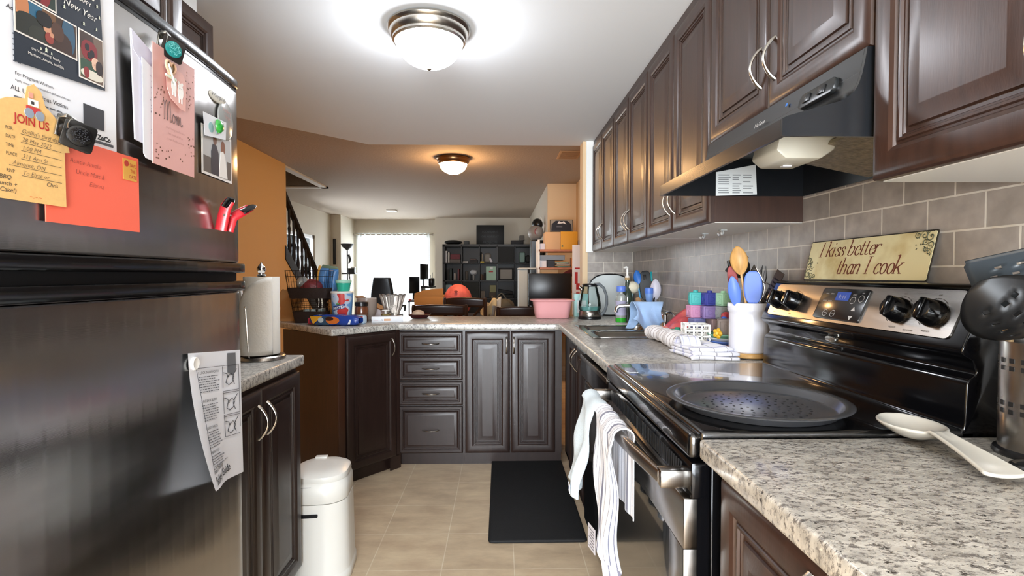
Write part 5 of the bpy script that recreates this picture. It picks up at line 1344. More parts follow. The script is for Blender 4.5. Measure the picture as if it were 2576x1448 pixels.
b = B(plain('5b86e0', .4)); b.lathe([(0, .186), (.026, .186), (.027, .20), (.026, .218), (.02, .222), (0, .222)], (-.006, 0, 0), 18); b.build('cap', r)
ctool('ladle', 'pale lilac ladle leaning right in the drying caddy', .02, -.05, (.972, 3.20, 1.07), .007, plain('b4b6c4', .35), .065, .13, mat('pale_lilac', 'd5d4e2', .35), dish=.02)
ctool('wooden_spatula', 'short brown wooden spatula in the front of the drying caddy', -.02, -.06, (.885, 3.24, 1.04), .007, plain('a8845e', .6), .032, .05, plain('a8845e', .6), pw=.3)
r = thing('measuring_spoon', 'black round measuring spoon hooked on the front of the drying caddy', 'kitchen utensil', (.93, 3.135, 1.0))
b = B(NYL); b.at((0, 0, 0), ('X', 75)); b.lathe([(0, .014), (.014, .010), (.022, 0), (.024, -.001), (.022, .001), (0, .012)], seg=20); b.tube([(0, .02, 0), (.03, .09, -.03)], .004, 6); b.build('bowl', r)
# blue cloth over the spout
r = thing('dish_cloth', 'light blue dish cloth draped over the chrome faucet', 'cloth', (.815, 2.83, 1.05))
CLB = mat('light_blue_cloth', '9dbce2', .9, sheen=.2, bump=(350, .6))
def cl(u, v):
    s = 2*u-1; t = 2*v-1; d = abs(t)
    y = t*.035+math.copysign(.035*min(1, d*3), t)+.010*math.sin(6*u+3*t); y += .022*math.sin(11*u+2*t)*d; z = .022-.135*max(0, d-.12)*(1+.35*math.sin(4.5*u+t)); x = s*(.068+.02*d)+.016*math.sin(9*v+3*u)-.02*d
    if t < 0: z *= 1.05
    return (x, y, z+.008*math.sin(9*u)*d)
b = B(CLB); b.grid(cl, 30, 40); o = b.build('cloth', r, recalc=False, ang=180); md = o.modifiers.new('thick', 'SOLIDIFY'); md.thickness = .003; md.offset = 0
# pink basin
r = thing('basin', 'pink plastic wash basin on the peninsula', 'basin', (.372, 3.70, .915))
PKB = mat('pink_plastic', 'e5a5a6', .4)
b = B(PKB)
def ring(w, d, rr, z): return [b.v((x, y, z)) for x, y in rounded(w, d, rr, 6)]
rs = [ring(.225, .185, .04, .001), ring(.235, .195, .045, .006), ring(.268, .225, .05, .115), ring(.285, .24, .055, .124), ring(.312, .265, .06, .127), ring(.314, .267, .06, .131), ring(.290, .243, .055, .131), ring(.266, .222, .05, .122), ring(.230, .190, .045, .010), ring(.1, .08, .03, .008)]
for a, c in zip(rs, rs[1:]):
    for i in range(len(a)): b.f([a[i], a[(i+1) % len(a)], c[(i+1) % len(a)], c[i]])
b.f(rs[0][::-1]); b.f(rs[-1]); tag(r, r['label'], 'basin'); b.build('tub', r, ang=50)
r = thing('wipes_box', 'teal and white box standing behind the glass kettle', 'box', (.595, 3.80, .915))
b = B(plain('9fc9c4', .5)); b.box(-.05, -.03, 0, .05, .03, .17, .003); b.use(plain('d9dedc', .5)); b.box(-.03, -.0308, .03, .035, -.03, .12); b.build('box_body', r)
# clear hooks under the wall cabinet
for i, (x, y) in enumerate(((.86, 1.98), (.86, 2.16))):
    r = thing('hook', 'clear plastic double hook stuck under the wall cabinet, %s the range hood' % ('nearer' if i == 0 else 'farther from'), 'hook', (x, y, UZ-.0015))
    b = B(mat('clear_hook', 'eef2f2', .1, trans=.6)); b.box(-.012, -.012, -.004, .012, .012, 0, .001)
    for s in (-1, 1): b.tube([(0, s*.004, -.004), (-.004, s*.012, -.016), (-.010, s*.014, -.020), (-.014, s*.014, -.012)], .0035, 6)
    b.build('hook_body', r)

# ------------------------------------------------------------------ floor things
b = B(mat('black_rubber_mat', '0b0b0c', .75, bump=(200, .4))); b.prism(rounded(.455, 1.03, .02, 4, .173, 2.835), .0, .016, 'xy', bev=.007); o = b.build('floor_mat'); tag(o, 'black cushioned floor mat in front of the sink and range', 'mat')
r = thing('diaper_pail', 'white plastic lidded bin standing between the left base cabinet and the peninsula', 'bin', (-.735, 2.135, 0), rad(6))
WB = mat('white_bin_plastic', 'dcdad3', .3, coat=.1)
b = B(WB)
def ringp(w, d, rr, z, dy=0): return [b.v((x, y+dy, z)) for x, y in rounded(w, d, rr, 6)]
def skin(rs):
    for a, c in zip(rs, rs[1:]):
        for i in range(len(a)): b.f([a[i], a[(i+1) % len(a)], c[(i+1) % len(a)], c[i]])
    b.f(rs[0][::-1]); b.f(rs[-1])
skin([ringp(.245, .285, .09, 0), ringp(.250, .29, .09, .004), ringp(.248, .288, .09, .036), ringp(.242, .282, .09, .040), ringp(.240, .28, .09, .044), ringp(.232, .265, .085, .27), ringp(.230, .262, .085, .325)]); b.build('body', r, ang=50)
b = B(WB); skin([ringp(.226, .258, .083, .327), ringp(.230, .262, .085, .330), ringp(.226, .256, .085, .385), ringp(.214, .24, .085, .405, .004)]); b.build('upper_housing', r, ang=50)
b = B(WB); skin([ringp(.216, .240, .085, .404, .004), ringp(.220, .244, .088, .408, .004), ringp(.214, .238, .088, .425, .004), ringp(.180, .20, .075, .434, .006), ringp(.10, .12, .045, .437, .008)]); b.box(-.05, .085, .43, .0, .115, .441, .003); b.build('lid', r, ang=50)
b = B(BLACKP); b.prism(rounded(.104, .013, .003, 2, -.04, .285), -.1365, -.128, 'xz'); b.build('label_slot', r)
b = B(mat('bin_grey', 'b3b2b8', .4)); b.box(-.075, -.134, .30, -.052, -.1285, .324, .001); b.build('window_tab', r)
b = B(plain('55534e', .5)); b.box(-.06, -.1235, .392, -.015, -.1222, .3935); b.build('latch_line', r)
# ------------------------------------------------------------------ left worktop
r = thing('paper_towel_holder', 'steel paper towel holder with a full white roll on the short worktop', 'paper towel holder', (-.868, 1.902, .915))
b = B(STEEL); b.lathe([(0, 0), (.078, 0), (.080, .003), (.079, .012), (.075, .016), (0, .018)], seg=48); b.build('base', r)
b = B(CHROME); b.lathe([(.006, .015), (.006, .300), (.014, .302), (.016, .308), (.010, .312), (.015, .322), (.016, .330), (.011, .340), (.004, .347), (.003, .352), (0, .353)], seg=24); b.build('post', r)
PT = mat('paper_towel_white', 'e9e6de', .9, bump=(130, .3))
b = B(PT); b.lathe([(.022, .020), (.060, .020), (.0605, .022), (.0605, .298), (.060, .300), (.022, .300)], seg=48); b.build('roll', r, ang=50)
b = B(PT)
def flap(u, v):
    a = rad(-150+118*u); q = .0635+.010*(1-u)+.012*(1-v)*math.sin(PI*u); top = .300-.115*max(0, (1-u))**1.5*0-.10*(1-u)**2
    return (q*math.cos(a), q*math.sin(a), .022+(top-.022)*v)
b.grid(flap, 24, 16); o = b.build('loose_sheet', r, recalc=False, ang=180); md = o.modifiers.new('thick', 'SOLIDIFY'); md.thickness = .001
b = B(CHROME); b.tube([(-.012, -.0735, .014), (-.012, -.082, .06), (-.018, -.084, .19)], .0022, 6); b.ball((-.018, -.084, .193), .005, 8, 6); b.build('tension_arm', r)
r = thing('cutting_board', 'thin white cutting board on the short worktop beside the refrigerator', 'cutting board', (-1.07, 1.965, .915), rad(-12))
b = B(MELA); b.prism(rounded(.22, .26, .02, 4, 0, .13), 0, .012, 'xz', bev=.002); b.build('board', r)
r = thing('pencil_cup', 'black desk cup with a red pencil behind the paper towel roll', 'cup', (-.975, 1.915, .915))
b = B(BLACKP); b.lathe([(0, 0), (.030, 0), (.032, .004), (.030, .08), (.028, .08), (.028, .006), (0, .006)], seg=24); b.build('cup', r)
b = B(plain('a5382c', .5)); b.tube([(.0, 0, .01), (-.018, .004, .15)], .0035, 6); b.build('pencil', r)

# ------------------------------------------------------------------ peninsula clutter
r = thing('tiered_basket', 'two-tier dark wicker and wire basket at the left end of the peninsula', 'basket', (-1.22, 3.40, .915))
WIC = mat('dark_wicker', '2a1d18', .6, bump=(140, 1., (1, 1, 4))); WIRE = mat('black_wire', '1c1917', .4, .5)
def wtray(z, w0, d0, w1, d1, h):
    b = B(WIC); rs = [[b.v((x, y, zz)) for x, y in rounded(w, d, .02, 4)] for w, d, zz in ((w0, d0, z), (w1, d1, z+h), (w1-.012, d1-.012, z+h), (w0-.012, d0-.012, z+.008))]
    for a, c in zip(rs, rs[1:]):
        for i in range(len(a)): b.f([a[i], a[(i+1) % len(a)], c[(i+1) % len(a)], c[i]])
    b.f(rs[0][::-1]); b.f(rs[-1]); b.build('wicker_tray', r)
wtray(.002, .18, .18, .205, .20, .072); wtray(.158, .235, .20, .262, .22, .066)
b = B(WIRE)
for z0, z1, w, d in ((.074, .155, .20, .195), (.224, .335, .255, .215)):
    for k in range(4):
        z = z0+(z1-z0)*k/3; b.tube([(x*(1+.033*k), y*(1+.033*k), z) for x, y in rounded(w, d, .02, 3)], .0014, 5, closed=True)
    for x, y in rounded(w, d, .02, 3)[::1]+[(-w/2, yy) for yy in (-.06, -.02, .02, .06)]+[(w/2, yy) for yy in (-.06, -.02, .02, .06)]+[(xx, -d/2) for xx in (-.06, -.02, .02, .06)]+[(xx, d/2) for xx in (-.06, -.02, .02, .06)]:
        b.tube([(x, y, z0), (x*1.1, y*1.1, z1)], .0012, 5)
b.build('wire_frame', r)
FOIL = mat('clear_wrap', 'c9cfcd', .1, trans=.5)
for i, (x, y) in enumerate(((-.045, -.04), (.0, -.05), (.045, -.03), (.03, .05))):
    b = B(mat('clear_jar_plastic', 'cfe0dc', .1, trans=.5)); b.lathe([(0, 0), (.022, 0), (.024, .006), (.024, .055), (.018, .066), (.018, .075), (0, .076)], seg=18)
    b.use(WPLA); o = b.build('food_jar', loc=(-1.205+x, 3.40+y, .926)); tag(o, 'small clear jar in the lower tier of the wicker basket', 'jar', 'clear jars in the lower basket tier')
r = thing('snack_bag', 'crumpled orange snack bag at the right of the lower basket tier', 'bag', (-1.085, 3.43, .955))
b = B(plain('c9863f', .35)); b.grid(lambda u, v: (.05*(2*u-1)+.004*math.sin(20*v), -.02*math.sin(PI*u)*math.sin(PI*v)+.006*math.sin(9*u+4*v), .10*v+.005*math.sin(14*u)), 14, 14); o = b.build('bag_body', r, ang=180); md = o.modifiers.new('thick', 'SOLIDIFY'); md.thickness = .02
r = thing('snack_bag', 'two-pouch blue snack bag standing upright in the upper basket tier', 'bag', (-1.135, 3.41, 1.080), 0, None, (0, rad(6), 0))
b = B(plain('4f7fb5', .3))
def pouch(s):
    def fn(u, v):
        a = 2*PI*u; q = (1-abs(2*v-1)**6)**.5 if 0 < v < 1 else .15
        return (s*.031+.032*math.cos(a)*(.9+.1*q), .026*math.sin(a)*q+.003*math.sin(12*v+a), .020+.165*v)
    b.grid(fn, 22, 16, cu=True)
pouch(-1); pouch(1); b.build('pouch_body', r, ang=180)
b = B(plain('d9a44a', .4)); b.prism([(-.078, .02), (-.060, .02), (-.052, .188), (-.062, .20), (-.070, .19)], -.01, .012, 'xz', bev=.003); b.build('yellow_side', r)
b = B(plain('6b7f6a', .5)); b.prism([(-.062, .175), (.062, .175), (.045, .202), (-.05, .206)], .012, .02, 'xz', bev=.002); b.build('top_seal', r)
r = thing('fruit_bag', 'dark red fruit net bag with clear wrap in the upper basket tier', 'bag', (-1.225, 3.37, 1.083))
b = B(mat('dark_red_bag', '7b3034', .35, bump=(60, .6))); b.grid(lambda u, v: (.075*math.sin(PI*u)*math.cos(2*PI*v)+.004*math.sin(30*v), .055*math.sin(PI*u)*math.sin(2*PI*v), .055+.052*math.cos(PI*u)+.006*math.sin(6*v*PI)), 12, 24, cv=True); b.build('bag_body', r, ang=180)
b = B(FOIL); b.grid(lambda u, v: (-.045+.04*math.sin(PI*u)*math.cos(2*PI*v), .035*math.sin(PI*u)*math.sin(2*PI*v)-.01, .085+.045*math.cos(PI*u)), 8, 14, cv=True); b.build('clear_wrap', r, ang=180)
r = thing('paper_bag', 'crumpled kraft paper bag behind the two-tier basket', 'bag', (-1.40, 3.50, .9155))
b = B(mat('kraft_paper', 'c69a66', .8, bump=(25, 1.))); b.grid(lambda u, v: ((.075-.01*v)*math.copysign(abs(math.cos(2*PI*u))**.5, math.cos(2*PI*u))+.010*math.sin(9*v+7*u), .05*math.copysign(abs(math.sin(2*PI*u))**.5, math.sin(2*PI*u))+.008*math.sin(11*v), .20*v+.012*math.sin(2*PI*u*3)*v), 28, 14, cu=True); b.build('bag_body', r, ang=60)
# drink tub, container, jar, bowls
r = thing('drink_mix_tub', 'tapered iced tea powder tub in red, white and blue with a teal container on top', 'tub', (-1.015, 3.345, .915), rad(8))
m_, N_, L_, p_ = nodes_mat('iced_tea_tub_print')
tc_ = N_.new('ShaderNodeTexCoord'); n_ = N_.new('ShaderNodeTexNoise'); n_.inputs['Scale'].default_value = 14; n_.inputs['Detail'].default_value = 1
mp_ = N_.new('ShaderNodeMapping'); mp_.inputs['Location'].default_value = (.31, .2, .12); L_.new(tc_.outputs['Object'], mp_.inputs[0]); L_.new(mp_.outputs[0], n_.inputs['Vector'])
rp_ = N_.new('ShaderNodeValToRGB'); rp_.color_ramp.interpolation = 'CONSTANT'
E_ = rp_.color_ramp.elements; E_[0].position = 0; E_[0].color = (*lin('cf3f3a'), 1); E_[1].position = .44; E_[1].color = (*lin('c9d3e0'), 1)
for ps, cl_ in ((.52, 'b9cfe6'), (.58, '6fa2d8')):
    q = E_.new(ps); q.color = (*lin(cl_), 1)
L_.new(n_.outputs[0], rp_.inputs[0]); L_.new(rp_.outputs[0], p_.inputs['Base Color']); p_.inputs['Roughness'].default_value = .35
b = B(m_); b.lathe([(0, 0), (.054, 0), (.056, .004), (.070, .196), (0, .196)], seg=36); tb = b.build('tub_body', r)
b = B(WPLA); b.lathe([(.0705, .190), (.0715, .193), (.0715, .200), (.068, .203), (0, .203)], seg=36); b.build('lid', r)
def wpoly(b, P, o, n=6):
    for (a, c) in zip(P[:len(P)//2], P[len(P)//2:][::-1]): pass
    xs = [p[0] for p in P]; b.f([b.v((x, -o, z)) for x, z in P])
def wbar(b, x0, x1, z0, z1, o, dz=0., n=8):
    for i in range(n):
        a, c = x0+(x1-x0)*i/n, x0+(x1-x0)*(i+1)/n; q, w = dz*i/n, dz*(i+1)/n
        b.f([b.v(p) for p in ((a, -o, z0+q), (c, -o, z0+w), (c, -o, z1+w), (a, -o, z1+q))])
b = B(plain('233a7a', .4)); wbar(b, -.055, .030, .080, .108, .0012, .018); b.use(plain('f2f2f2', .4)); b.text('NESTEA', .023, (-.012, -.0020, .093), shear=.2, tilt=-11, off=.0006); b.use(plain('3f7f3a', .5))
for k in (-1, 0, 1): b.f([b.v(p) for p in ((-.022+k*.005, -.0018, .120), (-.014+k*.006, -.0018, .118), (-.014+k*.014, -.0018, .150-.012*abs(k)))])
b.use(plain('8c2a6a', .4)); wbar(b, -.022, .030, .052, .062, .0012); b.use(plain('ea8a3a', .4)); wbar(b, -.062, -.030, .008, .055, .0012); b.use(plain('5f9ad6', .4)); wbar(b, -.026, .03, .006, .048, .0012)
b.wrap(lambda z: .0558+.0729*(z-.004)); join(tb, b.build('print', r))
o = thing('food_container', 'small teal plastic container with pale lid on top of the drink tub', 'container', (-1.005, 3.345, 1.118))
b = B(plain('35b59a', .35)); b.lathe([(0, 0), (.034, 0), (.038, .004), (.044, .045), (.047, .047), (.047, .055), (0, .055)], seg=30); b.build('tub', o)
b = B(plain('a9dcc6', .4)); b.lathe([(.0475, .052), (.050, .055), (.050, .068), (.046, .072), (0, .072)], seg=30); b.build('lid', o)
o = thing('spread_jar', 'brown hazelnut spread jar with black lid beside the drink tub', 'jar', (-.898, 3.37, .915))
b = B(mat('brown_spread', '6b3d26', .12, coat=.6)); b.lathe([(0, 0), (.036, 0), (.040, .005), (.041, .09), (.036, .105), (0, .105)], seg=30); b.build('jar_body', o)
b = B(BLACKP); b.lathe([(.038, .105), (.042, .107), (.042, .130), (.039, .133), (0, .133)], seg=30); b.build('lid', o)
b = B(plain('d9d3c6', .5)); b.box(-.026, -.0416, .002, .028, -.036, .028); b.build('label', o)
o = thing('glass_bowl', 'frosted pressed glass bowl in front of the fluted crystal one', 'bowl', (-.905, 3.53, .915))
b = B(mat('frosted_glass', 'cbb9ac', .3, trans=.5)); b.lathe([(0, .004), (.03, .002), (.045, .006), (.062, .05), (.067, .10), (.066, .15), (.062, .15), (.060, .10), (.05, .05), (.03, .01), (0, .01)], seg=30); b.build('bowl_body', o)
o = thing('glass_bowl', 'fluted crystal bowl with scalloped rim on the peninsula', 'bowl', (-.752, 3.63, .915))
b = B(mat('crystal_glass', 'd9d2cc', .05, trans=.75)); b.grid(lambda u, v: ((.03+.06*u**.8)*(1+.05*math.cos(24*PI*v)*u)*math.cos(2*PI*v), (.03+.06*u**.8)*(1+.05*math.cos(24*PI*v)*u)*math.sin(2*PI*v), .004+.16*u+.010*abs(math.cos(12*PI*v))*u**3), 14, 96, cv=True); o2 = b.build('bowl_body', o, ang=30); md = o2.modifiers.new('thick', 'SOLIDIFY'); md.thickness = .004
BRASS = mat('pale_brass', 'd9c27e', .14, 1.)
for i, (x, y, s) in enumerate(((-.835, 3.475, .8), (-.760, 3.475, 1.2), (-.690, 3.52, .75))):
    o = thing('candle_holder', ('small brass candle dish left of the tall one', 'tallest brass and white candle holder by the crystal bowl', 'low brass candle dish at the right by the white box')[i], 'candle holder', (x, y-.02, .915), 0, 'brass candle holders')
    b = B(BRASS); b.lathe([(0, 0), (.026*s, 0), (.027*s, .004), (.014*s, .010), (.010*s, .018), (.022*s, .028), (.027*s, .040*s), (.024*s, .040*s), (.012*s, .028), (0, .026)], seg=24); b.build('dish', o)
    if i == 1: b = B(WPLA); b.lathe([(0, .05), (.010, .05), (.010, .066), (.026, .070), (.027, .075), (0, .078)], seg=22); b.build('cup_top', o)
# biscuit packet and flat white box
o = thing('biscuit_packet', 'blue and orange biscuit packet lying along the peninsula edge', 'packet', (-.995, 3.165, .915), rad(-9))
b = B(mat('packet_blue', '1f3f92', .25)); b.grid(lambda u, v: (-.155+.31*u, .050*math.copysign(abs(math.cos(2*PI*v))**.6, math.cos(2*PI*v))*(1-.3*abs(2*u-1)**8), .033+.032*math.copysign(abs(math.sin(2*PI*v))**.6, math.sin(2*PI*v))*(1-.5*abs(2*u-1)**8)+.002*math.sin(25*u)), 30, 24, cv=True); pk = b.build('wrapper', o, ang=60)
b = B(plain('d9a02f', .35)); b.prism([(-.145, .058), (-.065, .058), (-.125, .010)], -.0515, -.045, 'xz'); b.use(plain('2d4a62', .35)); b.prism([(-.06, .058), (-.02, .058), (-.02, .008), (-.115, .008)], -.0518, -.045, 'xz')
b.use(plain('c96a2a', .35)); b.prism([(.0+.042*math.cos(2*PI*i/20), .034+.022*math.sin(2*PI*i/20)) for i in range(20)], -.0520, -.045, 'xz'); b.use(plain('3a1d14', .35)); b.prism([(-.02+.026*math.cos(2*PI*i/20), .044+.012*math.sin(2*PI*i/20)) for i in range(20)], -.0526, -.045, 'xz')
b.use(plain('dfe3e6', .4)); b.prism([(.095, .012), (.108, .012), (.118, .040), (.108, .040)], -.0522, -.045, 'xz'); b.use(plain('b9c6c9', .4)); b.prism([(-.075+.018*math.cos(2*PI*i/16), .036+.016*math.sin(2*PI*i/16)) for i in range(16)], -.0524, -.045, 'xz')
join(pk, b.build('print', o))
b = B(plain('a8324a', .35)); b.box(-.178, -.02, .006, -.150, .02, .045, .006); b.build('end_crimp', o)
o = thing('biscuit_packet', 'pale blue and red packet lying behind the orange biscuit packet', 'packet', (-.900, 3.262, .915), rad(-6))
b = B(plain('b9d3e6', .35)); b.box(-.06, -.028, 0, .06, .028, .055, .012); pk = b.build('wrapper', o)
b = B(plain('d2453f', .35)); b.box(-.02, -.0285, .03, .05, -.027, .052); join(pk, b.build('print', o))
o = thing('flat_box', 'flat white carton with small coloured print at the peninsula corner', 'box', (-.735, 3.385, .915), rad(14))
b = B(plain('e4e6ea', .45)); b.box(-.100, -.035, 0, .100, .055, .038, .0015); bxx = b.build('carton', o)
b = B(plain('d9aa86', .5)); b.box(-.022, -.0354, .010, .018, -.034, .024); b.use(plain('4a4a50', .5)); b.text('Y', .016, (-.034, -.0356, .010)); b.use(plain('c98f9a', .5)); b.text('~~~~', .012, (-.072, -.0356, .010)); b.use(plain('b9bfc9', .5)); b.text('------', .012, (.06, -.0356, .012)); join(bxx, b.build('print', o))
o = thing('picture_frame', 'white framed sheet with brown edge lying tilted behind the drink tub', 'picture frame', (-.93, 3.74, .930), rad(-10))
b = B(plain('7a4b2c', .5)); b.prism([(-.09, .14), (.10, .05), (.10, .043), (-.09, .132)], -.06, .06, 'xz'); b.build('frame', o)
b = B(plain('d8cfd2', .5)); b.prism([(-.085, .131), (.098, .044), (.098, -.012), (-.085, -.012)], -.055, .055, 'xz'); b.build('sheet', o)
o = thing('tray', 'dark red tray with a beige cloth on the peninsula behind the white box', 'tray', (-.575, 3.70, .915), rad(5))
b = B(plain('4a1518', .3)); b.lathe([(0, .002), (.055, .002), (.080, .025), (.083, .027), (.078, .028), (.055, .008), (0, .008)], seg=36); b.build('dish', o)
b = B(mat('beige_cloth', 'c3a68d', .9, bump=(80, .6))); b.grid(lambda u, v: (.045*math.sin(PI*u)*math.cos(2*PI*v)-.008, .035*math.sin(PI*u)*math.sin(2*PI*v), .03+.024*math.cos(PI*u)+.004*math.sin(6*PI*v)), 10, 24, cv=True); b.build('cloth', o, ang=180)
# ------------------------------------------------------------------ living room: curtain, lamp, desk, chair
m_ = bpy.data.materials.new('sheer_curtain'); m_.use_nodes = True; N_ = m_.node_tree.nodes; L_ = m_.node_tree.links; N_.remove(N_['Principled BSDF'])
t_ = N_.new('ShaderNodeBsdfTranslucent'); t_.inputs[0].default_value = (.92, .95, .93, 1); d_ = N_.new('ShaderNodeBsdfDiffuse'); d_.inputs[0].default_value = (.85, .88, .86, 1); tr_ = N_.new('ShaderNodeBsdfTransparent')
x1_ = N_.new('ShaderNodeMixShader'); x1_.inputs[0].default_value = .35; L_.new(t_.outputs[0], x1_.inputs[1]); L_.new(d_.outputs[0], x1_.inputs[2])
x2_ = N_.new('ShaderNodeMixShader'); x2_.inputs[0].default_value = .38; L_.new(x1_.outputs[0], x2_.inputs[1]); L_.new(tr_.outputs[0], x2_.inputs[2]); L_.new(x2_.outputs[0], N_['Material Output'].inputs[0])
r = thing('curtain', 'sheer white grommet curtains on a steel rod across the bright far window', 'curtain', (-2.36, 11.46, .05))
for (x0, x1, k) in ((-.81, .02, 7), (.0, .81, 7)):
    b = B(m_); b.grid(lambda u, v: (x0+(x1-x0)*u, .028*math.sin(2*PI*k*u)*(.5+.5*v)+.008*math.sin(2*PI*3*u), 2.10*v), 84, 6); b.build('panel', r, recalc=False, ang=180)
b = B(NICK); b.tube([(-.86, 0, 2.06), (.86, 0, 2.06)], .012, 10)
for s in (-1, 1): b.lathe([(0, -.02), (.02, -.02), (.024, 0), (.02, .03), (0, .035)], (s*.87, 0, 2.06), 14, 'X'); b.box(s*.80-.006, 0, 2.052, s*.80+.006, .09, 2.068)
b.build('rod', r)
b = B(mat('pull_cord', '8f9298', .6)); b.tube([(.80, -.03, 2.05), (.805, -.03, .3)], .004, 5); b.build('cord', r)
r = thing('floor_lamp', 'black torchiere floor lamp in the corner left of the bright window', 'lamp', (-2.98, 10.18, 0))
b = B(BLACKM); b.lathe([(0, 0), (.14, 0), (.14, .02), (.03, .035), (0, .035)], seg=28); b.build('base', r)
b = B(BLACKM); b.tube([(0, 0, .03), (0, 0, 1.72)], .011, 10); b.build('pole', r)
b = B(BLACKM); b.lathe([(.01, 1.70), (.03, 1.72), (.09, 1.765), (.125, 1.83), (.120, 1.83), (.085, 1.775), (.03, 1.735), (0, 1.73)], seg=32); b.build('bowl_shade', r)
b = B(BLACKM)
for k in range(4): b.tube([(.02+.02*k*math.sin(k), -.012, 1.30), (.045+.015*math.sin(k*2), -.015, 1.1), (-.02+.02*k, -.015, .95), (.03*math.cos(k), -.012, .75)], .006, 5)
b.tube([(.03, -.012, 1.62), (.055, -.012, 1.52), (.03, -.012, 1.44)], [.02, .028, .012], 8); b.build('hanging_cable', r)
r = thing('wall_shelf', 'small black wall shelf with router beside the torchiere lamp', 'shelf', (-3.05, 10.60, 1.33))
B(BLACKM).box(-.168, -.02, -.09, .10, .16, -.07).build('board', r)
b = B(BLACKM); b.box(-.05, -.02, -.07, .09, .1, .03, .004); b.build('router', r)
B(plain('c9c9cc', .5)).box(.02, -.028, .03, .10, .06, .06, .003).build('white_box', r)
o = B(BLACKM).box(-.026, -.03, -.26, .026, 0, .26, .004).build('sound_bar', loc=(-3.345, 10.558, 1.695)); tag(o, 'tall narrow black speaker bar upright on the pale column face', 'speaker')
def leather_chair():
    r = thing('office_chair', 'black leather office chair in front of the bright window', 'chair', (-2.06, 9.45, 0), rad(172))
    LEA = mat('black_leather', '17181b', .35, bump=(90, .2))
    b = B(LEA); b.grid(lambda u, v: (((.165+.045*math.sin(PI*min(1, v*1.1)))*(2*u-1)*(1 if v < .95 else .93)), .03*(2*u-1)**2+.05*(1-v)-.03*math.sin(PI*v)-.10*v*0, .52+.66*v), 14, 16); o = b.build('backrest', r, ang=180); o.location = (0, .22, 0); md = o.modifiers.new('t', 'SOLIDIFY'); md.thickness = .075; md.offset = 0; md = o.modifiers.new('s', 'SUBSURF'); md.render_levels = 1
    b = B(LEA); b.box(-.24, -.25, .42, .24, .22, .52, .04, 3); b.build('seat', r)
    for s in (-1, 1):
        b = B(BLACKP); b.tube([(s*.23, .12, .46), (s*.29, .14, .58), (s*.30, .06, .67), (s*.29, -.16, .66), (s*.27, -.20, .56)], [.018, .018, .024, .024, .016], 8); b.build('armrest', r)
    b = B(BLACKP); b.tube([(0, 0, .10), (0, 0, .43)], [.035, .028], 12); b.build('gas_lift', r)
    for k in range(5):
        a = 2*PI*k/5; b = B(BLACKP); b.tube([(0, 0, .12), (.28*math.cos(a), .28*math.sin(a), .075)], [.028, .018], 8); l = b.build('leg', r)
        b = B(BLACKP); b.lathe([(0, -.02), (.028, -.02), (.03, 0), (.028, .02), (0, .02)], (.28*math.cos(a), .28*math.sin(a), .032), 14, 'X'); b.build('caster', l)
leather_chair()
r = thing('desk', 'dark two-level computer desk right of the office chair by the window', 'desk', (-1.42, 10.05, 0))
DK = mat('dark_laminate', '17181a', .4)
B(DK).box(-.31, -.30, .71, .11, .60, .74).build('desktop', r); B(DK).box(-.12, -.02, .97, .11, .55, 1.0).build('upper_shelf', r)
b = B(mat('light_metal', 'b9bec4', .3, .8))
for x, y in ((-.29, -.28), (.09, -.28), (-.29, .58), (.09, .58)): B(mat('light_metal', 'b9bec4', .3, .8)).box(x-.015, y-.015, 0, x+.015, y+.015, .71).build('leg', r)
b.bm.free()
B(DK).box(-.11, 0, .74, -.09, .5, .97).build('riser', r); B(DK).box(-.02, -.28, .10, .10, .2, .70, .004).build('drawer_tower', r)
for i, (x, y, z, w, h, rz, lb) in enumerate(((-1.66, 10.0, .742, .30, .44, 60, 'black computer monitor on the lower desk top turned to the left'), (-1.475, 10.02, 1.002, .40, .42, 78, 'tall black monitor seen edge-on on the upper desk shelf'))):
    r = thing('monitor', lb, 'monitor', (x, y, z), rad(rz))
    B(BLACKP).box(-.09, -.06, 0, .09, .06, .012, .003).build('stand', r)
    b = B(BLACKP); b.box(-.02, .0, .01, .02, .02, .15); b.build('neck', r)
    b = B(BLACKP); b.box(-w/2, -.025, .13, w/2, .0, .13+h*.72, .004); b.build('screen', r)
r = thing('keyboard', 'pale keyboard and papers on the front edge of the desk', 'keyboard', (-1.62, 9.83, .7405))
b = B(plain('b9bfc4', .5)); b.box(-.10, -.05, 0, .10, .05, .02, .003); b.build('key_deck', r)
b = B(plain('b9484a', .5)); b.box(-.10, -.066, 0, -.05, -.052, .03, .002); b.build('red_edge', r)
r = thing('printer', 'black printer on the upper desk shelf', 'printer', (-1.36, 10.28, 1.0015))
B(BLACKP).box(-.04, -.15, 0, .05, .15, .16, .02).build('body', r)
b = B(BLACKP); b.tube([(.02, 0, .15), (.02, 0, .27)], .006, 6); b.tube([(-.02, .1, .15), (-.03, .1, .22)], .005, 6); b.build('antenna', r)

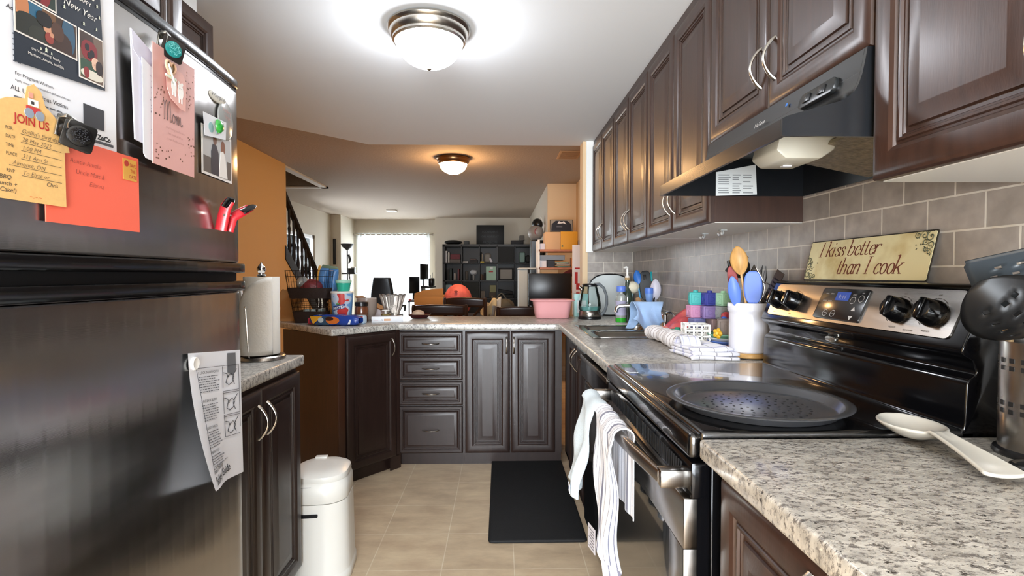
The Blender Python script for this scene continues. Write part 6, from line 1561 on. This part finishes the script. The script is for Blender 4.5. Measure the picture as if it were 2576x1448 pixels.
# ------------------------------------------------------------------ cube shelf with its contents
XS = [-1.156, -.79, -.424, -.058, .308, .674]; ZS = [0.0, .366, .732, 1.098, 1.464, 1.83]
YF = 10.66
SHB = mat('black_brown_shelf', '151413', .4)
r = thing('bookcase', 'large black cube bookcase against the far wall', 'bookcase', (-.241, YF, 0))
b = B(SHB)
for i, x in enumerate(XS): t = .025 if i in (0, 5) else .010; b.box(x+.241-t, 0, 0, x+.241+t, .385, 1.83)
for i, z in enumerate(ZS): t = .025 if i in (0, 5) else .010; b.box(-.94, 0, max(0, z-t), .94, .385, z+t)
b.box(-.94, .378, 0, .94, .385, 1.83); b.build('frame', r)
def cell(c, w): return XS[c]+.012, ZS[w]+.0105
def put(name, label, cat, c, w, dx, dz, sx, sy, sz_, col, y=.05, group=None, bev=.003, tilt=0):
    x, z = cell(c, w)
    b = B(plain(col, .6)); b.box(0, 0, 0, sx, sy, sz_, bev, 1)
    o = b.build(name, loc=(x+dx, YF+y, z+dz), rot=(0, rad(tilt), 0)); return tag(o, label, cat, group)
def books(c, w, dx, cols, hs, ws, where):
    x = dx
    for i, (cl, h, wd) in enumerate(zip(cols, hs, ws)):
        put('book', '%s book, number %s from the left %s' % (cl[0], ('one', 'two', 'three', 'four', 'five')[i], where), 'book', c, w, x, 0, wd, .2, h, cl[1], group='books ' + where); x += wd+.002
books(0, 4, .02, (('white', 'e9e9ee'), ('grey', '5d5a58'), ('cream', 'e4dfd6')), (.245, .20, .215), (.03, .022, .026), 'in the top left cube')
put('storage_box', 'dark red box standing on a grey box in the top left cube', 'box', 0, 4, .12, .075, .20, .2, .10, '5e1f24'); put('storage_box', 'flat grey brown box at the bottom of the top left cube', 'box', 0, 4, .11, 0, .22, .2, .073, '5b5048')
put('tissue_box', 'small white box in the second top cube', 'box', 1, 4, .01, 0, .11, .12, .035, 'cfcac6'); put('storage_box', 'dark flat box in the second top cube', 'box', 1, 4, .15, 0, .16, .2, .06, '2c2523'); put('storage_box', 'thin brown box stacked on the dark flat box', 'box', 1, 4, .165, .062, .12, .15, .02, '5d4a44')
books(2, 4, .01, (('black', '161616'), ('beige', 'a39a8c')), (.22, .19), (.022, .02), 'in the middle top cube')
put('toy_box', 'small yellow box on the shelf edge in the middle top cube', 'box', 2, 4, .01, 0, .075, .06, .03, 'd8c04a', y=.0); put('photo_album', 'grey round edged album in the middle top cube', 'album', 2, 4, .085, 0, .14, .06, .20, '807b74', bev=.03); put('card', 'white card leaning in the middle top cube', 'card', 2, 4, .225, .0, .045, .02, .10, 'd6d3dd', tilt=-28)
put('storage_bin', 'black fabric bin filling the fourth top cube', 'storage bin', 3, 4, .004, 0, .335, .33, .33, '0c0d0d', y=.01)
put('storage_jar', 'pale green glass jar in the last top cube', 'jar', 4, 4, .08, 0, .12, .12, .22, '7f9a95', bev=.02)
put('ornament', 'dark angular ornament beside the pale green jar', 'ornament', 4, 4, .21, 0, .10, .1, .16, '131313', bev=.03)
books(0, 3, .05, (('black', '101010'), ('dark green', '1c2421')), (.22, .25), (.05, .05), 'in the second row left cube')
put('bottle', 'white and brown bottle in the second row left cube', 'bottle', 0, 3, .19, 0, .05, .05, .16, '8c8078', bev=.015); put('box_file', 'dull red box file in the second row left cube', 'box', 0, 3, .27, 0, .035, .2, .24, '5d2a2c')
put('figurine', 'slim grey glass figurine in the second row second cube', 'ornament', 1, 3, .06, 0, .06, .06, .20, '57534d', bev=.02); put('vase', 'white wide topped vase in the second row second cube', 'vase', 1, 3, .16, .12, .15, .12, .10, 'b9bcc0', bev=.03); put('vase_stand', 'narrow grey stand under the white vase', 'ornament', 1, 3, .21, 0, .045, .05, .118, '8b8c8e', bev=.01); put('figurine', 'small black figurine left of the white vase', 'ornament', 1, 3, .165, 0, .035, .05, .115, '0f0f10', bev=.01)
books(2, 3, .01, (('tan', '6d5848'), ('brown', '4a382e'), ('dark', '221b17')), (.13, .12, .16), (.035, .03, .03), 'in the second row middle cube')
o = put('shopping_bag', 'pale mint gift bag with a red mark in the second row middle cube', 'bag', 2, 3, .125, 0, .205, .12, .29, 'a9c9b8', y=.01)
b = B(plain('a8322f', .5)); b.box(.06, -.002, .17, .145, .001, .20); b.use(plain('e3e8ea', .5)); b.box(.08, -.002, .23, .14, .001, .285); join(o, b.build('print'))
o = thing('picture_frame', 'black picture frame with pale sheet in the second row fourth cube', 'picture frame', (XS[3]+.03, YF+.04, ZS[3]+.0105), 0)
B(BLACKM).box(.0, 0, .0, .31, .02, .26, .003).build('frame', o); B(plain('86817b', .5)).box(.035, -.002, .03, .275, .001, .225).build('print', o)
put('paper_stack', 'pale blue paper stack in the third row left cube', 'paper', 0, 2, .02, .0, .13, .2, .28, '7f9aa6'); put('storage_bin', 'dark fabric bin in the third row second cube', 'storage bin', 1, 2, .004, 0, .335, .33, .33, '1a2122', y=.01)
put('small_box', 'grey patterned box in the third row middle cube', 'box', 2, 2, .01, 0, .085, .1, .15, '77706a'); put('storage_box', 'olive green box in the third row middle cube', 'box', 2, 2, .2, .12, .13, .1, .15, '8a8b68'); put('storage_box', 'brown box carrying the olive green one', 'box', 2, 2, .19, 0, .14, .15, .118, '4c4238')
put('game_console', 'black slanted console in the third row fourth cube', 'console', 3, 2, .01, .14, .30, .25, .05, '121216', tilt=10); put('audio_receiver', 'black receiver box in the third row fourth cube', 'receiver', 3, 2, .01, 0, .32, .28, .07, '0e0e10')
# on top of the bookcase
o = thing('wall_sign', 'black square sign with faint grey lettering standing on the bookcase', 'sign', (-.205, YF+.25, 1.856))
B(BLACKM).box(-.29, 0, 0, .29, .025, .415, .004).build('board', o)
b = B(plain('4c5154', .6)); b.text('I CONSIDER IT', .058, (0, -.002, .255), sx=.9); b.text('ON MONDAY', .058, (0, -.002, .155)); b.text('PROJECTS', .07, (0, -.002, .03)); join(o.children[0], b.build('print', o))
o = B(BLACKM).grid(lambda u, v: (.17*math.sin(PI*u)*math.cos(2*PI*v), .10*math.sin(PI*u)*math.sin(2*PI*v), .04+.038*math.cos(PI*u)+.008*math.sin(8*PI*v)), 10, 20, cv=True)
bb_ = B(BLACKM); bb_.grid(lambda u, v: (.19*math.sin(PI*u)*math.cos(2*PI*v), .10*math.sin(PI*u)*math.sin(2*PI*v), .045+.043*math.cos(PI*u)+.006*math.sin(8*PI*v)), 10, 20, cv=True); o = bb_.build('laptop_bag', loc=(-.97, YF+.16, 1.857)); tag(o, 'soft black bag lying on the left end of the bookcase top', 'bag')
for (nm, lb, x, w, h, col) in (('storage_case', 'grey case beside the soft black bag on the bookcase', -.70, .11, .075, '4a4d4e'), ('game_box', 'low dark box on the bookcase right of the black sign', .36, .26, .085, '262427'), ('storage_box', 'small grey carton on the low dark box', .46, .10, .10, '5f5b56')):
    z = 1.857 + (.086 if 'carton' in lb else 0)
    o = B(plain(col, .6)).box(-w/2, 0, 0, w/2, .2, h, .004).build(nm, loc=(x, YF+.1, z)); tag(o, lb, 'box')
r = thing('helmet', 'grey and black sports helmet with a red round mark on a black case, top right of the bookcase', 'helmet', (.515, 7.45, 1.716), rad(35))
r['label'] = 'grey and black sports helmet with red round mark above the right end of the bookcase'
b = B(plain('8f8a86', .35)); b.grid(lambda u, v: (.105*math.sin(PI*u)*math.cos(2*PI*v), .125*math.sin(PI*u)*math.sin(2*PI*v), .115+.115*math.cos(PI*u)), 14, 24, cv=True); b.build('shell', r, ang=180)
b = B(BLACKP); b.ball((.02, -.01, .235), (.072, .09, .085)); b.build('black_crown', r)
b = B(plain('a0363c', .4)); b.at((-.03, -.105, .12), ('Z', -16)); b.lathe([(.055, .0), (.06, .012), (.044, .014), (.038, .0)], seg=24, ax='Y'); b.build('round_mark', r)
b = B(plain('e9e6df', .4)); b.tube([(.07, -.08, .08), (.095, -.07, .22), (.06, -.04, .34)], .008, 8); b.build('visor_edge', r)
r = thing('cabinet_tower', 'tall black glass-fronted tower between the bookcase and the cluttered shelf', 'cabinet', (.50, 7.3, 0))
B(DK).box(-.06, 0, 0, .115, .34, 1.715, .004).build('carcass', r); b = B(mat('smoked_glass', '3c4a58', .05, coat=.8)); b.box(-.055, -.006, .9, .02, -.001, 1.70); b.build('glass_door', r); B(plain('c9ced6', .3)).box(.022, -.008, .9, .032, -.001, 1.70).build('glass_highlight', r)  # pale strip is a painted white highlight on the glass front

# ------------------------------------------------------------------ cluttered shelf on the right of the dining area
YR = 6.2
r = thing('storage_shelf', 'open shelf with white uprights and orange wood boards behind the pink basin', 'shelf', (.70, YR, 0))
OW = mat('orange_wood', 'b0683a', .45, noise=(12, .2, (1, 6, 6)))
for x in (-.235, .29):
    for y in (0, .32): B(WHITE).box(x-.012, y-.012, 0, x+.012, y+.012, 1.645).build('upright', r)
for z in (.5, 1.02, 1.30, 1.515): B(OW).box(-.235, -.012, z-.012, .29, .332, z+.012).build('board', r)
def sbox(name, label, cat, x0, x1, y0, y1, z0, z1, col, rz=0, bev=.003, rough=.6):
    b = B(plain(col, rough)); w, d = x1-x0, y1-y0; b.box(-w/2, -d/2, 0, w/2, d/2, z1-z0, bev, 1)
    o = b.build(name, loc=((x0+x1)/2, (y0+y1)/2, z0), rot=rad(rz)); return tag(o, label, cat)
bx_ = thing('carton', 'tan and yellow carton on the top board of the cluttered shelf', 'box', (.730, YR+.13, 1.528))
b = B(plain('d2ac83', .7)); b.box(-.19, -.12, 0, .0, .12, .21, .003); b.build('tan_side', bx_); b = B(plain('dc9f2c', .6)); b.box(.001, -.122, 0, .205, .12, .215, .003); b.use(plain('7f7c4a', .6)); b.box(.01, -.124, .03, .03, -.121, .055); b.build('yellow_side', bx_)
fr_ = thing('picture_frame', 'framed dark picture with white emblem on the carton', 'picture frame', (.745, YR+.05, 1.7445), 0, None, (rad(-8), 0, 0))
B(plain('4a4338', .5)).box(-.14, 0, 0, .14, .015, .15, .002).build('frame', fr_)
b = B(plain('8f887e', .5)); b.box(-.132, -.002, .006, .132, .001, .144); b.use(plain('191a26', .5)); b.prism([(-.125, .01), (.125, .01), (.12, .09), (.07, .135), (-.07, .135), (-.12, .09)], -.003, .0, 'xz'); b.use(plain('d9dadd', .5))
b.prism([(-.05, .10), (-.03, .13), (0, .115), (.03, .13), (.06, .09), (.02, .105), (-.02, .10)], -.004, -.002, 'xz'); b.use(plain('55575f', .5)); b.box(-.06, -.004, .055, .01, -.002, .075); b.build('picture', fr_)
sbox('paper_stack', 'small pile of white paper left of the tan carton', 'paper', .482, .54, YR, YR+.2, 1.528, 1.60, 'd5d3e0')
sbox('shipping_envelope', 'thin white envelope standing at the right end of the top board', 'envelope', .945, .958, YR+.03, YR+.2, 1.528, 1.64, 'dcd8d0')
sbox('binder', 'pale blue grey binder lying under the top board', 'binder', .48, .78, YR, YR+.25, 1.40, 1.46, '7d8a98'); sbox('file_box', 'white file box under the blue grey binder', 'box', .482, .56, YR+.012, YR+.25, 1.313, 1.398, 'dfdde2'); sbox('file_box', 'dark file box on the middle board', 'box', .57, .66, YR, YR+.25, 1.313, 1.398, '23252e')
for i, (cl, nm, z, rz) in enumerate((('6f9a95', 'teal', 1.314, 9), ('b39b7c', 'beige', 1.33, -7), ('c9beb0', 'cream', 1.346, 5), ('7fa39c', 'pale teal', 1.362, -10))):
    sbox('folder', '%s folder in the sloping pile on the middle board' % nm, 'folder', .675, .84, YR, YR+.2, z, z+.012, cl, rz)
sbox('folder', 'orange brown folder standing at the right of the folder pile', 'folder', .855, .93, YR-.02, YR+.1, 1.313, 1.43, 'b5713a')
sbox('carton', 'low tan carton on the second board above the black monitor', 'box', .482, .70, YR+.012, YR+.2, 1.215, 1.286, 'c79d6c')
b = B(mat('dark_red_cloth', '5a1d1e', .8, bump=(60, .6))); b.grid(lambda u, v: (-.16+.32*u, -.03-.02*math.sin(5*u), -.05+.10*v*(.4+.6*u)+.05*u-.012*math.sin(9*u)), 16, 8); o = b.build('cloth_banner', loc=(.80, YR-.06, 1.22), ang=180); tag(o, 'dark red cloth hanging over the front of the cluttered shelf', 'cloth'); md = o.modifiers.new('t', 'SOLIDIFY'); md.thickness = .008
mo = thing('monitor', 'large black flat screen in front of the cluttered shelf', 'monitor', (.575, 5.95, .74))
B(BLACKP).box(-.12, -.03, 0, .12, .09, .015, .004).build('stand', mo); B(BLACKP).box(-.03, .02, .014, .03, .05, .2).build('neck', mo); B(BLACKP).box(-.245, -.015, .13, .245, .02, .50, .006).build('screen', mo)
tb_ = thing('side_table', 'dark side table carrying the black flat screen, hidden behind the peninsula', 'table', (.575, 5.97, 0)); tb_['label'] = 'dark low table carrying the large black flat screen'
B(DK).box(-.36, -.2, .70, .36, .2, .74).build('tabletop', tb_)
for x in (-.34, .34):
    for y in (-.18, .18): B(DK).box(x-.02, y-.02, 0, x+.02, y+.02, .70).build('leg', tb_)
ws_ = thing('white_cabinet', 'pale grey cabinet side left of the black flat screen', 'cabinet', (.275, 6.25, 0)); B(plain('a9b0ae', .5)).box(-.045, 0, 0, .06, .5, 1.29, .004).build('carcass', ws_); B(plain('b9bdb8', .5)).box(-.05, -.012, 1.291, .17, .5, 1.31, .003).build('top', ws_)
for i in range(2):
    sbox('magazine', ('cream magazine edge poking out left of the black flat screen', 'tan magazine poking out right of the black flat screen')[i], 'magazine', (.30, .80)[i], (.38, .92)[i], 5.86, 5.90, (.745, .745)[i], (.80, .93)[i], ('b58a66', 'b99b7d')[i], (20, -14)[i])
ps = thing('poster', 'white board with a red lettered panel standing by the end wall', 'poster', (.845, 5.45, .80), rad(4), None)
B(plain('ece9ea', .5)).box(-.08, 0, 0, .13, .012, .74, .001).build('board', ps)
b = B(plain('c2282c', .5)); b.box(-.055, -.002, .02, .13, .001, .50); b.use(plain('f0eeee', .5)); b.text('T', .20, (-.008, -.003, .34), off=.006); b.text('H', .20, (-.008, -.003, .185), off=.006); b.text('U', .20, (-.008, -.003, .03), off=.006); join(ps.children[0], b.build('print', ps))

# ------------------------------------------------------------------ dining chairs, box and ball
CHW = mat('dark_chair_wood', '2e1a12', .32, coat=.3, noise=(10, .2, (1, 6, 6)))
def dining_chair(label, loc, rz, w=.46, h=.95, cross=False):
    """seen from behind: local -y is the back of the chair"""
    r = thing('dining_chair', label, 'chair', loc, rad(rz), 'dark dining chairs')
    for s in (-1, 1):
        b = B(CHW); b.tube([(s*(w/2-.02), .02, 0), (s*(w/2-.02), .0, .45), (s*(w/2-.015), -.06, h-.02), (s*(w/2-.015), -.065, h+.008)], [.018, .02, .018, .012], 8); b.build('rear_leg', r)
        b = B(CHW); b.box(s*(w/2-.02)-.018, .38, 0, s*(w/2-.02)+.018, .416, .44, .003); b.build('front_leg', r)
    b = B(CHW)
    b.grid(lambda u, v: ((w/2-.02)*(2*u-1), -.052-.022*(1-(2*u-1)**2)-.010*v, h-.085+.085*v+.012*(1-(2*u-1)**2)*v), 16, 4); o = b.build('top_rail', r, ang=180); md = o.modifiers.new('t', 'SOLIDIFY'); md.thickness = .022; md.offset = 0
    if cross:
        for s in (-1, 1):
            b = B(CHW); b.tube([(s*(w/2-.05), -.055, h-.08), (-s*(w/2-.09), -.02, .55)], .014, 6); b.build('cross_splat', r)
    else:
        b = B(CHW); b.grid(lambda u, v: ((w/2-.03)*(2*u-1), -.035-.020*(1-(2*u-1)**2), h-.22+.05*v), 12, 2); o = b.build('mid_rail', r, ang=180); md = o.modifiers.new('t', 'SOLIDIFY'); md.thickness = .018; md.offset = 0
    b = B(CHW); b.box(-w/2+.01, .0, .44, w/2-.01, .42, .475, .01); b.build('seat', r)
    return r
dining_chair('dark wooden dining chair in front of the cardboard box, back to the kitchen', (-.545, 4.72, 0), 4, .50, .945)
dining_chair('dark wooden dining chair with crossed splats in front of the pink ball', (-.345, 5.25, 0), -6, .44, .985, True)
dining_chair('dark wooden dining chair left of the pink basin, back to the kitchen', (.175, 4.75, 0), 0, .42, .925)
dt = thing('dining_table', 'dark dining table with light clutter beyond the peninsula', 'table', (-.15, 5.95, 0))
B(CHW).box(-.75, -.45, .715, .24, .45, .75, .006).build('tabletop', dt)
for x in (-.68, .18):
    for y in (-.38, .38): B(CHW).box(x-.03, y-.03, 0, x+.03, y+.03, .715, .004).build('leg', dt)
cb = thing('cardboard_box', 'brown cardboard box with open rounded flap behind the dining chairs', 'box', (-.80, 6.0, .751), rad(-4))
CBM = mat('cardboard', 'b5864f', .8)
b = B(CBM); b.box(-.17, -.11, 0, .17, .11, .24, .003); b.build('carton', cb)
b = B(CBM); b.prism([(-.165, .235), (.165, .235), (.165, .318), (.05, .312), (-.07, .295), (-.165, .262)], -.112, -.108, 'xz'); b.build('flap', cb)
bl = thing('play_ball', 'coral pink dimpled ball on the dining table beside the cardboard box', 'ball', (-.475, 5.85, .751))
b = B(mat('coral_ball', 'd96a66', .6, noise=(14, .25), bump=(45, .5))); b.ball((0, 0, .185), (.158, .158, .184), 28, 18)
bl_ = b.build('ball_body', bl); b = B(plain('8d4340', .6)); b.ball((-.01, -.148, .29), (.02, .012, .012), 8, 6); b.build('valve', bl)
r = thing('paper_bag', 'crumpled newspaper and tan paper pile on the dining table', 'paper', (-.12, 5.62, .751))
for i, (c, x, y, rz) in enumerate((('c9b48f', -.02, 0, 40), ('b9b6ac', .04, .05, -20), ('cdb98f', .0, -.05, 15), ('8c8a84', .07, 0, 70))):
    b = B(plain(c, .8)); b.grid(lambda u, v: (.09*(2*u-1), .03*math.sin(7*u+i)*v, .19*v*(.5+.5*u)+.02*math.sin(9*u+5*v+i)), 12, 8); o = b.build('sheet', r, ang=180); o.location = (x, y, .03); o.rotation_euler = (0, 0, rad(rz)); md = o.modifiers.new('t', 'SOLIDIFY'); md.thickness = .004
r.name = 'paper_pile'
r = thing('tote_bag', 'slouching grey green bag on the dining table left of the black flat screen', 'bag', (.02, 5.88, .751))
b = B(mat('grey_bag', '4a4a44', .8, bump=(25, 1.))); b.grid(lambda u, v: (.15*math.sin(PI*u)*math.cos(2*PI*v), .10*math.sin(PI*u)*math.sin(2*PI*v), .10+.10*math.cos(PI*u)+.02*math.sin(5*v*2*PI)*math.sin(PI*u)), 14, 26, cv=True); b.build('bag_body', r, ang=180)
b = B(mat('grey_bag', '4a4a44')); b.tube(arc((-.07, 0, .17), (.06, .02, .17), (0, 0, .09)), .008, 6); b.build('strap', r)
# ceiling fittings of the living area
o = thing('smoke_detector', 'small white square detector on the far living room ceiling', 'detector', (-2.03, 9.78, 2.44)); B(WPLA).box(-.09, -.09, -.03, .09, .09, -.001, .006).build('cover', o); B(plain('9a9a98', .5)).box(-.04, -.04, -.034, .04, .04, -.030).build('grille', o)
o = thing('ceiling_vent', 'flat beige ceiling vent near the end wall over the dining area', 'vent', (.70, 5.25, 2.44)); B(plain('c3a07a', .6)).box(-.11, -.17, -.008, .11, .17, -.001, .002).build('plate', o)
b = B(plain('a5825e', .6))
for i in range(8): b.box(-.09, -.14+i*.037, -.011, .09, -.12+i*.037, -.008)
b.build('slats', o)
